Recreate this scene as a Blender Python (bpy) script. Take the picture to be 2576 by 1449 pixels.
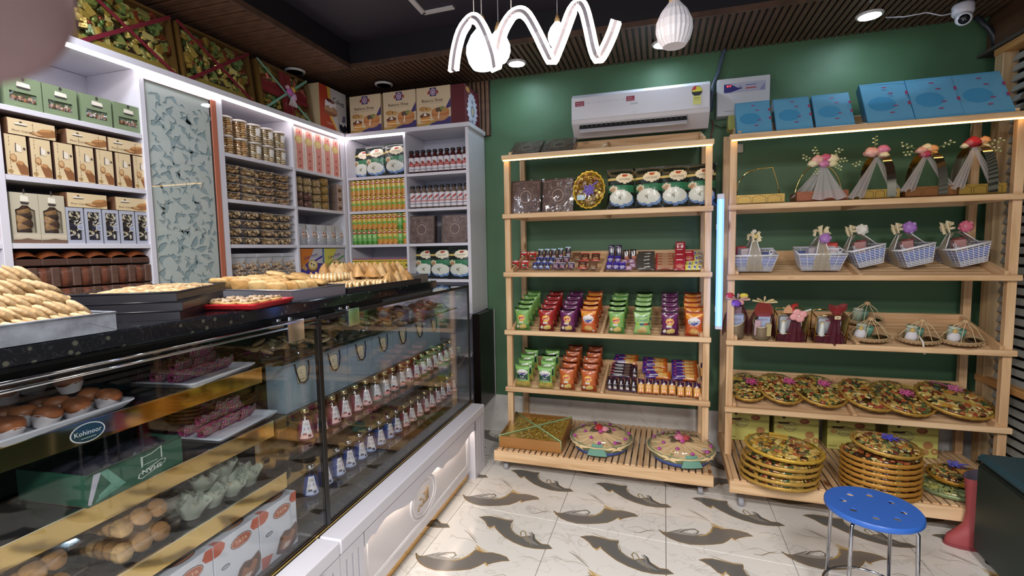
import bpy, math, random
from mathutils import Matrix, Vector, noise
for _o in list(bpy.data.objects): bpy.data.objects.remove(_o)
SC = bpy.context.scene
C = SC.collection
PI = math.pi
R = math.radians
def T(x=0, y=0, z=0): return Matrix.Translation((x, y, z))
def RX(a): return Matrix.Rotation(a, 4, 'X')
def RY(a): return Matrix.Rotation(a, 4, 'Y')
def RZ(a): return Matrix.Rotation(a, 4, 'Z')
def S3(x, y, z): return Matrix.Diagonal((x, y, z, 1))

# ---------------------------------------------------------------- camera, world, exposure
FPX = 1212.7
YAW, PITCH, ROLL = R(17.067), R(4.586), R(-0.981)
EYE = Vector((0, 0, 1.4))
FWD = Vector((-math.sin(YAW) * math.cos(PITCH), math.cos(YAW) * math.cos(PITCH), -math.sin(PITCH)))
_r = Vector((math.cos(YAW), math.sin(YAW), 0))
_u = _r.cross(FWD)
RGT = _r * math.cos(ROLL) + _u * math.sin(ROLL)
UPV = _u * math.cos(ROLL) - _r * math.sin(ROLL)
cam = bpy.data.cameras.new('camera')
cam.sensor_fit = 'HORIZONTAL'; cam.sensor_width = 36; cam.lens = 36 * FPX / 2576
cam.clip_start = 0.01; cam.clip_end = 60
cam.dof.use_dof = True; cam.dof.focus_distance = 2.6; cam.dof.aperture_fstop = 15
co = bpy.data.objects.new('camera', cam); C.objects.link(co)
co.matrix_world = Matrix(((RGT.x, UPV.x, -FWD.x, EYE.x), (RGT.y, UPV.y, -FWD.y, EYE.y), (RGT.z, UPV.z, -FWD.z, EYE.z), (0, 0, 0, 1)))
SC.camera = co
SC.view_settings.view_transform = 'Standard'; SC.view_settings.look = 'None'
SC.view_settings.gamma = 1; SC.view_settings.use_curve_mapping = False
SC.view_settings.exposure = 0.4
wd = bpy.data.worlds.new('dusk'); SC.world = wd; wd.use_nodes = True
wd.node_tree.nodes['Background'].inputs[0].default_value = (0.80, 0.88, 1.0, 1)
wd.node_tree.nodes['Background'].inputs[1].default_value = 0.8      # street daylight through the open shop front
SC.cycles.max_bounces = 9; SC.cycles.transparent_max_bounces = 24; SC.cycles.glossy_bounces = 5
SC.cycles.caustics_reflective = False; SC.cycles.caustics_refractive = False
SC.cycles.sample_clamp_indirect = 4.0
def area(name, loc, rot, sx, sy, power, col, spread=180):
    l = bpy.data.lights.new(name, 'AREA'); l.shape = 'RECTANGLE'; l.size = sx; l.size_y = sy
    l.energy = power; l.color = col; l.spread = R(spread)
    o = bpy.data.objects.new(name, l); C.objects.link(o); o.location = loc; o.rotation_euler = rot
    return o
# added fill lamps at ceiling height, unseen behind the photographer
for _x in (-0.9, 0.8):
    for _y in (-0.2, -1.2):
        area('fill_lamp', (_x, _y, 2.60), (0, 0, 0), 0.5, 0.5, 42, (1.0, 0.96, 0.92))
area('aisle_lamp', (-1.85, 0.9, 2.60), (0, R(12), 0), 0.2, 0.9, 10, (0.86, 0.89, 1.0))

# ---------------------------------------------------------------- helpers
_hex = {}
def lin(c):
    if not isinstance(c, str): return c
    if c in _hex: return _hex[c]
    v = [int(c[i:i + 2], 16) / 255 for i in (0, 2, 4)]
    _hex[c] = tuple(x / 12.92 if x <= 0.04045 else ((x + 0.055) / 1.055) ** 2.4 for x in v)
    return _hex[c]
def mixc(a, b, t):
    a, b = lin(a), lin(b); return tuple(a[i] * (1 - t) + b[i] * t for i in range(3))
def ray(px, py): return FWD + RGT * ((px - 1288) / FPX) - UPV * ((py - 724.5) / FPX)
def hit(px, py, fr, ax, val):
    """where the sight line of a point in the photograph meets the plane axis=val of a frame (surveying the real surfaces)"""
    inv = fr.inverted(); o = inv @ EYE; d = inv.to_3x3() @ ray(px, py)
    return o + d * ((val - o[ax]) / d[ax])
WORLD = Matrix.Identity(4)

_txt = {}
def text_mesh(s):
    if s in _txt: return _txt[s]
    cu = bpy.data.curves.new('t', 'FONT'); cu.body = s; cu.align_x = 'CENTER'; cu.resolution_u = 2
    o = bpy.data.objects.new('t', cu); C.objects.link(o)
    dg = bpy.context.evaluated_depsgraph_get(); me = o.evaluated_get(dg).to_mesh()
    v = [(p.co.x, p.co.y - 0.34) for p in me.vertices]; f = [tuple(p.vertices) for p in me.polygons]
    bpy.data.objects.remove(o); bpy.data.curves.remove(cu)
    _txt[s] = (v, f); return _txt[s]

class M:
    """collects coloured faces for one mesh object"""
    def __init__(s): s.v = []; s.f = []; s.c = []; s.m = []; s.s = []
    def add(s, v, f, c, m=0, sm=False):
        b = len(s.v); s.v += [tuple(p) for p in v]; c = lin(c) if not isinstance(c, list) else c
        for i, q in enumerate(f):
            s.f.append(tuple(b + k for k in q)); s.c.append(lin(c[i]) if isinstance(c, list) else c); s.m.append(m); s.s.append(sm)
        return s
    def poly(s, pts, c, m=0): return s.add(pts, [tuple(range(len(pts)))], c, m)
    def box(s, x0, x1, y0, y1, z0, z1, c, m=0, b=0.0):
        if b <= 0:
            v = [(x, y, z) for z in (z0, z1) for y in (y0, y1) for x in (x0, x1)]
            return s.add(v, [(0, 2, 3, 1), (4, 5, 7, 6), (0, 1, 5, 4), (2, 6, 7, 3), (0, 4, 6, 2), (1, 3, 7, 5)], c, m)
        X, Y, Z = (x0, x1), (y0, y1), (z0, z1); v = []; ix = {}
        for i in (0, 1):
            for j in (0, 1):
                for k in (0, 1):
                    p = (X[i], Y[j], Z[k]); q = (X[i] + (b, -b)[i], Y[j] + (b, -b)[j], Z[k] + (b, -b)[k])
                    for a in range(3):
                        ix[i, j, k, a] = len(v); w = list(q); w[a] = p[a]; v.append(tuple(w))
        f = []
        def F(a, b_, c_, d, flip): f.append((a, b_, c_, d) if not flip else (d, c_, b_, a))
        for a in range(3):
            o1, o2 = (a + 1) % 3, (a + 2) % 3
            for e in (0, 1):
                g = []
                for (p, q) in ((0, 0), (1, 0), (1, 1), (0, 1)):
                    t = [0, 0, 0]; t[a] = e; t[o1] = p; t[o2] = q; g.append(ix[t[0], t[1], t[2], a])
                F(*g, e == 0)
            for p in (0, 1):
                for q in (0, 1):
                    t0 = [0, 0, 0]; t1 = [0, 0, 0]; t1[a] = 1
                    for t in (t0, t1): t[o1] = p; t[o2] = q
                    F(ix[(*t0, o1)], ix[(*t1, o1)], ix[(*t1, o2)], ix[(*t0, o2)], (p + q) % 2 == 0)
        for i in (0, 1):
            for j in (0, 1):
                for k in (0, 1):
                    t = (ix[i, j, k, 0], ix[i, j, k, 1], ix[i, j, k, 2])
                    f.append(t if (i + j + k) % 2 else t[::-1])
        return s.add(v, f, c, m)
    def frus(s, w0, d0, w1, d1, z0, z1, c, m=0, cx=0, cy=0, cap=3):
        v = [(cx + a * w / 2, cy + b * d / 2, z) for (w, d, z) in ((w0, d0, z0), (w1, d1, z1)) for (a, b) in ((-1, -1), (1, -1), (1, 1), (-1, 1))]
        f = [(0, 1, 5, 4), (1, 2, 6, 5), (2, 3, 7, 6), (3, 0, 4, 7)]
        if cap & 1: f.append((3, 2, 1, 0))
        if cap & 2: f.append((4, 5, 6, 7))
        return s.add(v, f, c, m)
    def lathe(s, prof, n, c, m=0, o=(0, 0, 0), sx=1, sy=1, sm=True, cols=None):
        v = []; f = []; cc = []
        for (r, z) in prof:
            for k in range(n):
                a = 2 * PI * k / n; v.append((o[0] + r * sx * math.cos(a), o[1] + r * sy * math.sin(a), o[2] + z))
        for i in range(len(prof) - 1):
            for k in range(n):
                f.append((i * n + k, i * n + (k + 1) % n, (i + 1) * n + (k + 1) % n, (i + 1) * n + k)); cc.append(cols[i] if cols else c)
        if prof[0][0] > 1e-6: f.append(tuple(range(n))[::-1]); cc.append(cols[0] if cols else c)
        if prof[-1][0] > 1e-6: f.append(tuple((len(prof) - 1) * n + k for k in range(n))); cc.append(cols[-1] if cols else c)
        return s.add(v, f, cc, m, sm)
    def cyl(s, x, y, z0, z1, r, c, n=14, m=0, r1=None): return s.lathe([(r, z0), (r if r1 is None else r1, z1)], n, c, m, (x, y, 0), sm=False)
    def tube(s, path, r, c, n=6, m=0, closed=False, rr=None, flat=None):
        P = [Vector(p) for p in path]; N = len(P); v = []; f = []; up = None
        for i, p in enumerate(P):
            a = P[(i + 1) % N] if (closed or i < N - 1) else p; b = P[i - 1] if (closed or i > 0) else p
            d = (a - b).normalized() if (a - b).length > 1e-9 else Vector((0, 0, 1))
            if up is None: up = Vector((0, 0, 1)) if abs(d.z) < 0.9 else Vector((1, 0, 0))
            x = d.cross(up)
            x = x.normalized() if x.length > 1e-6 else Vector((1, 0, 0)); up = x.cross(d).normalized()
            q = rr[i] if rr else r; q1, q2 = (q, q) if not flat else (q * flat[0], q * flat[1])
            for k in range(n):
                t = 2 * PI * (k + 0.5) / n; v.append(p + x * (q1 * math.cos(t)) + up * (q2 * math.sin(t)))
        for i in range(N if closed else N - 1):
            j = (i + 1) % N
            for k in range(n): f.append((i * n + k, i * n + (k + 1) % n, j * n + (k + 1) % n, j * n + k))
        if not closed: f.append(tuple(range(n))[::-1]); f.append(tuple((N - 1) * n + k for k in range(n)))
        return s.add(v, f, c, m, n > 5)
    def sph(s, o, r, c, nu=10, nv=6, m=0, rot=None, lump=0, seed=0, z0=-1.0):
        if not isinstance(r, tuple): r = (r, r, r)
        v = []; f = []; rows = []
        for i in range(nv + 1):
            t = PI * i / nv; row = []
            for k in range(nu):
                a = 2 * PI * k / nu
                d = Vector((math.sin(t) * math.cos(a), math.sin(t) * math.sin(a), max(math.cos(t), z0)))
                q = 1 + (lump * noise.noise(d * 2.1 + Vector((seed * 3.7, seed, 0))) if lump else 0)
                p = Vector((d.x * r[0] * q, d.y * r[1] * q, d.z * r[2] * q))
                if rot is not None: p = rot @ p
                v.append((p.x + o[0], p.y + o[1], p.z + o[2]))
        for i in range(nv):
            for k in range(nu):
                a, b = i * nu + k, i * nu + (k + 1) % nu
                f.append((a, a + nu, b + nu, b))
        return s.add(v, f, c, m, True)
    def grid(s, fn, nu, nv, c, m=0, sm=True):
        """fn(u,v) -> point ; c a colour or c(u,v)"""
        v = [fn(i / nu, j / nv) for j in range(nv + 1) for i in range(nu + 1)]; f = []; cc = []
        for j in range(nv):
            for i in range(nu):
                a = j * (nu + 1) + i; f.append((a, a + 1, a + nu + 2, a + nu + 1))
                cc.append(lin(c((i + .5) / nu, (j + .5) / nv)) if callable(c) else lin(c))
        return s.add(v, f, cc, m, sm)
    def text(s, st, fn, cu, cv, h, c, asp=1.0, wid=None, rot=0.0, m=0):
        """lettering of cap height h (in v units) laid on fn(u,v); asp = width/height of the face"""
        v, f = text_mesh(st); k = h / 0.72; w = max(abs(p[0]) for p in v) * 2 + 1e-6
        ku = k if wid is None else wid * asp / w
        ca, sa = math.cos(rot), math.sin(rot)
        return s.add([fn(cu + (p[0] * ku * ca - p[1] * k * sa) / asp, cv + p[0] * ku * sa + p[1] * k * ca) for p in v], f, c, m)
    def tf(s, mat): s.v = [tuple(mat @ Vector(p)) for p in s.v]; return s
    def join(s, o, mat=None):
        b = len(s.v); s.v += [tuple(mat @ Vector(p)) for p in o.v] if mat else o.v
        s.f += [tuple(b + k for k in q) for q in o.f]; s.c += o.c; s.m += o.m; s.s += o.s; return s
    def mesh(s, name, mats):
        me = bpy.data.meshes.new(name); me.from_pydata(s.v, [], s.f)
        for k in mats: me.materials.append(MAT[k])
        me.polygons.foreach_set('material_index', s.m); me.polygons.foreach_set('use_smooth', s.s)
        ca = me.color_attributes.new('Col', 'FLOAT_COLOR', 'CORNER'); d = []
        for q, c in zip(s.f, s.c): d += [c[0], c[1], c[2], 1.0] * len(q)
        ca.data.foreach_set('color', d); me.update(); return me
    def obj(s, name, mats, parent=None, mat=None):
        if isinstance(mats, str): mats = [mats]
        o = bpy.data.objects.new(name, s.mesh(name, mats)); C.objects.link(o)
        if parent: o.parent = parent
        if mat is not None: o.matrix_basis = mat
        return o

def inpoly(x, y, P):
    r = False; j = len(P) - 1
    for i in range(len(P)):
        if (P[i][1] > y) != (P[j][1] > y) and x < (P[j][0] - P[i][0]) * (y - P[i][1]) / (P[j][1] - P[i][1]) + P[i][0]: r = not r
        j = i
    return r
def art_col(shapes, bg):
    def col(u, v):
        c = bg
        for q in shapes:
            k = q[0]
            if k == 'r':
                if q[1] <= u <= q[3] and q[2] <= v <= q[4]: c = q[5]
            elif k == 'e':
                if ((u - q[1]) / q[3]) ** 2 + ((v - q[2]) / q[4]) ** 2 <= 1: c = q[5]
            elif k == 'p':
                if inpoly(u, v, q[1]): c = q[2]
        return c
    return col
def art(m, fn, shapes, asp=1.0, mi=0, t0=1, flat=True, n=14):
    """prints shapes on fn(u,v,layer): r rect, e ellipse, p polygon, t text (str, cu, cv, height, colour[, width[, rot]])"""
    for i, q in enumerate(shapes):
        L = t0 + i; k = q[0]; g = (lambda L: (lambda u, v: fn(u, v, L)))(L)
        if k == 't': m.text(q[1], g, q[2], q[3], q[4], q[5], asp, q[6] if len(q) > 6 else None, q[7] if len(q) > 7 else 0.0, mi)
        elif flat:
            if k == 'r': P = [(q[1], q[2]), (q[3], q[2]), (q[3], q[4]), (q[1], q[4])]; c = q[5]
            elif k == 'e': P = [(q[1] + q[3] * math.cos(2 * PI * a / n), q[2] + q[4] * math.sin(2 * PI * a / n)) for a in range(n)]; c = q[5]
            else: P, c = q[1], q[2]
            m.poly([g(*p) for p in P], c, mi)
def front(w, h, y=0.0, z=0.0, st=0.00018):
    """flat face of a box seen from -Y"""
    return lambda u, v, L=0: ((u - .5) * w, y - L * st, z + v * h)
def topface(w, d, z, y=0.0, st=0.00018):
    return lambda u, v, L=0: ((u - .5) * w, y + v * d, z + L * st)

def tag(o, label, cat, group=None, kind=None):
    o['label'] = label; o['category'] = cat
    if group: o['group'] = group
    if kind: o['kind'] = kind
    return o
def thing(name, label=None, cat=None, group=None, mat=None):
    o = bpy.data.objects.new(name, None); C.objects.link(o); o.empty_display_size = 0.02
    if label: tag(o, label, cat, group)
    if mat is not None: o.matrix_basis = mat
    return o
def struct(o): o['kind'] = 'structure'; return o
KIDS = {}
def kids(o):
    return [c for c in o.children]
class Proto:
    """one of a kind; further ones are copies of the thing with its parts and sub-parts"""
    def __init__(s, fn): s.fn = fn; s.root = None
    def put(s, mat, label, cat, group=None):
        if s.root is None: s.root = o = s.fn(); s.ch = [(c, list(c.children)) for c in o.children]
        else:
            o = s.root.copy(); C.objects.link(o)
            for c, gs in s.ch:
                d = c.copy(); C.objects.link(d); d.parent = o
                for g in gs: e = g.copy(); C.objects.link(e); e.parent = d
        o.matrix_basis = mat
        if 'group' in o.keys() and not group: del o['group']
        return tag(o, label, cat, group)
ORD = 'first second third fourth fifth sixth seventh eighth ninth tenth eleventh twelfth thirteenth fourteenth fifteenth sixteenth seventeenth eighteenth nineteenth twentieth twenty-first twenty-second twenty-third twenty-fourth twenty-fifth twenty-sixth twenty-seventh twenty-eighth twenty-ninth thirtieth'.split()
def nth(i, n):
    if n > 1 and i == n - 1: return 'last'
    return ORD[i]
FK = T(-1.0682, 2.6531, 0) @ RZ(R(1.083))      # sales counter: x to the customers, y away from the viewer
FR = T(0, 3.014, 0) @ RZ(R(-0.772))            # pine racks: x along the wall, y to the wall
SX, BY, BX1, BX2, WY, ZC = -2.243, 3.133, -1.747, -1.259, 3.463, 2.640
LEFT = RZ(PI / 2)                              # turns a thing that faces -Y to face +X
rnd = random.Random(7)
# ---------------------------------------------------------------- materials
MAT = {}
def newmat(name):
    m = bpy.data.materials.new(name); m.use_nodes = True; MAT[name] = m
    nt = m.node_tree; b = nt.nodes['Principled BSDF']; return m, nt, b
def N(nt, k, **kw):
    n = nt.nodes.new(k)
    for a, v in kw.items(): setattr(n, a, v)
    return n
def colnode(nt): return N(nt, 'ShaderNodeAttribute', attribute_name='Col').outputs['Color']
def bump(nt, b, scale, strength, dist=0.002, detail=2, stretch=None, coord='Object', kind='noise'):
    tc = N(nt, 'ShaderNodeTexCoord'); src = tc.outputs[coord]
    if stretch:
        mp = N(nt, 'ShaderNodeMapping'); mp.inputs['Scale'].default_value = stretch; nt.links.new(src, mp.inputs[0]); src = mp.outputs[0]
    if kind == 'noise': t = N(nt, 'ShaderNodeTexNoise'); t.inputs['Detail'].default_value = detail; out = t.outputs[0]
    else: t = N(nt, 'ShaderNodeTexVoronoi'); out = t.outputs['Distance']
    t.inputs['Scale'].default_value = scale; nt.links.new(src, t.inputs['Vector'])
    bp = N(nt, 'ShaderNodeBump'); bp.inputs['Strength'].default_value = strength; bp.inputs['Distance'].default_value = dist
    nt.links.new(out, bp.inputs['Height']); nt.links.new(bp.outputs[0], b.inputs['Normal'])
    return out
def simple(name, rough, metal=0.0, bmp=None, var=None, spec=0.5, coat=0.0, **kw):
    m, nt, b = newmat(name); c = colnode(nt)
    if var:   # (scale, amount): fine colour variation
        tc = N(nt, 'ShaderNodeTexCoord'); t = N(nt, 'ShaderNodeTexNoise'); t.inputs['Scale'].default_value = var[0]; t.inputs['Detail'].default_value = 4
        nt.links.new(tc.outputs['Object'], t.inputs['Vector'])
        mr = N(nt, 'ShaderNodeMapRange'); mr.inputs[1].default_value = .3; mr.inputs[2].default_value = .7
        mr.inputs[3].default_value = 1 - var[1]; mr.inputs[4].default_value = 1 + var[1] * .6
        nt.links.new(t.outputs[0], mr.inputs[0])
        mx = N(nt, 'ShaderNodeVectorMath', operation='SCALE'); nt.links.new(c, mx.inputs[0]); nt.links.new(mr.outputs[0], mx.inputs['Scale']); c = mx.outputs[0]
    nt.links.new(c, b.inputs['Base Color'])
    b.inputs['Roughness'].default_value = rough; b.inputs['Metallic'].default_value = metal
    b.inputs['Specular IOR Level'].default_value = spec; b.inputs['Coat Weight'].default_value = coat
    if bmp: bump(nt, b, *bmp, **kw)
    return m
simple('paper', 0.6)
simple('matte', 0.85)
simple('lam', 0.32)
simple('plastic', 0.35)
simple('gloss', 0.2, spec=0.5)
simple('pouch', 0.24, bmp=(38, 0.5, 0.004), spec=0.6)
simple('foil', 0.28, metal=0.35, bmp=(55, 0.8, 0.004))
simple('goldpaper', 0.35, metal=0.35, bmp=(120, 0.25, 0.002))
simple('gold', 0.06, metal=1.0)
simple('chrome', 0.09, metal=1.0)
simple('steel', 0.33, metal=0.85, bmp=(40, 0.15, 0.001))
simple('galv', 0.42, metal=0.55, var=(26, 0.35))
simple('blackmetal', 0.38, bmp=(90, 0.15, 0.001))
simple('food', 0.75, bmp=(140, 0.6, 0.002), var=(60, 0.28))
simple('crust', 0.45, bmp=(60, 0.35, 0.003), var=(30, 0.3))
simple('cloth', 0.9, bmp=(600, 0.3, 0.0006))
simple('leather', 0.5, bmp=(260, 0.2, 0.001))
simple('skin', 0.5, bmp=(500, 0.2, 0.0004), var=(80, 0.08))
simple('rubber', 0.6)
simple('wallpaint', 0.55, bmp=(160, 0.06, 0.001))
simple('brownpanel', 0.45, var=(14, 0.35), bmp=(60, .1, .001))
simple('crumple', 0.35, bmp=(26, 0.9, 0.01), spec=0.6)
simple('wicker', 0.7, bmp=(160, 0.8, 0.003))

def wood(name, st):
    m, nt, b = newmat(name); c = colnode(nt); tc = N(nt, 'ShaderNodeTexCoord')
    oi = N(nt, 'ShaderNodeObjectInfo'); ad = N(nt, 'ShaderNodeVectorMath', operation='ADD'); sc = N(nt, 'ShaderNodeVectorMath', operation='SCALE')
    cv = N(nt, 'ShaderNodeCombineXYZ'); nt.links.new(oi.outputs['Random'], cv.inputs[0]); nt.links.new(oi.outputs['Random'], cv.inputs[1]); nt.links.new(oi.outputs['Random'], cv.inputs[2])
    nt.links.new(cv.outputs[0], sc.inputs[0]); sc.inputs['Scale'].default_value = 17.0
    nt.links.new(tc.outputs['Object'], ad.inputs[0]); nt.links.new(sc.outputs[0], ad.inputs[1])
    mp = N(nt, 'ShaderNodeMapping'); mp.inputs['Scale'].default_value = st; nt.links.new(ad.outputs[0], mp.inputs[0])
    t = N(nt, 'ShaderNodeTexNoise'); t.inputs['Scale'].default_value = 1.0; t.inputs['Detail'].default_value = 5; t.inputs['Distortion'].default_value = 0.6
    nt.links.new(mp.outputs[0], t.inputs['Vector'])
    rp = N(nt, 'ShaderNodeValToRGB'); e = rp.color_ramp.elements
    e[0].position = 0.32; e[0].color = (0.74, 0.62, 0.50, 1); e[1].position = 0.62; e[1].color = (1.05, 1.02, 1.0, 1)
    nt.links.new(t.outputs[0], rp.inputs[0])
    mp2 = N(nt, 'ShaderNodeMapping'); mp2.inputs['Scale'].default_value = tuple(max(2.6, q * .22) for q in st); nt.links.new(ad.outputs[0], mp2.inputs[0])
    vo = N(nt, 'ShaderNodeTexVoronoi'); vo.inputs['Scale'].default_value = 1.0; nt.links.new(mp2.outputs[0], vo.inputs['Vector'])
    r2 = N(nt, 'ShaderNodeValToRGB'); e = r2.color_ramp.elements
    e[0].position = 0.05; e[0].color = (0.30, 0.16, 0.09, 1); e[1].position = 0.12; e[1].color = (1, 1, 1, 1); nt.links.new(vo.outputs['Distance'], r2.inputs[0])
    x1 = N(nt, 'ShaderNodeMix', data_type='RGBA', blend_type='MULTIPLY'); x1.inputs[0].default_value = 1; nt.links.new(c, x1.inputs[6]); nt.links.new(rp.outputs[0], x1.inputs[7])
    x2 = N(nt, 'ShaderNodeMix', data_type='RGBA', blend_type='MULTIPLY'); x2.inputs[0].default_value = 1; nt.links.new(x1.outputs[2], x2.inputs[6]); nt.links.new(r2.outputs[0], x2.inputs[7])
    nt.links.new(x2.outputs[2], b.inputs['Base Color']); b.inputs['Roughness'].default_value = 0.5
    bp = N(nt, 'ShaderNodeBump'); bp.inputs['Strength'].default_value = 0.15; bp.inputs['Distance'].default_value = 0.001
    nt.links.new(t.outputs[0], bp.inputs['Height']); nt.links.new(bp.outputs[0], b.inputs['Normal'])
wood('wood_x', (2.2, 30, 30)); wood('wood_y', (30, 2.2, 30)); wood('wood_z', (30, 30, 2.2))

def thin(name, tint, f0, rough=0.02, body=0.0, bodycol=None, bmp=None):
    """clear sheet: transparent with mirror reflection by Fresnel; body = share of diffuse"""
    m, nt, b = newmat(name); nt.nodes.remove(b); out = nt.nodes['Material Output']
    tr = N(nt, 'ShaderNodeBsdfTransparent'); tr.inputs[0].default_value = (*tint, 1)
    gl = N(nt, 'ShaderNodeBsdfGlossy'); gl.inputs['Roughness'].default_value = rough; gl.inputs['Color'].default_value = (.95, .95, .95, 1)
    fr = N(nt, 'ShaderNodeLayerWeight'); fr.inputs['Blend'].default_value = 0.5
    pw = N(nt, 'ShaderNodeMath', operation='POWER'); pw.inputs[1].default_value = 4.5; nt.links.new(fr.outputs['Facing'], pw.inputs[0])
    mr = N(nt, 'ShaderNodeMapRange'); mr.inputs[1].default_value = 0.0; mr.inputs[2].default_value = 1.0; mr.inputs[3].default_value = f0; mr.inputs[4].default_value = 1.0
    nt.links.new(pw.outputs[0], mr.inputs[0])
    base = tr.outputs[0]
    if body > 0:
        df = N(nt, 'ShaderNodeBsdfDiffuse'); tl = N(nt, 'ShaderNodeBsdfTranslucent'); am = N(nt, 'ShaderNodeMixShader'); am.inputs[0].default_value = 0.4
        for q in (df, tl):
            if bodycol: q.inputs[0].default_value = (*bodycol, 1)
            else: nt.links.new(colnode(nt), q.inputs[0])
        nt.links.new(df.outputs[0], am.inputs[1]); nt.links.new(tl.outputs[0], am.inputs[2])
        m2 = N(nt, 'ShaderNodeMixShader'); m2.inputs[0].default_value = body; nt.links.new(tr.outputs[0], m2.inputs[1]); nt.links.new(am.outputs[0], m2.inputs[2]); base = m2.outputs[0]
    mx = N(nt, 'ShaderNodeMixShader'); nt.links.new(mr.outputs[0], mx.inputs[0]); nt.links.new(base, mx.inputs[1]); nt.links.new(gl.outputs[0], mx.inputs[2])
    nt.links.new(mx.outputs[0], out.inputs['Surface'])
    if bmp:
        tc = N(nt, 'ShaderNodeTexCoord'); t = N(nt, 'ShaderNodeTexNoise'); t.inputs['Scale'].default_value = bmp[0]; t.inputs['Detail'].default_value = 2
        nt.links.new(tc.outputs['Object'], t.inputs['Vector'])
        bp = N(nt, 'ShaderNodeBump'); bp.inputs['Strength'].default_value = bmp[1]; bp.inputs['Distance'].default_value = 0.01
        nt.links.new(t.outputs[0], bp.inputs['Height']); nt.links.new(bp.outputs[0], gl.inputs['Normal']); nt.links.new(bp.outputs[0], fr.inputs['Normal'])
thin('glass', (0.96, 0.97, 0.97), 0.035)
thin('glasstop', (0.80, 0.85, 0.85), 0.22)
thin('clear', (0.95, 0.95, 0.95), 0.06, 0.06)
thin('film', (0.98, 0.98, 0.98), 0.05, 0.08, bmp=(24, 0.4))
thin('tulle', (1, 1, 1), 0.0, 0.8, body=0.62)
thin('organza', (1, 1, 1), 0.02, 0.5, body=0.72)
thin('liquid', (0.95, 0.97, 1.0), 0.05, 0.05, body=0.8)
def emit(name, col, k):
    m, nt, b = newmat(name); nt.nodes.remove(b); e = N(nt, 'ShaderNodeEmission')
    e.inputs[0].default_value = (*col, 1); e.inputs[1].default_value = k; nt.links.new(e.outputs[0], nt.nodes['Material Output'].inputs['Surface'])
emit('led_cool', (1.0, 0.90, 0.92), 9.0)
emit('led_warm', (1.0, 0.62, 0.20), 7.0)
emit('led_wave', (1.0, 0.84, 0.72), 10.0)
emit('downlight', (0.66, 0.84, 1.0), 150.0)
emit('globe', (0.80, 0.92, 1.0), 3.0)
emit('led_base', (1.0, 0.80, 0.62), 30.0)
emit('tube_blue', (0.10, 0.20, 1.0), 3.2)
emit('tube_cyan', (0.22, 0.62, 1.0), 2.2)
emit('digit', (1.0, 0.05, 0.03), 3.0)

# wall, floor marble, dark granite
def marble(name, base, vein, sc, amt, rough, usecol=True, second=None):
    m, nt, b = newmat(name); tc = N(nt, 'ShaderNodeTexCoord')
    geo = N(nt, 'ShaderNodeNewGeometry')
    t = N(nt, 'ShaderNodeTexNoise'); t.inputs['Scale'].default_value = sc; t.inputs['Detail'].default_value = 8; t.inputs['Distortion'].default_value = 1.2
    nt.links.new(geo.outputs['Position'], t.inputs['Vector'])
    rp = N(nt, 'ShaderNodeValToRGB'); e = rp.color_ramp.elements
    e[0].position = 0.485; e[0].color = (0, 0, 0, 1); e[1].position = 0.5; e[1].color = (1, 1, 1, 1); x = rp.color_ramp.elements.new(0.515); x.color = (0, 0, 0, 1)
    nt.links.new(t.outputs[0], rp.inputs[0])
    t2 = N(nt, 'ShaderNodeTexNoise'); t2.inputs['Scale'].default_value = sc * .6; t2.inputs['Detail'].default_value = 3; nt.links.new(geo.outputs['Position'], t2.inputs['Vector'])
    mu = N(nt, 'ShaderNodeMath', operation='MULTIPLY'); nt.links.new(rp.outputs[0], mu.inputs[0]); nt.links.new(t2.outputs[0], mu.inputs[1])
    mu2 = N(nt, 'ShaderNodeMath', operation='MULTIPLY'); nt.links.new(mu.outputs[0], mu2.inputs[0]); mu2.inputs[1].default_value = amt
    mx = N(nt, 'ShaderNodeMix', data_type='RGBA'); nt.links.new(mu2.outputs[0], mx.inputs[0])
    if usecol: nt.links.new(colnode(nt), mx.inputs[6])
    else: mx.inputs[6].default_value = (*lin(base), 1)
    mx.inputs[7].default_value = (*lin(vein), 1); src = mx.outputs[2]
    if second:
        t3 = N(nt, 'ShaderNodeTexVoronoi'); t3.inputs['Scale'].default_value = second[0]; nt.links.new(geo.outputs['Position'], t3.inputs['Vector'])
        r3 = N(nt, 'ShaderNodeValToRGB'); e = r3.color_ramp.elements; e[0].position = second[2]; e[0].color = (1, 1, 1, 1); e[1].position = second[2] + .08; e[1].color = (0, 0, 0, 1)
        nt.links.new(t3.outputs['Distance'], r3.inputs[0])
        m3 = N(nt, 'ShaderNodeMix', data_type='RGBA'); nt.links.new(r3.outputs[0], m3.inputs[0]); nt.links.new(src, m3.inputs[6]); m3.inputs[7].default_value = (*lin(second[1]), 1); src = m3.outputs[2]
    nt.links.new(src, b.inputs['Base Color']); b.inputs['Roughness'].default_value = rough
marble('floor_marble', 'e6e2dc', '9a8f80', 4.5, 0.6, 0.16)
marble('granite', '14161b', '4a4e54', 30, 0.5, 0.1, False, (38, '4b4c44', .16))
marble('case_floor', '35342f', '8b8270', 7, 0.9, 0.1, False)
# ---------------------------------------------------------------- room shell
def slab(name, x0, x1, y0, y1, z0, z1, c, mat, b=0.0):
    return struct(M().box(x0, x1, y0, y1, z0, z1, c, 0, b).obj(name, mat))
slab('wall_back', -2.62, 1.95, WY, WY + .1, 0.283, 2.82, '4a6c4d', 'wallpaint')
slab('wall_left', -2.70, -2.60, -2.4, WY + .1, 0, 2.82, 'a9a6ad', 'wallpaint')
slab('wall_right', 1.86, 1.96, -2.4, WY + .1, 0, 2.82, '3a332f', 'wallpaint')
bb = slab('baseboard_back', -2.62, 1.95, WY - .012, WY + .1, 0, 0.283, 'd8d5d0', 'floor_marble')

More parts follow.
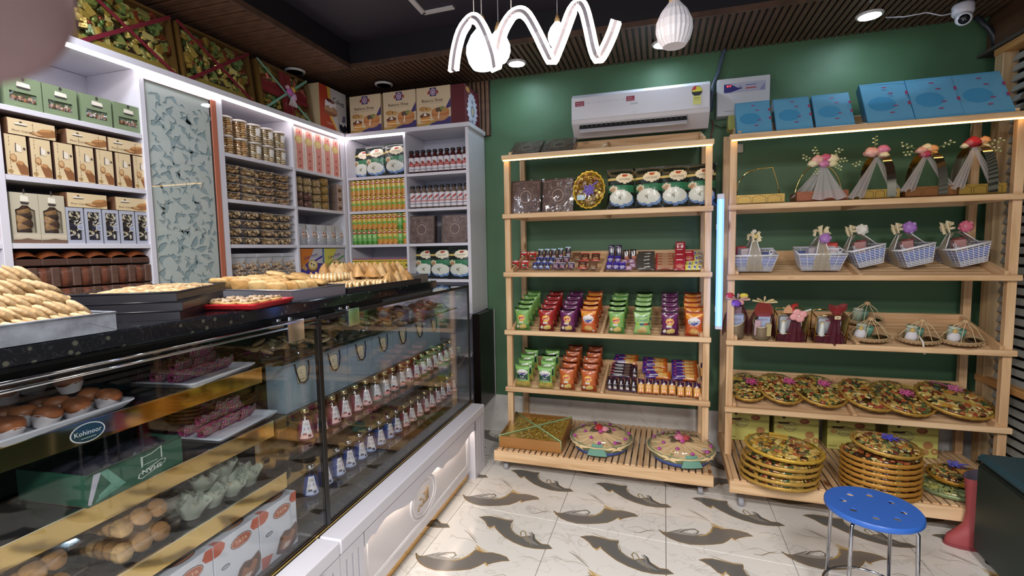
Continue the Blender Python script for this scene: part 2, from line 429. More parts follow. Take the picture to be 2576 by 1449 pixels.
# floor: printed marble tiles, every tile with its own edge
fl = struct(M().box(-2.75, 2.1, -2.5, 3.6, -0.03, -0.012, 'c9c4bc').obj('floor', 'matte'))
TU, TV, TP = Vector((.5375, -.0325, 0)), Vector((-.004, -.556, 0)), Vector((.038, 2.30, 0))
WA = [(-.74, -.836), (-.693, -.866), (-.634, -.885), (-.562, -.882), (-.471, -.869), (-.401, -.888), (-.406, -.839), (-.389, -.773), (-.352, -.726), (-.293, -.688), (-.25, -.668), (-.209, -.696), (-.163, -.711), (-.116, -.67), (-.052, -.627), (.011, -.635), (.055, -.596), (-.007, -.571), (-.096, -.551), (-.186, -.548), (-.296, -.575), (-.392, -.618), (-.463, -.671), (-.527, -.726), (-.55, -.762), (-.56, -.715), (-.6, -.722), (-.653, -.79), (-.703, -.825)]
WB = [(-1.063, -.17), (-1.029, -.143), (-.965, -.154), (-.916, -.186), (-.86, -.184), (-.784, -.172), (-.695, -.188), (-.631, -.245), (-.593, -.304), (-.587, -.365), (-.544, -.358), (-.499, -.357), (-.428, -.38), (-.356, -.377), (-.293, -.364), (-.255, -.33), (-.316, -.307), (-.383, -.261), (-.419, -.225), (-.442, -.25), (-.482, -.189), (-.529, -.136), (-.611, -.094), (-.711, -.055), (-.805, -.033), (-.896, -.042), (-.966, -.068), (-1.022, -.112)]
STROKES = [([(-.527, -.726), (-.555, -.735), (-.572, -.695), (-.60, -.722)], .006, 'c9a468'), ([(-.394, -.832), (-.368, -.741), (-.312, -.691), (-.255, -.672), (-.278, -.73), (-.262, -.765), (-.24, -.753), (-.189, -.646), (-.123, -.577)], .005, '9a8a6c'),
           ([(-.183, -.761), (-.154, -.732), (-.125, -.658), (-.061, -.615)], .007, '5c5a58'), ([(-.20, -.755), (-.172, -.722), (-.15, -.65)], .005, '8f8b86'),
           ([(-.594, -.426), (-.547, -.379), (-.482, -.366)], .007, 'c8a670'), ([(-.609, -.44), (-.54, -.399), (-.456, -.379)], .005, 'd6bf95'), ([(-.60, -.40), (-.57, -.372), (-.52, -.362)], .005, 'b08f58'),
           ([(-.879, -.187), (-.833, -.244), (-.746, -.28), (-.715, -.25), (-.735, -.213), (-.76, -.22)], .006, '7d7468'), ([(-.984, -.153), (-.915, -.195), (-.852, -.246)], .007, '8d8a86'), ([(-.93, -.165), (-.86, -.21), (-.80, -.24)], .008, 'a5a19c'),
           ([(-.713, -.182), (-.654, -.218), (-.609, -.282), (-.589, -.357)], .006, 'b89a62'), ([(-.442, -.25), (-.425, -.225), (-.40, -.21)], .006, 'c9a468'),
           ([(-.797, -.603), (-.732, -.566), (-.666, -.512), (-.603, -.459)], .003, '7b7060'), ([(-.78, -.63), (-.70, -.56), (-.62, -.50)], .002, '9a8a70'), ([(-.404, -.905), (-.472, -.88), (-.544, -.895), (-.649, -.929)], .003, 'a98f63'),
           ([(-1.294, -.061), (-1.228, -.066), (-1.166, -.119), (-1.099, -.158)], .003, '8b7c62'), ([(-.9, -.5), (-.8, -.47), (-.72, -.49), (-.6, -.46)], .002, 'ad9f86'), ([(-.35, -.1), (-.25, -.16), (-.15, -.12), (-.02, -.16)], .002, 'a99a80'), ([(-.2, -.4), (-.1, -.43), (.02, -.40)], .002, 'a99a80')]
def tile_mesh():
    m = M(); f = lambda s, t, z=0.0: tuple(TU * s + TV * t + Vector((0, 0, z)))
    e = 0.0022; b = 0.0016
    lo = [f(e, e, -.011), f(e, 1 - e, -.011), f(1 - e, 1 - e, -.011), f(1 - e, e, -.011)]
    mid = [f(e, e, -b), f(e, 1 - e, -b), f(1 - e, 1 - e, -b), f(1 - e, e, -b)]
    q = e + .003; hi = [f(q, q), f(q, 1 - q), f(1 - q, 1 - q), f(1 - q, q)]
    W = 'e4e0da'
    m.add(lo + mid + hi, [(0, 1, 5, 4), (1, 2, 6, 5), (2, 3, 7, 6), (3, 0, 4, 7), (4, 5, 9, 8), (5, 6, 10, 9), (6, 7, 11, 10), (7, 4, 8, 11), (8, 9, 10, 11)], W)
    def ribbon(P, w, c, z, closed=False):
        P = [Vector(f(*p)) for p in P]; n = len(P); v = []
        for i in range(n):
            a = P[(i + 1) % n] if closed or i < n - 1 else P[i]; b_ = P[i - 1] if closed or i else P[i]
            d = (a - b_).normalized(); nn = Vector((-d.y, d.x, 0)); k = w if closed else w * (.35 + .65 * math.sin(PI * i / (n - 1)))
            v += [tuple(P[i] + nn * k + Vector((0, 0, z))), tuple(P[i] - nn * k + Vector((0, 0, z)))]
        m.add(v, [(2 * i, (2 * i + 1), (2 * ((i + 1) % n) + 1), (2 * ((i + 1) % n))) for i in range(n if closed else n - 1)], c, 1)
    for P, c in ((WA, '6b6966'), (WB, '75706b')):
        m.poly([f(s, t, .00025) for s, t in P], c, 1)
        ribbon(P, .0032, 'a98c5c', .0003, True); ribbon(P, .0012, '3b3732', .00034, True)
    # pale feathered lobe printed over the wave
    m.poly([f(*p, .00045) for p in [(-.406, -.839), (-.389, -.773), (-.352, -.726), (-.293, -.69), (-.25, -.675), (-.209, -.70), (-.24, -.76), (-.32, -.80)]], 'd9d6d1', 1)
    m.poly([f(*p, .00046) for p in [(-.205, -.70), (-.15, -.66), (-.06, -.60), (-.10, -.60), (-.19, -.62), (-.24, -.66)]], '8a8783', 1)
    m.poly([f(*p, .00045) for p in [(-.97, -.165), (-.86, -.20), (-.75, -.205), (-.66, -.235), (-.70, -.195), (-.78, -.168), (-.88, -.155)]], 'a39e98', 1)
    for P, w, c in STROKES: ribbon(P, w * .85, c, .0006)
    return m.mesh('tile', ['floor_marble', 'gloss'])
tm = tile_mesh()
for i in range(-5, 4):
    for j in range(-3, 9):
        p = TP + TU * i + TV * j
        if -3.2 < p.x < 2.0 and -2.3 < p.y < 3.9:
            o = bpy.data.objects.new('tile', tm); C.objects.link(o); o.parent = fl; o.location = p

# ceiling: dark recess with a ring of brown slatted panels
IX, IY, IXR, IYF = -2.02, 2.918, 1.30, -1.2
ce = struct(M().box(-2.72, 1.97, -2.4, 3.57, 2.80, 2.86, '2a2530').obj('ceiling', 'wallpaint'))
def cpart(name, m, mat): return m.obj(name, mat, ce)
cpart('soffit_back', M().box(-2.6, 1.86, IY, WY, 2.653, 2.665, '241a15'), 'brownpanel')
cpart('soffit_left', M().box(-2.6, IX, -2.4, IY, 2.653, 2.665, '241a15'), 'brownpanel')
cpart('soffit_right', M().box(IXR, 1.86, -2.4, IY, 2.653, 2.665, '241a15'), 'brownpanel')
cpart('soffit_front', M().box(IX, IXR, -2.4, IYF, 2.653, 2.665, '241a15'), 'brownpanel')
for a in ((IX - .004, IX + .012, IYF, IY), (IXR - .012, IXR + .004, IYF, IY), (IX, IXR, IY - .012, IY + .004), (IX, IXR, IYF - .004, IYF + .012)):
    cpart('recess_side', M().box(*a, 2.666, 2.80, '17141a'), 'wallpaint')
    cpart('edge_trim', M().box(*a, 2.636, 2.666, '5b4336'), 'brownpanel')
sm_ = M().box(-.012, .012, 0, WY - IY - .004, 0, .013, '5e4436', 0, .003).mesh('slat', ['brownpanel'])
for k in range(122):
    o = bpy.data.objects.new('slat', sm_); C.objects.link(o); o.parent = ce; o.location = (-2.585 + .0365 * k, IY, 2.64)
pm_ = M()
for q in (0, .024, .058): pm_.box(0, IX + 2.6 - .005, q, q + (.021 if q < .05 else .036), 0, .013, '70503d', 0, .002)
pm_ = pm_.mesh('plank', ['brownpanel'])
for k in range(53):
    o = bpy.data.objects.new('plank', pm_); C.objects.link(o); o.parent = ce; o.location = (-2.6, -2.38 + .1 * k, 2.64)
pm2 = M().box(0, 1.86 - IXR - .005, 0, .094, 0, .013, '5e4436', 0, .002).mesh('plank', ['brownpanel'])
for k in range(53):
    o = bpy.data.objects.new('plank', pm2); C.objects.link(o); o.parent = ce; o.location = (IXR, -2.38 + .1 * k, 2.64)
# fluted brown facing on the back wall above the shelves, with its slats
tr = struct(M().box(-2.6, -1.205, WY - .012, WY - .001, 2.24, 2.638, '3a2a22').obj('trim_1', 'brownpanel'))
fm = M().box(-.011, .011, -.014, 0, 2.245, 2.638, '7a5a45', 0, .003).mesh('slat', ['brownpanel'])
for k in range(42):
    o = bpy.data.objects.new('slat', fm); C.objects.link(o); o.parent = tr; o.location = (-2.585 + .0332 * k, WY - .0125, 0)
# timber bulkhead on the right wall
bk = struct(M().box(1.74, 1.858, -2.3, WY - .002, 2.44, 2.636, '5a4030', 0, .004).obj('trim_2', 'wood_y'))
M().box(1.70, 1.858, -2.3, WY - .002, 2.425, 2.4395, '47413d').obj('ledge', 'matte', bk)
# recessed lamps
def downlight(x, y, on, label):
    t = thing('downlight', label, 'light', 'round ceiling downlights', T(x, y, 2.6395))
    m = M().lathe([(.050, -.012), (.062, -.011), (.066, -.004), (.066, 0)], 24, 'c9c6c6')
    m.obj('rim', 'plastic', t)
    M().lathe([(.0, -.0125), (.052, -.0125)], 24, 'b9b6b4').obj('lens', 'downlight' if on else 'plastic', t)
    return t
downlight(-.92, 3.19, True, 'lit round downlight in the slatted ceiling left of the air conditioner')
downlight(.008, 3.20, True, 'lit round downlight above the air conditioner')
downlight(1.082, 3.185, True, 'lit round downlight beside the security camera')
d = downlight(-2.37, 2.80, False, 'unlit grey downlight above the red gift hamper'); d.location.z = 2.630
d = downlight(-1.94, 3.21, False, 'unlit grey downlight above the bakery shop boxes'); d.location.z = 2.622
for m_, z in ((d, 0),):
    for s in (-.02, .02): M().box(s - .004, s + .004, -.004, .004, 0, .017, '8a8682').obj('clip', 'plastic', d)
downlight(-.9, .9, True, 'added unseen fill downlight behind the photographer, on the left'); downlight(.9, .9, True, 'added unseen fill downlight behind the photographer, on the right')  # unseen pair added as fill, set behind the camera below
for o in list(C.objects):
    if o.name.startswith('downlight') and abs(o.location.y - .9) < .01: o.location = (o.location.x, -1.5, 2.6395)
# white angled profile fixed under the dark recess
pa, pb, pc = [hit(a, b, WORLD, 2, 2.795) for a, b in ((1025, -12), (1066, 33), (1141, 18))]
pr = M()
for a, b in ((pa, pb), (pb, pc)):
    pr.tube([a, b], .016, 'c9c3c4', 4, flat=(1.3, .5))
tag(pr.obj('light_profile', 'plastic'), 'white angled light profile fixed to the dark ceiling recess', 'light')
# ---------------------------------------------------------------- white shelving: left wall and back wall
XB = SX - .33
WHT = 'd5d3dc'
su = thing('shelving_unit', 'long white shelving along the left wall with a lit top edge', 'shelves')
def sp(name, x0, x1, y0, y1, z0, z1, c=WHT, mat='lam', par=None, b=.0012): return M().box(x0, x1, y0, y1, z0, z1, c, 0, b).obj(name, mat, par or su)
LZ = [1.949, 1.701, 1.453, 1.1955, 0.93, 0.66, 0.35, 0.06]
sp('back_panel', XB - .012, XB, .60, WY - .015, .02, 2.239, 'bfbecb')
for y0, y1 in ((.60, .622), (1.122, 1.148), (1.648, 1.672), (2.043, 2.081), (2.594, 2.612), (3.10, BY)):
    sp('upright', XB, SX, y0, y1, 0, 2.239)
for y0, y1 in ((.622, 1.122), (1.148, 1.648), (2.081, 2.594), (2.612, 3.10)):
    for z in LZ: sp('shelf_board', XB, SX - .003, y0, y1, z - .02, z)
sp('top_board', XB, SX + .02, .58, BY + .02, 2.2395, 2.268)
M().box(SX + .001, SX + .016, .59, BY + .001, 2.226, 2.2393, 'ffffff').obj('led_strip', 'led_cool', su)
# sliding frosted door with cut-out arabesque
dr = M().box(SX - .016, SX - .011, 1.676, 2.010, .06, 2.20, 'd8e0dc', 0).obj('door', 'paper', su)
sp('door_head', SX - .03, SX - .002, 1.6725, 2.0425, 2.2, 2.2385, 'cfc9c8')
rd = random.Random(11); jm = M()
def leaf(cx, cz, s, a, bend, w, kind):
    P = []; n = 7
    for sgn in (1, -1):
        for i in range(n):
            t = i / (n - 1) if sgn > 0 else 1 - i / (n - 1)
            th = bend * (t - .5); x = s * (t - .5); y = bend * s * .5 * (1 - (2 * t - 1) ** 2) + sgn * w * math.sin(PI * t) * (1 if kind == 0 else (1 + .7 * math.sin(9 * t + kind)))
            P.append((cx + x * math.cos(a) - y * math.sin(a), cz + x * math.sin(a) + y * math.cos(a)))
    return P
placed = []
for k in range(1500):
    y, z = rd.uniform(1.705, 1.985), rd.uniform(1.03, 2.135)
    s = rd.choice((.032, .046, .058, .068)); 
    if any((y - p[0]) ** 2 + (z - p[1]) ** 2 < ((s + p[2]) * .34) ** 2 for p in placed): continue
    placed.append((y, z, s))
    P = leaf(y, z, s, rd.uniform(0, 6.28), rd.choice((-1.0, -.7, .7, 1.0, .2)), s * rd.uniform(.11, .2), rd.choice((0, 0, 2, 5)))
    jm.poly([(SX - .0107, a, b) for a, b in P], '7f9094')  # darker offset copy paints the shade inside each cut edge
    jm.poly([(SX - .0104, a + .003, b - .004) for a, b in P], 'a9bcc0')
jm.obj('painted_cut_out_pattern', 'paper', su)
M().box(SX - .006, SX - .003, 1.674, 2.012, .06, 2.20, 'ffffff').obj('door_glass', 'glass', su)
es = M().box(SX - .004, SX + .002, 2.0125, 2.0425, .06, 2.205, 'b5694f', 0, .001)
es.obj('edge_band', 'paper', su)

bu = thing('shelving_unit', 'white shelving on the back wall between gift boxes and green paint', 'shelves')
def bp(name, *a, c=WHT, mat='lam', b=.0012): return M().box(*a, c, 0, b).obj(name, mat, bu)
bp('back_panel', SX + .002, BX2 - .005, WY - .040, WY - .032, .28, 2.239, c='bfbecb')
for x0, x1 in ((SX + .001, SX + .018), (BX1 - .009, BX1 + .009), (BX2 - .02, BX2)):
    bp('upright', x0, x1, BY, WY - .041, .955 if x1 == BX2 else .02, 2.239)
for x0, x1 in ((SX + .018, BX1 - .009), (BX1 + .009, BX2 - .02)):
    for z in (1.951, 1.702, 1.453, 1.1955, .93, .66, .35): bp('shelf_board', x0, x1, BY + .003, WY - .041, z - .02, z)
bp('side_facing', BX2 + .0005, BX2 + .004, BY, WY - .014, .955, 2.239, c='d9d8e0')
bp('top_board', SX + .022, BX2 + .02, BY - .018, WY - .03, 2.2395, 2.268)
M().box(SX + .02, BX1 + .004, BY - .014, BY - .001, 2.226, 2.2393, 'ffffff').obj('led_strip', 'led_cool', bu)
scr = M()
for x in (BX2 + .0045,):
    for y in (BY + .012, WY - .06):
        for k in range(9):
            z = 1.02 + .145 * k; scr.poly([(x, y + .003 * math.cos(a * PI / 3), z + .003 * math.sin(a * PI / 3)) for a in range(6)], '8b8892')
scr.obj('screw_caps', 'plastic', bu)
bc = struct(M().box(BX2 + .001, BX2 + .055, BY - .0, WY - .013, .284, .950, '17100f', 0, .001).obj('trim_3', 'lam'))
M().box(BX2 + .0555, BX2 + .058, WY - .028, WY - .013, .284, .952, 'cfccd2').obj('edge_band', 'lam', bc)

# ---------------------------------------------------------------- goods on the left shelves
def LM(y, z, back=.012): return T(SX - back, y, z + .0006) @ LEFT
CREAM, BRN = 'd9c39a', '5a3a24'
def loafbox_art(u0=0):
    # cake loaf with two slices
    return [('p', [(.60, .14), (.60, .42), (.70, .60), (.93, .66), (.99, .60), (.99, .22), (.80, .08)], '9a6a3e'), ('p', [(.62, .40), (.71, .62), (.94, .68), (.88, .50)], 'c08a54'),
            ('p', [(.44, .20), (.44, .30), (.60, .34), (.74, .16), (.74, .08), (.60, .10)], '7d5230'), ('p', [(.46, .27), (.61, .33), (.73, .17), (.58, .16)], 'c89a66')]
def logo(cu, cv, s, asp, dark='3d3433', light='e9e2d2'):
    return [('e', cu, cv + .20 * s, .035 * s * 1.2, .06 * s, dark), ('p', [(cu - .17 * s, cv - .02 * s), (cu - .15 * s, cv + .11 * s), (cu + .15 * s, cv + .09 * s), (cu + .17 * s, cv - .02 * s)], light),
            ('p', [(cu - .19 * s, cv - .03 * s), (cu + .19 * s, cv - .04 * s), (cu + .12 * s, cv - .09 * s), (cu - .14 * s, cv - .085 * s)], dark)]
def sized(m, w, d, h, side, bg, shapes, asp=None, top=None, b=.0012):
    m.box(-w / 2, w / 2, 0, d, 0, h, side, 0, b)
    art(m, front(w, h), [('r', .012, .012, .988, .988, bg)] + shapes, h / w)
    return m

# green gift boxes with a window
def green_box():
    w, h, d = .113, .116, .07
    t = thing('gift_box'); m = M(); G = '7d8e6d'
    m.box(-w / 2, w / 2, .012, d, 0, h, G); 
    f0, f1, g0, g1 = -w * .36, w * .36, h * .20, h * .50
    for q in ((-w / 2, w / 2, 0, .012, 0, g0), (-w / 2, w / 2, 0, .012, g1, h), (-w / 2, f0, 0, .012, g0, g1), (f1, w / 2, 0, .012, g0, g1)): m.box(*q, G)
    art(m, front(w, h), logo(.52, .70, 1.1, h / w) + [('r', .25, .09, .75, .11, '9aa889')], h / w)
    m.obj('carton', 'paper', t)
    c = M(); r2 = random.Random(3)
    for k in range(9): c.sph((f0 + .008 + .0083 * k, .0085, g0 + .008 + .010 * r2.random()), (.008, .003, .009), ('8d5f45', 'a97852', '6d4331', 'b98f68')[k % 4], 7, 5, lump=.3, seed=k)
    c.obj('sweets', 'food', t)
    M().box(f0, f1, .002, .0025, g0, g1, 'ffffff').obj('window_film', 'film', t)
    return t
P_ = Proto(green_box)
for i, y in enumerate((1.229, 1.346, 1.4745, 1.5995)): P_.put(LM(y, LZ[0]), f'green gift box with food window, {nth(i,4)} from the left on the top shelf', 'box', 'green window boxes')
def plum_h():
    w, h, d = .147, .058, .09; m = M()
    sized(m, w, d, h, '6d4a33', CREAM, loafbox_art() + logo(.27, .66, .75, h / w) + [('t', 'Plum Cake', .26, .26, .11, '6b4a2e', .36)])
    return m.obj('cake_box', 'paper')
def plum_v():
    w, h, d = .064, .147, .075; m = M()
    sh = [('p', [(.16, .40), (.22, .50), (.38, .53), (.5, .46), (.48, .34), (.3, .31)], '9a6d42'), ('p', [(.18, .41), (.24, .49), (.37, .51), (.46, .45), (.42, .36)], 'cfa877'),
          ('p', [(.42, .30), (.72, .36), (.97, .22), (.97, .03), (.62, .03)], '8a5a35'), ('p', [(.42, .30), (.56, .37), (.80, .35), (.72, .26)], 'b98655'), ('e', .17, .09, .12, .045, 'a98a58'),
          ('t', 'Plum Cake', .20, .64, .09, '6b4a2e', .62, -PI / 2), ('p', [(.46, .60), (.48, .78), (.72, .74), (.74, .58)], 'e6dccb'), ('p', [(.44, .59), (.46, .80), (.50, .80), (.49, .58)], '4a4146'), ('e', .86, .68, .06, .03, '4a4146')]
    sized(m, w, d, h, '4d3226', CREAM, sh)
    return m.obj('cake_box', 'paper')
PH, PV = Proto(plum_h), Proto(plum_v)
for i, y in enumerate((1.246, 1.428, 1.580)): PH.put(LM(y, LZ[1] + .1487), f'cream plum cake box lying flat, {nth(i,3)} from the left atop upright cake boxes', 'box', 'plum cake boxes')
for i in range(7): PV.put(LM(1.192 + .0742 * i, LZ[1]), f'cream plum cake box standing upright, {nth(i,7)} from the left on the second shelf', 'box', 'plum cake boxes')
def tall_window():
    w, h, d = .083, .186, .07; t = thing('cookie_box'); m = M(); G = 'bdb59f'
    m.box(-w / 2, w / 2, .012, d, 0, h, G)
    P = [(-.36, .21), (.36, .21), (.36, .66), (.22, .69), (.10, .75), (-.10, .75), (-.22, .69), (-.36, .66)]
    out = [(-.5, 0), (.5, 0), (.5, 1), (-.5, 1)]
    ring = [(-.5, 0), (.5, 0), (.5, .66), (.5, .9), (.3, 1), (-.3, 1), (-.5, .9), (-.5, .66)]
    for i in range(8):
        j = (i + 1) % 8; a, b, c, e = P[i], P[j], ring[j], ring[i]
        m.poly([(e[0] * w, 0, e[1] * h), (c[0] * w, 0, c[1] * h), (b[0] * w, 0, b[1] * h), (a[0] * w, 0, a[1] * h)], G)
        m.poly([(a[0] * w, 0, a[1] * h), (b[0] * w, 0, b[1] * h), (b[0] * w, .012, b[1] * h), (a[0] * w, .012, a[1] * h)], '7a7060')
    for q in ((1, '_'), (-1, '_')): m.poly([(q[0] * .5 * w, 0, .9 * h), (q[0] * .5 * w, 0, h), (q[0] * .3 * w, 0, h)][::q[0]], G)
    for z0, z1 in ((0, h),):
        m.poly([(-w / 2, 0, 0), (-w / 2, 0, h), (-w / 2, .012, h), (-w / 2, .012, 0)], G); m.poly([(w / 2, 0, 0), (w / 2, .012, 0), (w / 2, .012, h), (w / 2, 0, h)], G); m.poly([(-w / 2, 0, h), (w / 2, 0, h), (w / 2, .012, h), (-w / 2, .012, h)], G)
    art(m, front(w, h), [('p', [(0, 0), (1, 0), (1, .07), (.75, .075), (.5, .10), (.25, .075), (0, .07)], '6f5545'), ('r', .0, .10, 1, .18, 'c9bda6')] + logo(.5, .85, .9, h / w), h / w)
    m.obj('carton', 'paper', t); c = M()
    for k in range(7):
        c.lathe([(0, 0), (.020, 0), (.023, .004), (.019, .010), (0, .011)], 10, ('3b2a25', 'a07a4d', '54392c', 'b58d5a')[k % 4], 0, (rnd.uniform(-.008, .008), .0, 0))
        n_ = len(c.v); 
        for i in range(n_ - 50, n_):
            x, y, z = c.v[i]; c.v[i] = (x, .0108 - z * .7, .045 + y + .0145 * k)
    c.obj('cookies', 'food', t)
    M().box(-.36 * w, .36 * w, .0022, .0026, .21 * h, .72 * h, 'ffffff').obj('window_film', 'film', t)
    return t
P_ = Proto(tall_window)
P_.put(LM(1.2015, LZ[2]), 'tall grey cookie box with arched window, left of the pair', 'box', 'tall cookie boxes'); P_.put(LM(1.286, LZ[2]), 'tall grey cookie box with arched window, next to the silver nut boxes', 'box', 'tall cookie boxes')
def silver_box():
    w, h, d = .060, .144, .05; t = thing('nut_box'); m = M(); G = 'aeb2c0'
    m.box(-w / 2, w / 2, .008, d, 0, h, G)
    f0, f1, g0, g1 = -w * .36, w * .38, h * .10, h * .90
    for q in ((-w / 2, w / 2, 0, .008, 0, g0), (-w / 2, w / 2, 0, .008, g1, h), (-w / 2, f0, 0, .008, g0, g1), (f1, w / 2, 0, .008, g0, g1)): m.box(*q, G)
    m.box(f0, f1, .0078, .0082, g0, g1, '1a1a22')
    art(m, front(w, h), [('e', .78, .46, .20, .085, 'c7cbd8'), ('e', .78, .46, .15, .062, '9aa0b4')], h / w)
    m.obj('carton', 'gloss', t); c = M(); r2 = random.Random(5)
    for k in range(26):
        x, z, a = r2.uniform(f0 + .006, f1 - .006), r2.uniform(g0 + .006, g1 - .006), r2.uniform(0, 6.28); s_ = r2.uniform(.005, .009)
        c.tube([(x + s_ * math.cos(a + q), .005, z + s_ * math.sin(a + q)) for q in (-1.1, -.4, .4, 1.1)], .002, ('e6dfc8', 'd6cba8', 'efe9d8')[k % 3], 5, rr=[.0012, .0028, .0028, .0012])
    c.obj('cashews', 'food', t)
    M().box(f0, f1, .0012, .0016, g0, g1, 'ffffff').obj('window_film', 'film', t)
    return t
P_ = Proto(silver_box)
for i in range(5): P_.put(LM(1.360 + .0672 * i, LZ[2]), f'slim silver box with white nuts on black, {nth(i,5)} from the left', 'box', 'silver nut boxes')
for i, y in enumerate((1.411, 1.590)): PH.put(LM(y, LZ[2] + .1457), f'cream plum cake box lying on silver nut boxes, {("left","right")[i]} one', 'box', 'plum cake boxes')
# wrapped brown loaves
def loaf_flat():
    t = thing('loaf_cake'); w = .082
    m = M().box(-w / 2, w / 2, 0, .09, 0, .026, '4f382f', 0, .003); m.obj('paper_case', 'pouch', t)
    M().grid(lambda u, v: ((u - .5) * w * .97, .001 + .088 * v, .0262 + .034 * max(0, math.sin(PI * u)) ** .7 * (.35 + .65 * math.sin(PI * v) ** .5 if 0 < v < 1 else .35)), 10, 6, '8a4b2a').obj('crust', 'crust', t)
    return t
def loaf_up(): 
    t = thing('loaf_cake'); w = .07
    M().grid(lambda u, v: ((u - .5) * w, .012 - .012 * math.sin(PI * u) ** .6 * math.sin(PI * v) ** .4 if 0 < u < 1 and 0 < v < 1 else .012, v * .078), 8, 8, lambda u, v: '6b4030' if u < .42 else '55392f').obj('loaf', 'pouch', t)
    M().box(-w / 2, w / 2, .012, .06, 0, .078, '4a3128').obj('loaf_body', 'crust', t)
    M().box(w * .08, w * .5, -.004, .03, .002, .079, '5d453b', 0, .003).obj('label_band', 'pouch', t)
    return t
P_ = Proto(loaf_flat)
for i in range(6): P_.put(LM(1.196 + .0815 * i, 1.3665), f'brown loaf cake in paper case, {nth(i,6)} from the left on top of wrapped loaves', 'loaf', 'brown loaf cakes')
P2 = Proto(loaf_up)
for j in range(2):
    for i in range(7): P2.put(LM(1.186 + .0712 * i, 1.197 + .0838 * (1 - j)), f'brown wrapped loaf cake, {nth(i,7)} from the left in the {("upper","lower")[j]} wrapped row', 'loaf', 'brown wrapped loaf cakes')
# a round bread in the next bay, mostly outside the frame
b_ = M().sph((0, 0, .045), (.05, .06, .045), 'b9875a', 16, 10, z0=-.8); tag(b_.obj('bread', 'crust', None, LM(1.062, LZ[2] + .0) @ T(0, .06, -.008)), 'round golden bread on the shelf at the far left edge', 'bread')

# bay beyond the glass door: jars, trays of biscuits, pouches
def cookie_jar(label, tint):
    def f():
        t = thing('cookie_jar'); c = M(); r2 = random.Random(label * 7 + 1)
        for k in range(7):
            for a in range(5):
                an = 2 * PI * a / 5 + (0 if k % 1 == 0 else .6)
                e = Matrix.Rotation(.35 if a % 2 else -.2, 3, 'X')
                c.sph((.026 * math.cos(an), .042 + .026 * math.sin(an), .010 + .0122 * k), (.0175, .0175, .0058), ('d2ab76', 'e0c08c', 'c79a62')[(a + k) % 3] if tint else ('e3cfa8', 'd9c096', 'eadcbc')[(a + k) % 3], 8, 5, rot=e)
        c.obj('cookies', 'food', t)
        M().lathe([(.0, .0005), (.042, .0005), (.044, .004), (.044, .088), (.040, .093)], 18, 'ffffff', 0, (0, .044, 0)).obj('jar_wall', 'clear', t)
        M().lathe([(.042, .0885), (.0455, .089), (.0455, .099), (.043, .101), (0, .101)], 18, 'cfc6bd', 0, (0, .044, 0)).obj('lid', 'plastic', t)
        if label:
            l = M(); s_ = lambda u, v, L=0: (.0455 * math.sin((u - .35) * .9), .044 - (.0448 + L * .0002) * math.cos((u - .35) * .9), .035 + v * .042)
            l.grid(lambda u, v: s_(u, v), 5, 2, 'e9e6e2'); l.poly([s_(.68, .1, 1), (s_(.9, .1, 1)), s_(.9, .4, 1), s_(.68, .4, 1)], '4b4a50'); l.poly([s_(.1, .75, 1), s_(.8, .75, 1), s_(.8, .8, 1), s_(.1, .8, 1)], '8f8c88')
            l.obj('price_label', 'paper', t)
        return t
    return f
PJ = [Proto(cookie_jar(0, 1)), Proto(cookie_jar(1, 0))]
for j in range(2):
    for i in range(5): PJ[i > 1].put(LM(2.134 + .098 * i, LZ[0] + .1025 * (1 - j)), f'clear cookie jar, {nth(i,5)} from the left in the {("upper","lower")[j]} layer', 'jar', 'clear cookie jars')
def biscuit_tray(kind):
    def f():
        t = thing('biscuit_box'); w, h, d = .116, .0475, .09; c = M(); r2 = random.Random(kind + 20)
        for k in range(34):
            x, y, z = r2.uniform(-w * .40, w * .40), r2.uniform(.010, .055), r2.uniform(.008, h - .012)
            e = Matrix.Rotation(r2.uniform(-1, 1), 3, 'Y') @ Matrix.Rotation(r2.uniform(-.7, .7), 3, 'X')
            c.sph((x, y, z), ((.017, .010, .004), (.011, .007, .006), (.015, .012, .004))[kind], (('c8a478', 'dcbf94', 'b8946a'), ('dcc098', 'caa87c', 'e4cca4'), ('d0ae82', 'dec49a', 'bc9a70'))[kind][k % 3], 7, 4, rot=e)
        c.obj('biscuits', 'food', t)
        m = M(); m.frus(w * .93, d * .93, w, d, .0006, h * .8, 'ffffff', 0, 0, d / 2, 0); m.obj('clear_tub', 'clear', t)
        M().box(-w / 2, w / 2, .0, d, h * .82, h * .93, 'cfc6c2').obj('lid', 'clear', t)
        rim = M(); z = h * .80
        rim.tube([(-w / 2, 0, z), (w / 2, 0, z), (w / 2, d, z), (-w / 2, d, z)], .0016, 'b3aaa5', 4, closed=True); rim.obj('rim', 'plastic', t)
        return t
    return f
PT = [Proto(biscuit_tray(k)) for k in range(3)]
for s, (z, kk) in enumerate(((LZ[1], (0, 2, 0, 0)), (LZ[2], (1, 1, 2, 1)))):
    for j in range(4):
        for i in range(4): PT[kk[i]].put(LM(2.146 + .1265 * i, z + .0487 * (3 - j)), f'clear biscuit box, {nth(i,4)} from the left, {("top","upper middle","lower middle","bottom")[j]} of its stack on the {("second","third")[s]} shelf', 'box', f'clear biscuit boxes on the {("second","third")[s]} shelf')
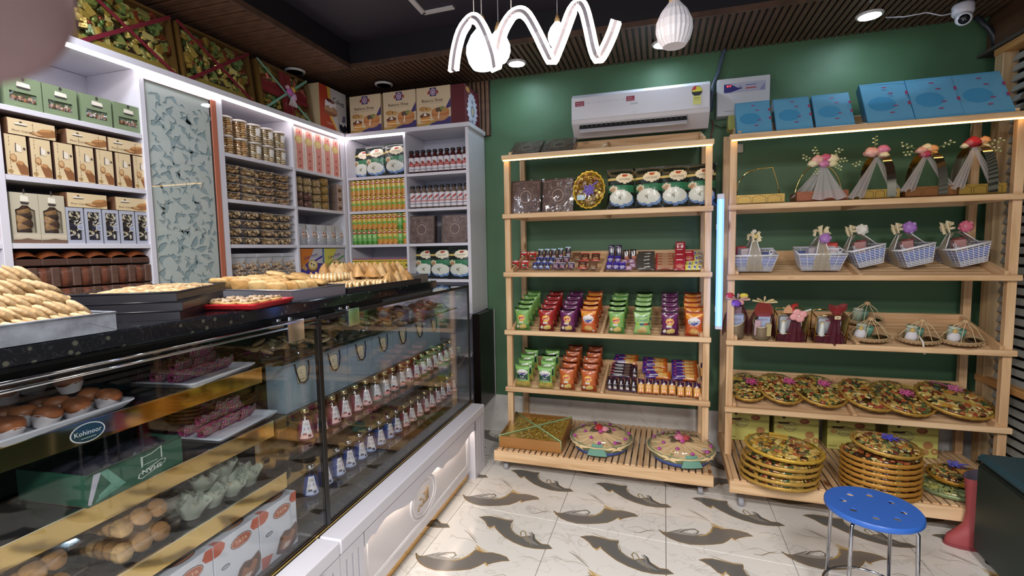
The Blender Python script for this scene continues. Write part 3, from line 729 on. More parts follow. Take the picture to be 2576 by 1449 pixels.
def pouchf(w, h, kind):
    """stand-up pouch: clear with nuts and a yellow label, or silver with a sticker"""
    def f():
        t = thing('pouch'); bul = lambda u, v: .024 * (max(0, math.sin(PI * u)) ** .6) * (max(0, math.sin(PI * min(1, v * 1.05))) ** .5) * (1.15 - v * .8)
        fr_ = lambda u, v: ((u - .5) * w, .026 - bul(u, v), v * h)
        if kind == 0:
            M().grid(fr_, 10, 12, 'ffffff').obj('film_front', 'film', t)
            b = M().grid(lambda u, v: ((.5 - u) * w, .028 + bul(u, v) * .6, v * h), 6, 8, 'cfd2da'); b.obj('film_back', 'pouch', t)
            c = M(); r2 = random.Random(31)
            for k in range(60):
                u, v = r2.uniform(.1, .9), r2.uniform(.20, .74 if abs(k % 7 - 3) > 1 else .76); p = fr_(u, v)
                c.sph((p[0], p[1] + .007, p[2]), (.0105, .005, .0065), ('b8987a', 'c8aa88', 'a4846a', 'd2b898')[k % 4], 7, 5, rot=Matrix.Rotation(r2.uniform(-.9, .9), 3, 'Y'))
            c.obj('nuts', 'food', t)
            l = M().grid(lambda u, v: ((u - .5) * w * .92, .0245 - bul(.04 + u * .92, .02 + v * .17), .003 + v * .17 * h), 8, 3, 'c9a23c'); l.obj('label', 'paper', t)
            M().box(-w / 2, w / 2, .025, .029, h * .90, h, 'c9ccd4').obj('top_seal', 'pouch', t)
        else:
            M().grid(fr_, 10, 12, 'c3c5cc').obj('foil_front', 'foil', t)
            M().box(-w / 2, w / 2, .0265, .030, 0, h, 'a9abb3').obj('foil_back', 'foil', t)
            s_ = M()
            g = lambda u, v: ((u - .5) * w, .0245 - bul(u, v), v * h)
            s_.grid(lambda u, v: g(.42 + .28 * u, .38 + .26 * v), 6, 6, lambda u, v: ('b3502e' if (u - .5) ** 2 + (v - .5) ** 2 < .2 and abs(v - .5) > .1 else 'd9cfc4')); s_.obj('sticker', 'paper', t)
        return t
    return f
P_ = Proto(pouchf(.112, .205, 0))
for i in range(5): P_.put(LM(2.150 + .099 * i, LZ[3], .008 + .004 * (i % 2)), f'clear pouch of brown nuts with yellow label, {nth(i,5)} from the left', 'pouch', 'clear nut pouches')
def pink_box(w, h, kind):
    def f():
        m = M(); P, Wt = 'd98a7c', 'ecd6cb'
        sh = [('r', .0, 0, .2, 1, Wt), ('r', .84, 0, 1, 1, Wt), ('e', .45, .42, .40, .20, 'c9a95e'), ('e', .5, .40, .30, .15, 'dcc27e'), ('r', .5, .72, .62, .84, '9c3f35')] if kind else [('r', 0, 0, .22, 1, Wt), ('r', .84, 0, 1, 1, Wt), ('r', .45, .3, .6, .62, '9c4a42')]
        sized(m, w, .08, h, Wt, P, sh, b=.001); return m.obj('sweet_box', 'paper')
    return f
PA, PB = Proto(pink_box(.088, .132, 1)), Proto(pink_box(.088, .0435, 0))
for i in range(5):
    y = 2.668 + .0925 * i
    PA.put(LM(y, LZ[0] + .1325), f'tall pink and white sweet box, {nth(i,5)} from the left under the lit edge', 'box', 'tall pink sweet boxes')
    for j in range(3): PB.put(LM(y, LZ[0] + .0441 * j), f'flat pink sweet box, {nth(i,5)} stack from the left, {("bottom","middle","top")[j]} layer', 'box', 'flat pink sweet boxes')
def tin(col, speck, h=.05):
    def f():
        t = thing('round_tub'); r = .041; r2 = random.Random(len(col) + h * 1000)
        c = M().lathe([(0, .001), (r - .003, .001), (r - .003, h - .006), (0, h - .006)], 14, col, 0, (0, r, 0)); c.obj('filling', 'food', t)
        if speck:
            p = M()
            for k in range(26):
                a, z = r2.uniform(PI, 2 * PI), r2.uniform(.006, h - .012)
                p.sph(((r - .003) * math.cos(a), r + (r - .003) * math.sin(a), z), (.006, .003, .003), ('e2d8b8', 'b59a6a', 'cfc6a8')[k % 3], 6, 4, rot=Matrix.Rotation(r2.uniform(0, 3), 3, 'Y'))
            p.obj('nuts', 'food', t)
        M().lathe([(r, 0), (r, h - .004)], 16, 'ffffff', 0, (0, r, 0)).obj('tub_wall', 'clear', t)
        M().lathe([(r + .001, h - .005), (r + .001, h - .0005), (0, h)], 16, 'b9a99a', 0, (0, r, 0)).obj('lid', 'clear', t)
        return t
    return f
TN = [Proto(tin('6b4436', 0)), Proto(tin('a98a58', 1)), Proto(tin('a5803c', 0, .0555))]
for i, n in enumerate((4, 4, 4, 4)):
    y = 2.664 + .0885 * i
    for j in range(n): TN[(0 if j < 2 else 1) if i < 2 else (1 if i == 2 else 2)].put(LM(y, LZ[1] + (.0505, .0505, .0505, .0558)[i] * j), f'round tub of sweets, {nth(i,4)} stack from the left, {("bottom","second","third","top")[j]} tub', 'tub', 'stacked round tubs')
def date_box():
    m = M(); sized(m, .062, .06, .063, '7d6a60', 'b59d90', [('e', .52, .36, .34, .22, '3f2a22'), ('e', .46, .40, .2, .1, '8b6a55'), ('e', .5, .82, .04, .04, '3f2a22')]); return m.obj('date_box', 'paper')
P_ = Proto(date_box)
for j in range(3): P_.put(LM(3.064, LZ[1] + .0635 * (2 - j)), f'small mauve picture box, {("top","middle","bottom")[j]} of the stack in the corner', 'box', 'small mauve boxes')
PS = Proto(pouchf(.085, .140, 1))
for i in range(9): PS.put(LM(2.668 + .0505 * i, LZ[2], .012 + .02 * (i % 2)) @ RZ(-.12), f'silver foil pouch with red sticker, {nth(i,9)} from the left', 'pouch', 'silver foil pouches')
def party(bg1, bg2, bg3):
    def f():
        w, h = .225, .232; m = M()
        sh = [('p', [(0, .4), (.35, .62), (.62, 1), (0, 1)], bg2), ('p', [(.35, .62), (1, .55), (1, 1), (.62, 1)], 'c3c0c6'), ('p', [(.62, .60), (.98, .74), (.98, .80), (.62, .66)], bg1), ('e', .54, .50, .23, .17, '8d6742'), ('e', .54, .52, .20, .14, 'e0c07a'), ('e', .54, .54, .14, .09, 'f0dfb0'), ('e', .48, .56, .03, .03, '3b2018'), ('e', .58, .52, .03, .03, '3b2018'),
              ('p', [(.06, .44), (.14, .58), (.30, .42), (.22, .36)], 'c79a66'), ('p', [(.82, .40), (.92, .52), (.90, .38)], 'd8c8a0'), ('t', 'Cake Party', .46, .78, .085, '5a3c86', .62, .22), ('e', .10, .13, .07, .08, 'b5392f'), ('e', .93, .20, .05, .06, 'b5392f')] + [('e', .5 + .06 * q - .1, .16 + .05 * (q % 3), .012, .014, 'ffffff') for q in range(5)]
        sized(m, w, .07, h, '6f8dbb', bg1, sh); return m.obj('mix_box', 'gloss')
    return f
Proto(party('44379a', 'd07a35', 0)).put(LM(2.732, LZ[3]), 'purple and orange dessert mix box with cake bowl picture', 'box')
Proto(party('5f9a5c', 'd8d060', 0)).put(LM(2.975, LZ[3]), 'green and yellow dessert mix box with cake bowl picture', 'box')
# ---------------------------------------------------------------- goods on the back-wall shelves
def BMx(x, z, back=.012): return T(x, BY + back, z + .0006)
def bag(w, h, art_, depth=.05, nu=26, nv=34, side='14201a', ears=.0, texts=(), pinch=.12, mat='pouch', seal=.05):
    """pillow or stand-up bag printed on a curved front; returns the thing"""
    t = thing('bag'); m = M()
    def f(u, v, L=0, s_=1):
        b = (max(0.0, math.sin(PI * u)) ** .55) * (max(0.0, math.sin(PI * min(1, max(0, (v - seal * .5) / (1 - seal * 1.5))))) ** .5)
        ww = w * (1 - pinch * math.sin(PI * v))
        return ((u - .5) * ww, depth / 2 - s_ * (b * depth / 2 + L * .0004), v * h + ears * h * (2 * u - 1) ** 2 * max(0, v - .8) * 5)
    m.grid(lambda u, v: f(u, v), nu, nv, art_col(*art_))
    for q in texts: m.text(q[1], lambda u, v: f(u, v, 2), q[2], q[3], q[4], q[5], h / w, q[6] if len(q) > 6 else None, q[7] if len(q) > 7 else 0)
    m.obj('printed_front', mat, t)
    M().grid(lambda u, v: f(1 - u, v, 0, -1), 8, 10, side).obj('back', mat, t)
    c = M(); c.box(-w / 2, w / 2, depth / 2 - .0012, depth / 2 + .0012, h * (1 - seal * .6), h * (1 + ears * .3), side); 
    return t
def green_bag():
    return bag(.155, .225, ([('r', 0, .40, 1, .60, '2c6a48'), ('r', 0, 0, 1, .40, '0f1a18'), ('p', [(0, .6), (1, .6), (1, .50), (.5, .44), (0, .52)], '2f7550'),
        ('r', 0, .70, 1, .76, 'cdb76a'), ('e', .62, .76, .31, .13, 'e6dcc2'), ('e', .62, .83, .1, .028, 'a83a2c'), ('e', .2, .50, .16, .075, 'd8cbb0'), ('e', .2, .47, .12, .05, 'b08a62'),
        ('e', .54, .245, .44, .175, '6d8fc0'), ('e', .50, .30, .43, .17, 'd9ddd2'), ('e', .44, .30, .05, .03, '8d8f78'), ('e', .52, .33, .06, .02, 'b0ad92'), ('e', .47, .26, .02, .03, '77785f')], '16221e'),
        depth=.055, texts=[('t', 'LACHHA', .62, .735, .045, '6b6a60', .40)], seal=.08)
GB = Proto(green_bag)
for i, x in enumerate((-2.165, -2.035, -1.850)): GB.put(BMx(x, 1.951, .085 - .034 * i) @ RZ(-.06) @ S3(1.22, 1, 1.04), f'black and green food bag, {nth(i,3)} from the left on the top back shelf', 'bag', 'black and green food bags')
for i, x in enumerate((-1.665, -1.525, -1.360)): GB.put(BMx(x, 1.1955, .085 - .034 * i) @ RZ(-.05) @ S3(1.25, 1, 1.04), f'black and green food bag, {nth(i,3)} from the left on the bottom back shelf', 'bag', 'black and green food bags')
def can(kind):
    def f():
        t = thing('can'); h, r = .112, .0205; m = M()
        fn = lambda u, v: (r * math.sin((u - .5) * 2 * PI), r - r * math.cos((u - .5) * 2 * PI), .002 + v * (h - .004))
        Y, G = 'd6c060', '78b060'
        sh = ([('r', 0, 0, 1, .14, 'c98a48'), ('r', .36, .30, .64, .50, '6fa84a'), ('e', .5, .24, .14, .12, 'd08a35')] if kind == 0 else [('r', 0, 0, 1, .2, '4f9038'), ('r', .38, .4, .62, .66, 'a9cf86')]) + [('e', .5, .80, .17, .10, 'b0382c'), ('e', .5, .80, .10, .045, 'e6d8b4'), ('r', .38, .55, .62, .60, 'efe3a8')]
        m.grid(fn, 26, 14, art_col(sh, Y if kind == 0 else G)); m.obj('printed_wall', 'gloss', t)
        M().lathe([(r - .001, 0), (r, .002)], 14, 'c9a24a', 0, (0, r, 0)).obj('base_rim', 'steel', t)
        M().lathe([(r, h - .002), (r - .001, h), (r - .003, h - .003), (0, h - .003)], 14, 'c9a24a', 0, (0, r, 0)).obj('lid', 'steel', t)
        return t
    return f
CY, CG = Proto(can(0)), Proto(can(1))
for s, z in enumerate((1.702, 1.453)):
    for j in range(2):
        for i in range(11):
            g = s == 1 and ((j == 0 and i in (0, 1, 2, 3, 4, 9)) or (j == 1 and i == 9))
            (CG if g else CY).put(BMx(-2.203 + .0428 * i, z + .1125 * j), f'{"green" if g else "yellow"} round drink can, {nth(i,11)} from the left, {("lower","upper")[j]} row on {("second","third")[s]} back shelf', 'can', f'drink cans on the {("second","third")[s]} back shelf')
def small_pack():
    m = M(); w, h = .0405, .0770
    sized(m, w, .03, h, 'c7b25a', 'd6c04c', [('r', 0, .86, 1, 1, '8d5a8a'), ('r', .1, .66, .9, .76, '7a6a30'), ('p', [(.1, .1), (.45, .55), (.55, .5), (.3, .08)], '8a8a3c'), ('e', .68, .30, .2, .14, '5f5a2c'), ('r', .3, .88, .7, .96, 'c2533e')]); return m.obj('snack_pack', 'gloss')
P_ = Proto(small_pack)
for j in range(2):
    for i in range(11): P_.put(BMx(-2.203 + .0428 * i, 1.1955 + .0775 * (j + .0)) if j else BMx(-2.203 + .0428 * i, 1.1955), f'small yellow snack pack, {nth(i,11)} from the left in the {("lower","upper")[j]} row', 'pack', 'small yellow snack packs')
def bottle(kind):
    def f():
        t = thing('bottle'); r = .0215; o = (0, r, 0)
        M().lathe([(0, 0), (r, .001), (r, .112), (r * .92, .122), (.0125, .134), (.0125, .146), (0, .146)], 16, '4a201e' if kind == 0 else '6b5a4e', 0, o).obj('glass_body', 'gloss', t)
        fn = lambda u, v: ((r + .0004) * math.sin((u - .5) * 3.6), r - (r + .0004) * math.cos((u - .5) * 3.6), .012 + v * .098)
        sh = [('r', 0, .40, 1, .54, 'b0392f'), ('e', .56, .64, .16, .09, '9a2f28'), ('e', .5, .70, .08, .06, '6b2a22'), ('r', .1, .15, .9, .18, '9a9aa2')] if kind == 0 else [('p', [(.45, .52), (.85, .75), (.85, .92), (.45, .68)], 'a8392c'), ('r', .15, .52, .4, .64, '55505a'), ('r', .1, .38, .85, .44, 'c2685c'), ('r', .1, .2, .9, .23, '8d8a92')]
        l = M().grid(fn, 18, 16, art_col(sh, 'd9d5dc'))
        l.text('FRUTTA', lambda u, v: ((r + .0008) * math.sin((u - .5) * 3.6), r - (r + .0008) * math.cos((u - .5) * 3.6), .012 + v * .098), .5, .47 if kind == 0 else .47, .09, 'f2e8e6' if kind == 0 else 'b0392f', 1.35, .66)
        l.obj('label', 'paper', t)
        M().lathe([(.0165, .1455), (.017, .147), (.0165, .159), (.012, .162), (0, .162)], 14, '1d1c20', 0, o).obj('cap', 'plastic', t)
        return t
    return f
for s, (z, k) in enumerate(((1.951, 0), (1.702, 1))):
    P_ = Proto(bottle(k))
    for i in range(10): P_.put(BMx(-1.710 + .0462 * i, z), f'dark fruit drink bottle, {nth(i,10)} from the left on the {("top","second")[s]} right shelf', 'bottle', f'bottles on the {("top","second")[s]} right shelf')
def embossed(w, h, d):
    """brown embossed box under loose film"""
    t = thing('embossed_box'); m = M(); B1, B2 = '5e4a45', '8d776d'
    m.box(-w / 2, w / 2, 0, d, 0, h, '4a3935', 0, .002)
    ring = lambda r0, r1, c, n=20: [('p', [(.5 + r0 * math.cos(2 * PI * a / n), .5 + r0 * w / h * math.sin(2 * PI * a / n)), (.5 + r1 * math.cos(2 * PI * a / n), .5 + r1 * w / h * math.sin(2 * PI * a / n)), (.5 + r1 * math.cos(2 * PI * (a + 1) / n), .5 + r1 * w / h * math.sin(2 * PI * (a + 1) / n)), (.5 + r0 * math.cos(2 * PI * (a + 1) / n), .5 + r0 * w / h * math.sin(2 * PI * (a + 1) / n))], c) for a in range(n)]
    g = front(w, h)
    fx = lambda u, v, L=0: g(u, v, 2)
    art(m, fx, [('r', .03, .03, .97, .97, B1)], h / w)
    fy = lambda u, v, L=0: g(u, v, 5)
    sh = ring(.25, .265, B2) + ring(.15, .20, B2) + [('e', .5 + .33 * math.cos(a * PI / 4), .5 + .33 * w / h * math.sin(a * PI / 4), .07, .07 * w / h, '6d5750') for a in range(8)]
    for cx in (0, 1):
        for cy in (0, 1):
            for k in range(4): sh.append(('e', abs(cx - .09 - .055 * k), abs(cy - .09), .022, .016, B2)); sh.append(('e', abs(cx - .09), abs(cy - .09 - .06 * k), .016, .022, B2))
    for k in range(11): sh.append(('r', .14 + .07 * k, .045, .18 + .07 * k, .06, B2)); sh.append(('r', .14 + .07 * k, .94, .18 + .07 * k, .955, B2))
    art(m, fy, sh, h / w); art(m, lambda u, v, L=0: g(u, v, 8), ring(.085, .09, B2), h / w)
    m.obj('box_body', 'gloss', t)
    f = M().grid(lambda u, v: ((u - .5) * w * 1.02, -.004 - .004 * noise.noise(Vector((u * 5, v * 5, w))), v * h * 1.01), 14, 12, 'ffffff'); f.obj('film_wrap', 'film', t)
    return t
EB = Proto(lambda: embossed(.205, .198, .05))
for i, x in enumerate((-1.645, -1.385)): EB.put(BMx(x, 1.453, .02) @ RX(-.06), f'brown embossed box in shiny film, {("left","right")[i]} one above the black bags', 'box', 'wrapped brown boxes on the back shelves')
# bakery cartons on top of the back shelves
ZT = 2.2686
def bakery_carton():
    w, h, d = .262, .272, .26; m = M(); CR, V = 'cfb998', '43356e'
    sh = [('p', [(.05, .0), (1, 0), (1, .22), (.60, .16), (.30, .02)], V), ('p', [(1, .45), (1, .68), (.82, .40)], V), ('p', [(0, 0), (.28, .04), (.60, .13), (.60, .18), (.2, .10), (0, .09)], 'c0964c'),
          ('r', .40, .76, .59, .97, V), ('p', [(.34, .88), (.40, .91), (.40, .83), (.34, .80)], '9c3f3a'), ('p', [(.65, .88), (.59, .91), (.59, .83), (.65, .80)], '9c3f3a'), ('e', .495, .865, .075, .085, 'd8c2c8'), ('e', .495, .865, .055, .065, '8a6a96'),
          ('t', 'B', .495, .862, .07, 'efe4e8'), ('t', 'Bakery Shop', .47, .655, .075, '4b3428', .62), ('r', .09, .575, .83, .579, '9c8468'),
          ('e', .20, .46, .13, .06, 'b98a4c'), ('e', .33, .44, .11, .055, 'c79a5c'), ('e', .29, .46, .02, .025, '6b4526'),
          ('p', [(.12, .12), (.40, .12), (.38, .26), (.12, .24)], 'd08a3c'), ('p', [(.10, .24), (.38, .26), (.40, .31), (.24, .37), (.10, .30)], '6b3f2c'), ('r', .13, .165, .39, .19, 'e8d9a8'), ('p', [(.2, .28), (.25, .38), (.31, .28)], 'efe6d8'),
          ('e', .70, .26, .25, .14, 'c08a5c'), ('r', .45, .26, .95, .38, 'b8703c'), ('e', .70, .38, .25, .09, 'c4864e'), ('e', .66, .40, .10, .06, '5c4a3c'), ('e', .76, .43, .07, .05, '7d8a4c'), ('e', .82, .40, .05, .04, 'b09058'), ('p', [(.62, .2), (.65, .36), (.68, .36), (.66, .16)], 'ecd9c0')]
    sized(m, w, d, h, CR, 'd9c4a2', sh); return m.obj('carton', 'paper')
P_ = Proto(bakery_carton)
for i, x in enumerate((-2.070, -1.788, -1.520)): P_.put(T(x, BY + .022, ZT), f'cream and violet bakery shop carton, {nth(i,3)} from the left on top of the shelves', 'carton', 'bakery shop cartons')
m = M(); w, h, d = .104, .268, .27
m.box(-w / 2, w / 2, 0, d, 0, h, '5f2029', 0, .001)
sd = lambda u, v, L=0: (w / 2 + L * .0002, u * d, v * h)
r2 = random.Random(9)
sh = [('p', [(.5 + (.33 + .09 * (k % 2)) * math.cos(2 * PI * k / 36) * (.8 + .2 * r2.random()), .47 + (.38 + .06 * (k % 2)) * math.sin(2 * PI * k / 36)) for k in range(36)], 'c2c4d2'), ('e', .52, .42, .13, .16, '7f8494'), ('e', .52, .42, .08, .10, 'b9a98c'), ('e', .5, .66, .07, .06, '8a8ea0'), ('e', .48, .16, .08, .05, '8a8ea0'), ('e', .2, .90, .14, .07, 'b98a4c')]
art(m, sd, sh, h / d)
tag(m.obj('carton', 'paper', None, T(-1.335, BY + .022, ZT)), 'maroon carton with a silver printed side at the end of the shelf top', 'carton')
def cakes_box():
    w, h, d = .300, .300, .22; m = M()
    sh = [('r', 0, 0, 1, 1, 'c9c4c6'), ('p', [(0, 0), (.62, 0), (.40, .30), (.30, 1), (0, 1)], 'b0432f'), ('p', [(.62, 0), (.68, 0), (.46, .30), (.40, 1), (.28, 1), (.36, .3)], 'd8b054'),
          ('t', 'Cakes', .70, .74, .13, '1d1a20', .42, -.08), ('r', .60, .60, .80, .605, '6d6a70'), ('e', .40, .44, .24, .10, '8d5a3c'), ('p', [(.16, .44), (.64, .42), (.60, .64), (.20, .66)], 'b98f72'), ('e', .40, .64, .21, .07, 'ece8ee'), ('p', [(.18, .60), (.62, .60), (.60, .54), (.5, .58), (.4, .52), (.3, .57), (.2, .53)], 'ece8ee'), ('e', .36, .69, .12, .04, '5a1f2a'), ('e', .46, .67, .08, .03, '7a2a34'),
          ('e', .84, .14, .15, .09, '2c2a38'), ('r', .69, .14, .99, .28, '2c2a38'), ('p', [(.69, .28), (.99, .28), (.97, .20), (.9, .25), (.84, .18), (.77, .24), (.72, .2)], 'e6e2ec'), ('p', [(.80, .28), (.93, .32), (.95, .46), (.84, .44)], '6d6a86'), ('t', 'Cakes', .33, .16, .05, 'e8c8b8', .2)]
    sized(m, w, d, h, 'c9b48e', 'c9c4c6', sh); return m.obj('cake_box', 'gloss')
Proto(cakes_box).put(T(SX - .01, 3.035, ZT) @ LEFT, 'red and white cakes carton with cake picture in the shelf corner', 'carton')
# gift hampers leaning on the ceiling side of the left shelf
def candies(m, n, w, h, y, cols, seed, z0=0.0, s=(.020, .009, .012), x0=0.0, dy=.012):
    r2 = random.Random(seed)
    for k in range(n):
        e = Matrix.Rotation(r2.uniform(0, PI), 3, 'Y') @ Matrix.Rotation(r2.uniform(-.6, .6), 3, 'X')
        q = r2.uniform(.7, 1.25); p = (x0 + r2.uniform(-w / 2, w / 2), y + r2.uniform(0, dy), z0 + r2.uniform(0, h))
        c = r2.choice(cols)
        if r2.random() < .6: m.sph(p, (s[0] * q, s[1] * q, s[2] * q), c, 6, 4, rot=e)
        else:
            v = [e @ Vector((a * s[0] * q, b * s[1] * q, cc * s[2] * q)) + Vector(p) for a in (-1, 1) for b in (-1, 1) for cc in (-1, 1)]
            m.add(v, [(0, 1, 3, 2), (4, 6, 7, 5), (0, 4, 5, 1), (2, 3, 7, 6), (0, 2, 6, 4), (1, 5, 7, 3)], c)
GOLDS = ['b59a45', 'c9b45c', 'a8883a', '8e9a4e', '6d8a46', '4a5a2c', '8d3a24', '3a2a20', 'd8c878', 'a09a58']
def ribbon(m, a, b, w, c, off=0.0, mi=0):
    a, b = Vector(a), Vector(b); d = (b - a).normalized(); n = Vector((0, -1, 0)); s_ = d.cross(n).normalized() * (w / 2)
    o = n * off; m.add([a - s_ + o, b - s_ + o, b + s_ + o, a + s_ + o], [(0, 1, 2, 3)], c, mi)
    m.add([a - s_ + o - n * .0015, b - s_ + o - n * .0015, b + s_ + o - n * .0015, a + s_ + o - n * .0015], [(3, 2, 1, 0)], c, mi)
def hamper(kind, w=.445, h=.30, d=.11):
    t = thing('gift_hamper'); Br = '6a4a26'; f = .0
    m = M(); e = .012
    m.box(-w / 2, w / 2, .05, d, 0, h, Br, 0, .002)
    for q in ((-w / 2, -w / 2 + e, 0, h), (w / 2 - e, w / 2, 0, h), (-w / 2 + e, w / 2 - e, 0, e), (-w / 2 + e, w / 2 - e, h - e, h)): m.box(q[0], q[1], 0, .05, q[2], q[3], '80602e')
    m.box(-w / 2 + e, w / 2 - e, .045, .05, e, h - e, 'b39a4a'); m.obj('tray', 'goldpaper', t)
    if kind == 0:
        c = M(); candies(c, 190, w * .86, h * .76, .012, GOLDS, 5 + int(w * 1000), h * .16); c.obj('sweets', 'foil', t)
        M().box(-w / 2 + e, w / 2 - e, .004, .04, e, h * .15, 'b9a24c').obj('gold_base', 'goldpaper', t)
        r = M(); ribbon(r, (-w / 2, -.002, 0), (w / 2, -.002, h), .017, '6f2630', .0015); ribbon(r, (-w / 2, -.002, h), (w / 2, -.002, 0), .017, '7a2a34', .0028); r.obj('ribbon', 'gloss', t)
    else:
        b = M(); b.grid(lambda u, v: (-w / 2 + e + u * (w - 2 * e), .012 + .006 * math.sin(9 * v + u * 3), h * .40 + v * h * .26), 12, 5, '8a1f28'); b.grid(lambda u, v: ((u - .5) * w * .22 + w * .02, .008 + .006 * math.sin(11 * u), e + v * (h - 2 * e)), 6, 10, '8a1f28'); b.obj('satin_cross', 'cloth', t)
        c = M()
        for sx in (-1, 1):
            for sz in (0, 1): candies(c, 34, w * .30, h * .22, .016, GOLDS + ['a03a28', '3d7a4a'], 40 + sx + 3 * sz, h * (.12 if sz == 0 else .70), x0=sx * w * .30)
        c.obj('sweets', 'foil', t)
        r = M(); ribbon(r, (-w / 2, -.002, 0), (w / 2, -.002, h), .014, '7fb09a', .0015); ribbon(r, (-w / 2, -.002, h), (w / 2, -.002, 0), .014, '86b8a0', .0028); r.obj('ribbon', 'gloss', t)
        fl_ = M()
        for k, (x, z, s_, cc) in enumerate(((.02, .165, .028, 'b565a8'), (.045, .185, .02, 'd8b048'), (.045, .14, .024, 'c9a0c4'), (.0, .19, .014, 'c99aa0'))): fl_.sph((x, -.015, z), (s_, .016, s_), cc, 9, 6, lump=.4, seed=k)
        for k in range(5): fl_.tube([(.03, -.012, .14), (.03 + .012 * (k - 2), -.018, .10), (.03 + .016 * (k - 2), -.012, .075)], .004, 'd0c4c4', 5)
        fl_.obj('silk_flower', 'cloth', t)
    M().box(-w / 2, w / 2, -.001, -.0006, 0, h, 'ffffff').obj('film_wrap', 'film', t)
    return t
HP = Proto(lambda: hamper(0))
for i, y in enumerate((1.175, 1.655, 2.130)): HP.put(T(SX - .035, y, ZT + .0005) @ LEFT @ RX(-.12), ('gold sweet hamper with maroon ribbon, partly behind the thumb', 'large gold sweet hamper with maroon ribbon cross at upper left', 'gold sweet hamper beside the red satin hamper')[i], 'hamper', 'gold gift hampers')
Proto(lambda: hamper(1, .43)).put(T(SX - .035, 2.625, ZT + .0005) @ LEFT @ RX(-.12), 'red satin gift hamper with silk flower next to the cakes carton', 'hamper')
# ---------------------------------------------------------------- glass sales counter (frame FK: x to the customers, y to the wall)
YF, YM, YN = .18, -1.263, -2.95          # far end, black mullion, near end
ct = thing('sales_counter', 'long glass sales counter with black marble top and carved white base', 'counter', None, FK)
def cp(name, m, mats): return m.obj(name, mats, ct)
KW = 'd3d2dc'
PROF = [(.025, .296), (-.01, .308), (-.05, .313), (-.11, .306), (-.17, .292), (-.264, .276), (-.33, .280), (-.40, .290), (-.44, .292), (-.466, .280), (-.492, .298), (-.535, .318), (-.579, .318), (-.614, .312), (-.65, .318), (-.70, .320), (-.745, .305), (-.772, .283), (-.80, .284), (-.867, .292), (-.949, .318), (-1.017, .330), (-1.073, .322), (-1.101, .306), (-1.122, .318), (-1.148, .312), (-1.177, .300)]
# far corner pillar with three slots, near pillars at the joint
def pillar(y0, y1, side):
    m = M(); n = 3; w = (y1 - y0); z0, z1 = .075, .325; sw = .010
    m.box(-.07, -.012, y0, y1, .0, .358, KW)
    ys = [y0] 
    for k in range(n):
        c_ = y0 + w * (k + 1) / (n + 1); ys += [c_ - sw / 2, c_ + sw / 2]
    ys.append(y1)
    for k in range(0, len(ys), 2): m.box(-.012, 0, ys[k], ys[k + 1], .0, .358, KW)
    for k in range(1, len(ys) - 1, 2):
        m.box(-.012, 0, ys[k], ys[k + 1], 0, z0, KW); m.box(-.012, 0, ys[k], ys[k + 1], z1, .358, KW); m.box(-.0125, -.0117, ys[k], ys[k + 1], z0, z1, '7a6040')
    return cp('pillar', m, 'lam')
pillar(.0, .178, 1); pillar(-1.322, -1.18, 1); pillar(-1.47, -1.326, 1); pillar(-2.75, -2.61, 1)
def fascia(y0, y1, off):
    cp('top_rail', M().box(-.085, .004, y0, y1, .36, .416, KW, 0, .006), 'lam')
    m = M(); P = [(y + off, z) for y, z in PROF]
    for (a, za), (b, zb) in zip(P, P[1:]):
        m.add([(.0, a, za), (.0, b, zb), (.0, b, .36), (.0, a, .36), (-.014, a, za), (-.014, b, zb), (-.014, b, .36), (-.014, a, .36)], [(0, 3, 2, 1), (4, 5, 6, 7), (0, 1, 5, 4)], KW)
    cp('scalloped_fascia', m, 'lam')
    e0, e1 = P[-1][0], 0.0 + off
    p = M().box(-.060, -.032, e0, e1, .052, .36, 'd9d6da')
    cp('recessed_panel', p, 'lam')
    g = M()
    for k in (0, .022):
        g.tube([(-.031, e0 + .04 + k, .11 - k * .4), (-.031, e1 - .04 - k, .11 - k * .4), (-.031, e1 - .04 - k, .27)], .0035, 'dcd9dc', 6); g.tube([(-.031, e0 + .04 + k, .11 - k * .4), (-.031, e0 + .04 + k, .27)], .0035, 'dcd9dc', 6)
    cp('panel_moulding', g, 'lam')
    em = M(); cy, cz = off - .63, .212
    for rr, w_ in ((.135, .0055), (.112, .004)):
        em.tube([(-.030, cy + rr * math.cos(a * PI / 16), cz + rr * .72 * math.sin(a * PI / 16)) for a in range(32)], w_, 'dcd9dc', 6, closed=True)
    # carved calligraphy of the medallion
    for st in ([(.045, .03), (.046, -.03)], [(.030, .034), (.032, -.030), (.022, -.034)], [(.018, .02), (.016, -.028), (-.004, -.032), (-.008, -.010), (-.012, -.032), (-.03, -.034), (-.046, -.022), (-.062, -.045)], [(-.040, .0), (-.036, .012), (-.028, .0)], [(.004, .012), (-.002, .02)]):
        em.tube([(-.0305, cy + a, cz + b) for a, b in st], .0042, '9c8566', 6)
    cp('medallion', em, 'lam')
    L = M().tube([(-.020, y, z + .012) for y, z in P[1:-1]], .003, 'ffffff', 5); cp('base_led', L, 'led_base')
    cp('gold_kick', M().box(-.062, -.045, e0, e1, .002, .050, 'd2a869', 0, .001), 'gold')
fascia(-1.322, .18, 0.0); fascia(-2.75, -1.326, -1.43)
cp('carcass', M().box(-.72, -.068, YN, YF - .002, .003, .355, '2a2826'), 'lam')
cp('case_base', M().box(-.74, -.0855, YN, YF - .004, .356, .420, 'c9b98a', 0, .002), ['gold'])
cp('case_floor', M().box(-.70, -.10, YN, YF - .02, .4205, .424, '35342f'), 'case_floor')
cp('glass_channel', M().box(-.093, -.083, YN, YF - .004, .4205, .434, '4c4438').box(-.0845, -.080, YN, YF - .004, .4205, .426, 'b59a58'), 'chrome')
cp('front_glass', M().box(-.090, -.085, YM + .012, YF - .012, .426, 1.170, 'ffffff'), 'glass')
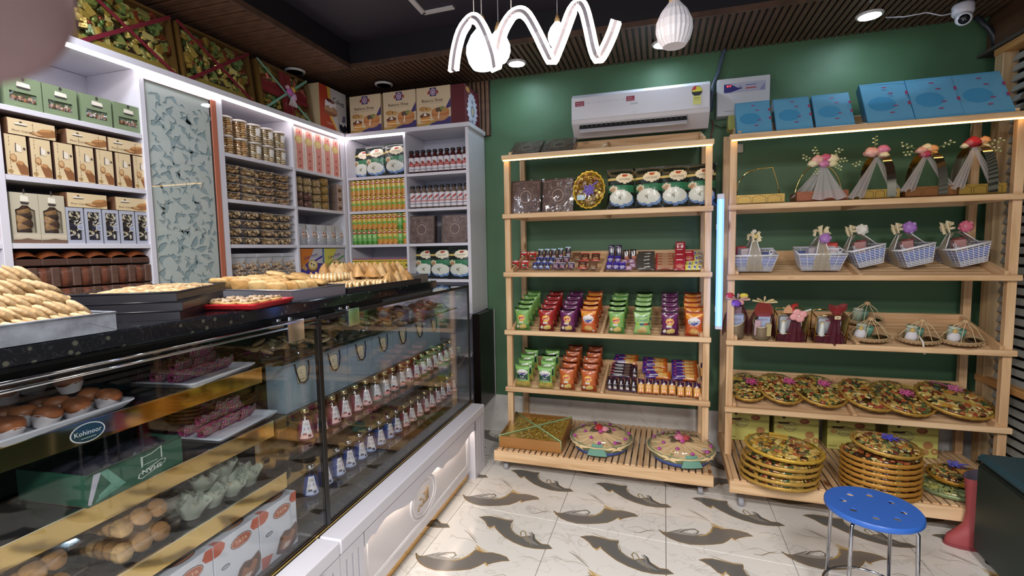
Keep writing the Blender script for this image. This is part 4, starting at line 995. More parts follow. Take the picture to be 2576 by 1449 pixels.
cp('front_glass', M().box(-.090, -.085, YN, YM - .014, .426, 1.170, 'ffffff'), 'glass')
cp('end_glass', M().box(-.70, -.092, YF - .011, YF - .006, .426, 1.170, 'ffffff'), 'glass')
cp('top_glass', M().box(-.70, -.086, YN, YF - .006, 1.171, 1.178, 'ffffff'), 'glasstop')
cp('mullion', M().box(-.100, -.082, YM - .012, YM + .010, .424, 1.171, '0d0d10', 0, .002), 'plastic')
cp('corner_post', M().box(-.094, -.083, YF - .010, YF - .002, .424, 1.171, '0d0d10'), 'plastic')
cp('edge_strip', M().box(-.086, -.0815, YM, YF - .004, 1.166, 1.181, '111114', 0, .001), 'plastic')
for z in (1.178, 1.163): cp('chrome_rail', M().tube([(-.083, YN, z), (-.083, YM - .02, z)], .0035, 'd5d8e0', 8), 'chrome')
cp('marble_top', M().box(-.78, -.149, YN, -.155, 1.190, 1.2312, '15171c', 0, .004), 'granite')
cp('slab_support', M().box(-.76, -.17, YN, -.17, 1.1785, 1.190, '101114'), 'lam')
cp('back_panel', M().box(-.715, -.70, YN, YF - .006, .42, 1.171, '18171a'), 'lam')
cp('divider_glass', M().box(-.69, -.12, -1.405, -1.401, .425, 1.168, 'ffffff'), 'glass')
for y0, y1 in ((-1.42, -1.345), (-1.10, -1.03)):
    m = M(); m.box(-.14, -.078, y0, y1, 1.1785, 1.184, 'd8dbe2', 0, .001); m.box(-.0845, -.078, y0, y1, 1.118, 1.1785, 'd8dbe2', 0, .001); m.cyl(-.125, y0 + .012, 1.184, 1.190, .008, 'e0e2e8'); m.cyl(-.125, y1 - .012, 1.184, 1.190, .008, 'e0e2e8'); cp('chrome_clip', m, 'chrome')
# stepped shelves of the near case, each with a gold mirror front
for x, z in ((-.200, 1.030), (-.165, .852), (-.125, .683)):
    cp('shelf_board', M().box(-.69, x - .006, YN, -1.408, z - .012, z - .0008, '141318'), 'gloss')
    cp('gold_front', M().box(x - .005, x, YN, -1.408, z - .050, z - .0005, 'd6b878', 0, .001), 'gold')
    cp('chrome_edge', M().box(x - .005, x + .001, YN, -1.408, z - .0004, z + .002, 'e2dcc8'), 'chrome')
# glass shelves of the far case
cp('glass_shelf', M().box(-.69, -.165, -1.398, YF - .02, 1.030, 1.036, 'ffffff'), 'glass')
cp('shelf_edge', M().box(-.1648, -.162, -1.398, YF - .02, 1.030, 1.0365, '6b6455'), 'chrome')
cp('shelf_board', M().box(-.69, -.195, -1.398, YF - .02, .830, .838, '4a463e'), 'gloss')
for x, z in ((-.115, .733), (-.105, .527)):
    cp('glass_shelf', M().box(-.26, x + .012, -1.398, YF - .02, z - .006, z, 'ffffff'), 'glass')
    cp('gold_riser', M().box(-.262, -.258, -1.398, YF - .02, z - .09, z + .085, 'b5935a'), 'gold')
stk = M(); g = lambda u, v, L=0: (-.1995 + L * .0002, -1.919 + (u - .5) * .072, .983 + v * .044)
art(stk, g, [('e', .5, .5, .5, .5, 'c9ccd0'), ('e', .5, .5, .46, .45, '1f3a44'), ('t', 'Kohinoor', .5, .52, .24, 'dfe6e2', .78), ('r', .3, .22, .72, .26, '9fb2ac')], .61, n=24)
cp('oval_sticker', stk, 'gloss')

# ---- far case: paper bags, bottles, biscuit packs
def paper_bag():
    t = thing('paper_bag'); w, h, d = .178, .172, .075; B = '7f93a2'; m = M()
    m.box(-w / 2, w / 2, 0, d, 0, .001, B); m.box(-w / 2, w / 2, 0, .001, 0, h, B); m.box(-w / 2, w / 2, d - .001, d, 0, h, B); m.box(-w / 2, -w / 2 + .001, .001, d - .001, 0, h, B); m.box(w / 2 - .001, w / 2, .001, d - .001, 0, h, B)
    art(m, front(w, h), [('p', [(.38, .52), (.62, .52), (.65, .60), (.65, .84), (.60, .90), (.40, .90), (.35, .84), (.35, .60)], '4a4f52'), ('p', [(.39, .535), (.61, .535), (.635, .605), (.635, .835), (.59, .885), (.41, .885), (.365, .835), (.365, .605)], 'c9c0a4'), ('t', 'C', .5, .755, .08, '4a4f52'), ('r', .44, .66, .56, .668, '8a8474'), ('r', .42, .60, .58, .612, '4a4f52'), ('t', 'Crafted with love', .5, .12, .035, 'aebac4', .5)], h / w)
    m.obj('bag_body', 'paper', t)
    for y in (-.004, d + .004):
        M().tube([(-.036, y * .6, h * .96), (-.034, y * 1.6, h * .80), (-.022, y * 2.2 if y < 0 else y, h * .58), (0, y * 2.4 if y < 0 else y, h * .52), (.022, y * 2.2 if y < 0 else y, h * .58), (.034, y * 1.6, h * .80), (.036, y * .6, h * .96)], .0026, '16181c', 6).obj('handle', 'cloth', t)
    return t
KR = RZ(PI / 2)
P_ = Proto(paper_bag)
for i in range(7): P_.put(FK @ T(-.20, -1.225 + .186 * i, .8385) @ KR, f'blue grey paper bag with black cord handles, {nth(i,7)} from the near end', 'bag', 'paper bags in the glass counter')
def flask(kind):
    def f():
        t = thing('milk_bottle'); L_, W_ = (('b8566c', 'd8a0a8'), ('cfcacb', 'e0b8b4'), ('3a66c8', '7f9bdc'))[kind]
        M().lathe([(0, .001), (.028, .001), (.030, .006), (.0255, .04), (.018, .068), (0, .069)], 14, L_).obj('milk', 'liquid', t)
        M().lathe([(0, 0), (.030, 0), (.032, .006), (.027, .042), (.016, .082), (.0115, .088), (.0115, .098), (.013, .100)], 14, 'ffffff').obj('glass_body', 'clear', t)
        fn = lambda u, v: ((.0325 - .0150 * v) * math.sin((u - .5) * 1.5 * (1 - .25 * v)), -(.0325 - .0150 * v) * math.cos((u - .5) * 1.5 * (1 - .25 * v)), .010 + v * .062)
        l = M().grid(lambda u, v: fn(u, v), 12, 16, art_col([('r', 0, 0, 1, .22, ('e0b4b0', 'd8938f', 'a9b6d8')[kind]), ('e', .7, .12, .16, .07, '3a2f38'), ('e', .35, .26, .2, .07, ('9a5a66', '3a2a2c', '2a2440')[kind]), ('r', .12, .34, .3, .62, 'd3d0d8')], 'e6e3ea'))
        l.text('UG', lambda u, v: tuple(Vector(fn(u, v)) + Vector((0, -.0004, 0))), .5, .80, .15, '2c2f38', 2.0, .55); l.obj('label', 'paper', t)
        M().lathe([(.0135, .097), (.0145, .099), (.0145, .109), (.012, .111), (0, .111)], 12, ('c9b98a', 'c9b98a', 'c4c6cc')[kind]).obj('cap', 'chrome', t)
        return t
    return f
FL = [Proto(flask(k)) for k in range(3)]
for s, (x, z, n) in enumerate(((-.135, .7335, 18), (-.125, .5275, 18))):
    for i in range(n):
        k = ((0 if i < 6 else 1 if i < 11 else 0) if s == 0 else (2 if i < 9 else 0))
        FL[k].put(FK @ T(x - .035, -1.255 + .0765 * i, z) @ KR @ RZ(-.5 + .25 * ((i * 7) % 5 - 2) * .5), f'small {("pink","white","blue")[k]} milk bottle, {nth(i,n)} from the near end of the {("upper","lower")[s]} bottle row', 'bottle', f'milk bottles in the {("upper","lower")[s]} counter row')
def biscuit_pack(seed):
    def f():
        t = thing('biscuit_pack'); c = M(); r2 = random.Random(seed)
        for k in range(16):
            e = Matrix.Rotation(r2.uniform(-.5, .5), 3, 'X') @ Matrix.Rotation(r2.uniform(-.4, .4), 3, 'Y')
            c.sph((r2.uniform(-.06, .06), r2.uniform(-.07, .07), .012 + .045 * r2.random()), (.026, .026, .007), ('c2a172', 'a98658', 'd3b88c', 'bfae8c')[k % 4], 9, 5, rot=e)
        c.obj('biscuits', 'food', t)
        M().grid(lambda u, v: ((u - .5) * .18, (v - .5) * .19, .002 + .072 * (max(0, math.sin(PI * u)) * max(0, math.sin(PI * v))) ** .35 * (1 + .12 * noise.noise(Vector((u * 5, v * 5, seed))))), 12, 12, 'ffffff').obj('film_wrap', 'film', t)
        return t
    return f
P_ = [Proto(biscuit_pack(k)) for k in range(3)]
for i in range(8): P_[i % 3].put(FK @ T(-.29, -1.285 + .185 * i, 1.0364) @ RZ(.2 * (i % 3 - 1)), f'clear biscuit pack on the glass shelf, {nth(i,8)} from the near end', 'pack', 'clear biscuit packs')

# ---- near case
def white_tray(w, d):
    t = thing('serving_tray'); m = M(); h = .018; c = 'c6cbd8'
    P = [(w, d, h, 1.0), (w, d, h, .92), (w * .86, d * .84, .004, .92)]
    def ring(a, b, z, r=.012, n=3):
        out = []
        for sx, sy, a0 in ((1, 1, 0), (-1, 1, 1), (-1, -1, 2), (1, -1, 3)):
            for k in range(n + 1): q = (a0 + k / n) * PI / 2; out.append((sx * (a / 2 - r) + r * math.cos(q), sy * (b / 2 - r) + r * math.sin(q), z))
        return out
    rs = [ring(w * .9, d * .88, 0), ring(w, d, h - .003), ring(w, d, h), ring(w * .955, d * .945, h), ring(w * .88, d * .86, .004)]
    n = len(rs[0]); v = sum(rs, []); f = [(i * n + k, i * n + (k + 1) % n, (i + 1) * n + (k + 1) % n, (i + 1) * n + k) for i in range(4) for k in range(n)]
    f += [tuple(4 * n + k for k in range(n)), tuple(range(n))[::-1]]
    m.add(v, f, c); m.obj('tray_body', 'gloss', t); return t
def tray(mat, w, d, label, group=None): return Proto(lambda: white_tray(w, d)).put(mat, label, 'tray', group)
tm1 = FK @ T(-.315, -1.955, 1.0305) @ RZ(.10); tray(tm1, .24, .29, 'white serving tray of brown muffins on the top counter shelf')
def muffin(kind):
    def f():
        t = thing('muffin')
        M().lathe([(.017, 0), (.025, .024)], 16, 'd5d0d6').obj('cup', 'paper', t)
        c = M().lathe([(.017, .001), (.0245, .022), (.027, .026), (.025, .037), (.016, .044), (0, .046)], 16, 'a5623a'); c.obj('cake', 'crust', t)
        l = M(); fn = lambda u, v: ((.0185 + .0085 * v) * math.sin(u * 2 * PI), -(.0185 + .0085 * v) * math.cos(u * 2 * PI), .001 + v * (.024 + .004 * math.sin(u * 6 * PI)))
        l.grid(fn, 24, 5, art_col([('e', .04 + .125 * k, .55 - .2 * (k % 2), .018, .13, '9a4a58') for k in range(8)] if kind else [], 'd9d4d8')); l.obj('paper_liner', 'paper', t)
        return t
    return f
MU = [Proto(muffin(0)), Proto(muffin(1))]; r2 = random.Random(2)
n = 0
for j in range(4):
    for i in range(4):
        MU[1 if (i + j) % 4 else 0].put(tm1 @ T(-.082 + .0545 * i, -.098 + .0655 * j, .005) @ RX(r2.uniform(-.25, .1)) @ RY(r2.uniform(-.15, .25)) @ RZ(r2.uniform(0, 6)), f'brown muffin in spotted paper, {ORD[j]} across and {ORD[i]} deep on the white tray', 'muffin', 'brown muffins'); n += 1
for k, (x, y) in enumerate(((-.03, -.02), (.02, .07), (-.055, .045))): MU[1].put(tm1 @ T(x, y, .050) @ RX(.3 - .2 * k) @ RZ(k), f'brown muffin lying on the others, {("nearest","farthest","middle")[k]} of the top three', 'muffin', 'brown muffins')
def polka():
    t = thing('wrapped_cake'); m = M(); L_, w = .085, .030
    fn = lambda u, v: ((v - .5) * L_, (u - .5) * w * (1.2 - .4 * abs(u - .5)) * (1 - .25 * abs(2 * v - 1) ** 3), .026 * abs(2 * u - 1) ** 1.6 + .002)
    dots = [('e', (.04 + .115 * k + .05 * (j % 2)) % 1, .05 + .11 * j, .026, .026, 'd9c9d2') for j in range(9) for k in range(9)]
    m.grid(fn, 30, 44, art_col(dots, '98386c')); m.grid(lambda u, v: tuple(Vector(fn(1 - u, v)) + Vector((0, 0, .0012))), 8, 6, '98386c'); m.obj('paper_cup', 'paper', t)
    c = M().grid(lambda u, v: ((v - .5) * L_ * .92, (u - .5) * w * .8, .016 + .010 * math.sin(PI * u)), 8, 6, '8d6a50'); c.obj('cake', 'food', t)
    M().grid(lambda u, v: ((v - .5) * L_ * 1.0, -.010 - .004 * u + .003 * math.sin(v * 14), .014 + .022 * u + .004 * math.sin(v * 17)), 4, 14, 'a59a98').obj('paper_liner', 'organza', t)
    return t
PK = Proto(polka)
for s, (x, y, z, a, q) in enumerate(((-.33, -1.56, 1.0305, .12, 'top'), (-.31, -1.50, .8525, .10, 'middle'))):
    mt = FK @ T(x, y, z) @ RZ(a); tray(mt, .27, .26, f'white serving tray of polka dot cakes on the {q} counter shelf')
    k = 0
    for lay, cells in enumerate(([(i, j) for j in range(3) for i in range(3)], [(i + .5, j + .4) for j in range(2) for i in range(2)], [(1.0, .9), (1.6, 1.2)])):
        for i, j in cells:
            PK.put(mt @ T(-.068 + .058 * i, -.070 + .078 * j, .005 + .024 * lay) @ RZ(PI / 2 + r2.uniform(-.2, .2)) @ RX(r2.uniform(-.15, .15)), f'purple polka dot paper cake, {ORD[k]} of the heap on the {q} shelf tray', 'cake', f'polka dot cakes on the {q} shelf'); k += 1
# green carton with dark packets
gb = thing('open_carton', 'open green carton of dark plastic packets with upside-down lettering', 'carton', None, FK @ T(-.162, -1.842, .8528) @ RZ(.06) @ KR)
w, d, h = .235, .20, .072; m = M(); G = '22503f'
for q in ((-w / 2, w / 2, 0, .003), (-w / 2, w / 2, d - .003, d)): m.box(q[0], q[1], q[2], q[3], 0, h, G)
for q in ((-w / 2, -w / 2 + .003), (w / 2 - .003, w / 2)): m.box(q[0], q[1], .003, d - .003, 0, h, G)
m.box(-w / 2, w / 2, 0, d, 0, .002, '6b5a48')
art(m, front(w, h), [('p', [(0, .1), (.07, .95), (.14, .95), (.03, .05)], 'a9a9b8'), ('p', [(.10, .1), (.36, .25), (.20, .95), (.12, .95), (.22, .45), (.10, .25)], '5f9080'), ('p', [(.06, .05), (.32, .22), (.25, .30), (.08, .16)], '4c7f70'), ('p', [(.48, .18), (.52, .12), (.78, .34), (.80, .46), (.74, .50), (.49, .30)], 'd5dcd8'), ('p', [(.49, .19), (.52, .14), (.775, .355), (.79, .455), (.74, .48), (.50, .29)], '1f4a3a'), ('t', 'SHAN', .635, .32, .15, 'd9e0dc', .22, PI + .12 * 0), ('r', .55, .54, .70, .57, '8fae9f'), ('p', [(.52, .50), (.52, .86), (.54, .86), (.54, .52)], 'b5c4bc'), ('p', [(.74, .56), (.74, .98), (.755, .98), (.755, .56)], 'b5c4bc'), ('p', [(.52, .84), (.64, .86), (.75, .98), (.75, .95), (.64, .83), (.52, .81)], 'b5c4bc')], h / w)
m.obj('carton_body', 'paper', gb)
fl_ = M(); fl_.add([(-w / 2, 0, h), (w / 2, 0, h), (w / 2, -.012, h + .006), (-w / 2, -.012, h + .006)], [(0, 1, 2, 3), (3, 2, 1, 0)], '8c8a86'); fl_.obj('folded_rim', 'paper', gb)
for k in range(4):
    c = M().grid(lambda u, v: ((u - .5) * .11, (v - .5) * .09, .03 * (max(0, math.sin(PI * u)) * max(0, math.sin(PI * v))) ** .5 + .012 * noise.noise(Vector((u * 6, v * 6, k)))), 10, 10, '23242e')
    tag(c.obj('packet', 'pouch', None, gb.matrix_basis @ T(-.055 + .11 * (k % 2), .055 + .085 * (k // 2), .052)), f'dark shiny plastic packet in the green carton, {("near left","near right","far left","far right")[k]} one', 'packet', 'dark packets in the green carton')
# crumpled white paper cups
def flower_cup(seed):
    def f():
        t = thing('cream_cup'); r2 = random.Random(seed); ph = [r2.uniform(0, 6) for _ in range(4)]
        for q, (r0, r1, z1, nm) in enumerate(((.020, .040, .046, 'outer_cup'), (.014, .030, .050, 'inner_cup'))):
            def fn(u, v):
                a = u * 2 * PI; r = r0 + (r1 - r0) * v + v * v * (.006 * math.sin(5 * a + ph[q]) + .004 * math.sin(9 * a + ph[2]))
                return (r * math.cos(a), r * math.sin(a), z1 * v + v * .006 * math.sin(7 * a + ph[3]))
            M().grid(fn, 44, 6, 'c5cfc2').obj(nm, 'organza', t)
        M().sph((0, 0, .022), (.017, .017, .014), 'b59a7c', 10, 6).obj('sweet', 'food', t)
        M().lathe([(0, 0), (.020, 0), (.021, .004)], 14, 'c5cfc2').obj('cup_base', 'paper', t)
        return t
    return f
FC = [Proto(flower_cup(k)) for k in range(3)]
k = 0
for i, j, l in ((0, 0, 0), (1, 0, 0), (2, 0, 0), (3, 0, 0), (0, 1, 0), (1, 1, 0), (2, 1, 0), (3, 1, 0), (1, .5, 1), (2.2, .6, 1)):
    FC[k % 3].put(FK @ T(-.185 - .066 * j, -1.70 + .066 * i, .6835 + .045 * l) @ RZ(k) @ RX(.12 * (k % 3 - 1)), f'crumpled pale paper cup of sweets, {ORD[k]} of the white heap', 'cup', 'crumpled white paper cups'); k += 1
def clear_tub(seed):
    def f():
        t = thing('cookie_tub'); c = M(); r2 = random.Random(seed)
        for k in range(15):
            c.lathe([(0, -.005), (.022, -.004), (.025, 0), (.022, .006), (0, .008)], 12, ('b98d5a', 'c9a26c', 'a87c4c')[k % 3], 0, (-.055 + .027 * (k % 5), -.045 + .045 * (k // 5), .018 + .008 * r2.random()))
            n_ = len(c.v); o = Vector((-.055 + .027 * (k % 5), -.045 + .045 * (k // 5), .02)); e = Matrix.Rotation(.9 + r2.uniform(-.2, .2), 3, 'Y')
            for i in range(n_ - 60, n_): c.v[i] = tuple(e @ (Vector(c.v[i]) - o) + o)
        c.obj('cookies', 'food', t)
        m = M(); m.frus(.155, .135, .175, .155, .0006, .040, 'ffffff', cap=0); m.frus(.175, .155, .150, .13, .042, .058, 'ffffff', cap=2); m.obj('clear_shell', 'clear', t)
        b = M(); b.tube([(-.088, -.078, .041), (.088, -.078, .041), (.088, .078, .041), (-.088, .078, .041)], .003, 'c5c8d2', 5, closed=True); b.obj('rim', 'clear', t)
        return t
    return f
CT = [Proto(clear_tub(k)) for k in range(2)]
for k, (x, y, z, w_) in enumerate(((-.225, -1.845, .6835, 'lower tub beside the white paper cups'), (-.228, -1.845, .743, 'upper tub beside the white paper cups'), (-.235, -2.06, .6835, 'lower tub at the bottom left corner'), (-.232, -2.065, .743, 'upper tub at the bottom left corner'))):
    CT[k % 2].put(FK @ T(x, y, z) @ RZ(.08 * k), f'clear plastic tub of round cookies, {w_}', 'tub', 'clear cookie tubs')
# printed white cartons at the bottom
def printed_carton():
    w, h, d = .158, .180, .14; m = M(); W_ = 'ccd0dc'
    ov = lambda cu, cv, s: [('e', cu, cv, .30 * s, .13 * s, '5a2a2a'), ('e', cu, cv, .28 * s, .115 * s, 'd9c2b4'), ('e', cu, cv, .265 * s, .105 * s, 'a8604c'), ('t', 'TATA', cu, cv, .075 * s, 'e8c8a8', .34 * s)]
    sh = [('p', [(0, 1), (.16, 1), (.24, .93), (.22, .86), (.12, .80), (0, .80)], 'b8604e'), ('p', [(0, 0), (.16, 0), (.30, .16), (.10, .20), (0, .22)], 'b8604e'), ('p', [(1, 1), (.86, 1), (.80, .90), (.86, .82), (1, .80)], 'b8604e')] + ov(.58, .80, .8) + [('e', .22, .55, .09, .032, '4a4a58'), ('e', .22, .55, .075, .022, 'a9adba'),
          ('p', [(.36, .10), (.50, .34), (.62, .40), (.78, .36), (.96, .42), (1, .30), (.96, .10), (.8, .02), (.55, 0)], '5f4640'), ('p', [(.46, .12), (.60, .32), (.72, .24), (.84, .34), (.92, .28), (.80, .10), (.62, .06)], '9a6a52'), ('p', [(.52, .10), (.62, .18), (.78, .16), (.70, .08)], 'd8c4b8')]
    m.box(-w / 2, w / 2, 0, d, 0, h, W_, 0, .0012); art(m, front(w, h), sh, h / w)
    art(m, topface(w, d, h), [('e', .62, .26, .24, .14, '5a2a2a'), ('e', .62, .26, .22, .12, 'b07a60'), ('e', .30, .30, .10, .05, '4a4a58'), ('e', .30, .30, .08, .035, 'a9adba'), ('e', .5, .68, .30, .2, '5a4a48'), ('p', [(0, 0), (.14, 0), (.10, .12), (0, .14)], 'b8604e'), ('r', 0, .0, .012, 1, '8a8fa0')], d / w)
    return m.obj('printed_carton', 'paper')
P_ = Proto(printed_carton)
for i in range(4): P_.put(FK @ T(-.125, -1.452 - .1615 * i, .4245) @ KR, f'white carton with red oval print on the counter floor, {nth(i,4)} from the black upright', 'carton', 'white printed cartons')
# ---------------------------------------------------------------- trays on the marble top
ZM = 1.2316
def metal_tray(w, d, h, c, mat):
    """open sheet-metal tray with folded rim; x = w, y = d"""
    t = thing('baking_tray'); m = M(); e = .0015
    m.box(-w / 2, w / 2, -d / 2, d / 2, 0, e, c)
    for q in ((-w / 2, w / 2, -d / 2, -d / 2 + e), (-w / 2, w / 2, d / 2 - e, d / 2), (-w / 2, -w / 2 + e, -d / 2 + e, d / 2 - e), (w / 2 - e, w / 2, -d / 2 + e, d / 2 - e)): m.box(*q, e, h, c)
    m.obj('pan', mat, t)
    r = M().tube([(-w / 2, -d / 2, h), (w / 2, -d / 2, h), (w / 2, d / 2, h), (-w / 2, d / 2, h)], .003, c, 6, closed=True); r.obj('rolled_rim', mat, t)
    for sx in (-1, 1):
        for sy in (-1, 1): M().poly([(sx * (w / 2 + .0006), sy * d / 2, .002), (sx * (w / 2 + .0006), sy * d / 2, h - .004), (sx * (w / 2 + .0006), sy * (d / 2 - .06), h - .006), (sx * (w / 2 + .0006), sy * (d / 2 - .06), h * .65)][::(sx * sy)], c).obj('folded_corner', mat, t)
    return t
def mtray(mat, w, d, h, c, ma, label, group=None): return Proto(lambda: metal_tray(w, d, h, c, ma)).put(mat, label, 'tray', group)
G1 = FK @ T(-.445, -2.17, ZM); mtray(G1, .59, .592, .041, 'a5acba', 'galv', 'large galvanised tray heaped with pale long biscuits at left')
def long_biscuit(seed):
    m = M().sph((0, 0, 0), (.033, .021, .0075), ('bda27c', 'c8ae88', 'b0946c')[seed], 12, 6, lump=.28, seed=seed + 3); return m.obj('long_biscuit', 'food')
def mk(seed): return Proto(lambda: long_biscuit(seed))
LB = [mk(k) for k in range(3)]; r2 = random.Random(4); k = 0
TIER = ('bottom', 'second', 'third', 'fourth', 'top')
for tier in range(5):                     # rows of leaning biscuits, each tier set back from the one below
    for row in range(2):
        for i in range(26):
            y = -1.900 - .008 * tier - .0195 * i + r2.uniform(-.003, .003); x = -.176 - .036 * tier - .046 * row + r2.uniform(-.005, .005)
            LB[k % 3].put(FK @ T(x, y, ZM + .028 + .0245 * tier + r2.uniform(-.003, .003)) @ RX(-.66 + r2.uniform(-.13, .13)) @ RZ(PI / 2 + r2.uniform(-.2, .2)), f'pale long biscuit, {ORD[i]} from the right end of the {TIER[tier]} tier, {("front","back")[row]} row', 'biscuit', 'heaped long biscuits'); k += 1
# black trays with nut brittle
BK = '1b1a20'
ang = math.atan2(.854, -.52) - PI / 2     # stack turned on the slab
SB = FK @ T(-.165, -1.705, ZM) @ RZ(ang) @ T(-.115, .19, 0)
for q, (dz, da, w_) in enumerate(((0, 0, 'bottom'), (.0245, .03, 'middle'), (.049, -.02, 'top'))): mtray(SB @ T(0, 0, dz) @ RZ(da), .23, .385, .023, BK, 'blackmetal', f'black baking tray, {w_} one of the crossed stack', 'black baking trays')
SA = FK @ T(-.585, -1.90, ZM) @ RZ(.1)
for q, (dz, y_, w_) in enumerate(((0, 0, 'lower'), (.0285, .07, 'upper'))): mtray(SA @ T(0, y_, dz), .25, .34, .027, BK, 'blackmetal', f'black baking tray behind the pale biscuits, {w_} one', 'black baking trays')
def brittle(seed, w, d):
    m = M(); r2 = random.Random(seed)
    m.grid(lambda u, v: ((u - .5) * w, (v - .5) * d, .012 + .016 * (max(0, math.sin(PI * u)) * max(0, math.sin(PI * v))) ** .3 + .006 * noise.noise(Vector((u * 9, v * 14, seed)))), 26, 36, lambda u, v: ('c9a878', 'b68f60', 'd6bb90', '8f6a48')[int((noise.noise(Vector((u * 16, v * 22, seed))) + 1) * 2) % 4]); return m
for q, (mt, w_, d_, lb) in enumerate(((SB @ T(0, 0, .053), .212, .365, 'slab of chopped nut brittle in the top crossed black tray'), (SA @ T(0, .07, .033), .23, .32, 'slab of chopped nut brittle in the black tray behind the biscuits'))): tag(brittle(q, w_, d_).obj('nut_brittle', 'food', None, mt), lb, 'brittle')
# red tray of tarts
RT = FK @ T(-.225, -1.425, ZM) @ RZ(.18)
def red_tray():
    t = thing('serving_tray'); m = M()
    def ring(a, b, z, r=.02): return [(sx * (a / 2 - r) + r * math.cos((a0 + k / 4) * PI / 2), sy * (b / 2 - r) + r * math.sin((a0 + k / 4) * PI / 2), z) for sx, sy, a0 in ((1, 1, 0), (-1, 1, 1), (-1, -1, 2), (1, -1, 3)) for k in range(5)]
    w, d = .20, .23; rs = [ring(w * .84, d * .86, 0), ring(w * .9, d * .92, .004), ring(w, d, .015), ring(w, d, .019), ring(w * .94, d * .95, .019), ring(w * .84, d * .86, .006)]
    n = 20; m.add(sum(rs, []), [(i * n + k, i * n + (k + 1) % n, (i + 1) * n + (k + 1) % n, (i + 1) * n + k) for i in range(5) for k in range(n)] + [tuple(5 * n + k for k in range(n)), tuple(range(n))[::-1]], 'b3202a'); m.obj('tray_body', 'plastic', t); return t
Proto(red_tray).put(RT, 'red plastic tray of nut tarts on the marble top', 'tray')
def tart():
    t = thing('tart')
    M().lathe([(.018, 0), (.030, .014), (.0305, .018), (.027, .017), (0, .012)], 18, 'd3ad74').obj('shell', 'crust', t)
    c = M(); r2 = random.Random(6)
    for k in range(26):
        a, r = r2.uniform(0, 6.3), .024 * math.sqrt(r2.random()); c.sph((r * math.cos(a), r * math.sin(a), .018 + .004 * r2.random()), (.0055, .0045, .004), ('b39a80', 'c9b398', '9a8068')[k % 3], 6, 4)
    c.obj('nut_topping', 'food', t); return t
P_ = Proto(tart)
for k, (x, y) in enumerate(((.062, -.078), (.062, -.015), (.062, .048), (-.002, -.078), (-.002, -.015), (-.002, .048), (-.066, -.05), (-.066, .02))): P_.put(RT @ T(x * .9, y, .0065), f'round nut topped tart on the red tray, {ORD[k]} counted from the front corner', 'tart', 'nut tarts')
# steel tray of square pastries
ST = FK @ T(-.395, -1.130, ZM) @ RZ(-.03); mtray(ST, .45, .295, .039, 'a2a3aa', 'steel', 'deep steel tray of square puff pastries on the marble top')
def puff(seed, w=.075, d=.062, h=.010):
    def f():
        m = M(); sq = lambda t: math.copysign(abs(t) ** .45, t)
        v = []; fcs = []
        nu, nv = 20, 6
        for i in range(nv + 1):
            th = PI * i / nv
            for k in range(nu):
                a = 2 * PI * k / nu; s_ = math.sin(th) ** .35 if 0 < i < nv else 0
                v.append((w / 2 * sq(math.cos(a)) * s_, d / 2 * sq(math.sin(a)) * s_, h * math.cos(th) * (1 + .2 * noise.noise(Vector((a, th * 2, seed))))))
        for i in range(nv):
            for k in range(nu): fcs.append((i * nu + k, (i + 1) * nu + k, (i + 1) * nu + (k + 1) % nu, i * nu + (k + 1) % nu))
        m.add(v, fcs, ('d3aa6e', 'c99c60', 'dcb87e')[seed % 3], 0, True)
        return m.obj('puff_pastry', 'crust')
    return f
PP = [Proto(puff(k)) for k in range(3)]; k = 0
for row, (x, n_, tilt) in enumerate(((.135, 5, 1.0), (.06, 5, 1.1), (-.02, 5, 1.15), (-.12, 5, .8))):
    for i in range(n_):
        PP[k % 3].put(ST @ T(x + r2.uniform(-.012, .012), -.115 + .052 * i, .040 + .006 * row) @ RZ(r2.uniform(-.25, .25) + .3) @ RX(-tilt + r2.uniform(-.12, .12)), f'square golden puff pastry, {ORD[i]} from the left in the {ORD[row]} leaning row', 'pastry', 'square puff pastries'); k += 1
for i, (x, y, z, a) in enumerate(((.14, .09, .055, .2), (.04, .11, .075, -.3), (-.06, .09, .085, .5), (.10, .02, .072, 1.0))): PP[i % 3].put(ST @ T(x, y, z) @ RZ(a) @ RY(.2), f'square golden puff pastry lying flat on the leaning ones, {ORD[i]} of four', 'pastry', 'square puff pastries')
# black tray: cream rolls in front, samosas behind
BT = FK @ T(-.405, -.655, ZM) @ RZ(-.02); mtray(BT, .50, .62, .021, BK, 'blackmetal', 'black baking tray of cream rolls and samosas on the marble top')
def cream_roll():
    t = thing('cream_roll'); m = M(); N_ = 13
    prof = [(.0, 0), (.014, 0)] + [(.0165 + (.0022 if k % 2 else 0), .004 + .0078 * k) for k in range(N_)] + [(.015, .106)]
    m.lathe(prof, 14, 'e3cfa6', cols=['e3cfa6'] * 2 + [('e8d7b2', 'c99c5e')[k % 2] for k in range(N_ + 1)]); m.tf(RY(PI / 2)); m.obj('pastry_shell', 'crust', t)
    M().sph((.0, 0, 0), (.008, .013, .013), 'efe8d6', 10, 6).obj('cream', 'food', t); return t
P_ = Proto(cream_roll)
k = 0
for j in range(2):
    for i in range(6): P_.put(BT @ T(.085 - .125 * j + .02, -.285 + .042 * i, .022 + .001) @ RZ(.12 + r2.uniform(-.1, .1)), f'pale cream roll, {ORD[i]} from the near end in the {("front","back")[j]} row', 'pastry', 'cream rolls'); k += 1
for i in range(3): P_.put(BT @ T(.02, -.26 + .05 * i, .058) @ RZ(.6 + .2 * i), f'pale cream roll lying across the others, {ORD[i]} of three', 'pastry', 'cream rolls')
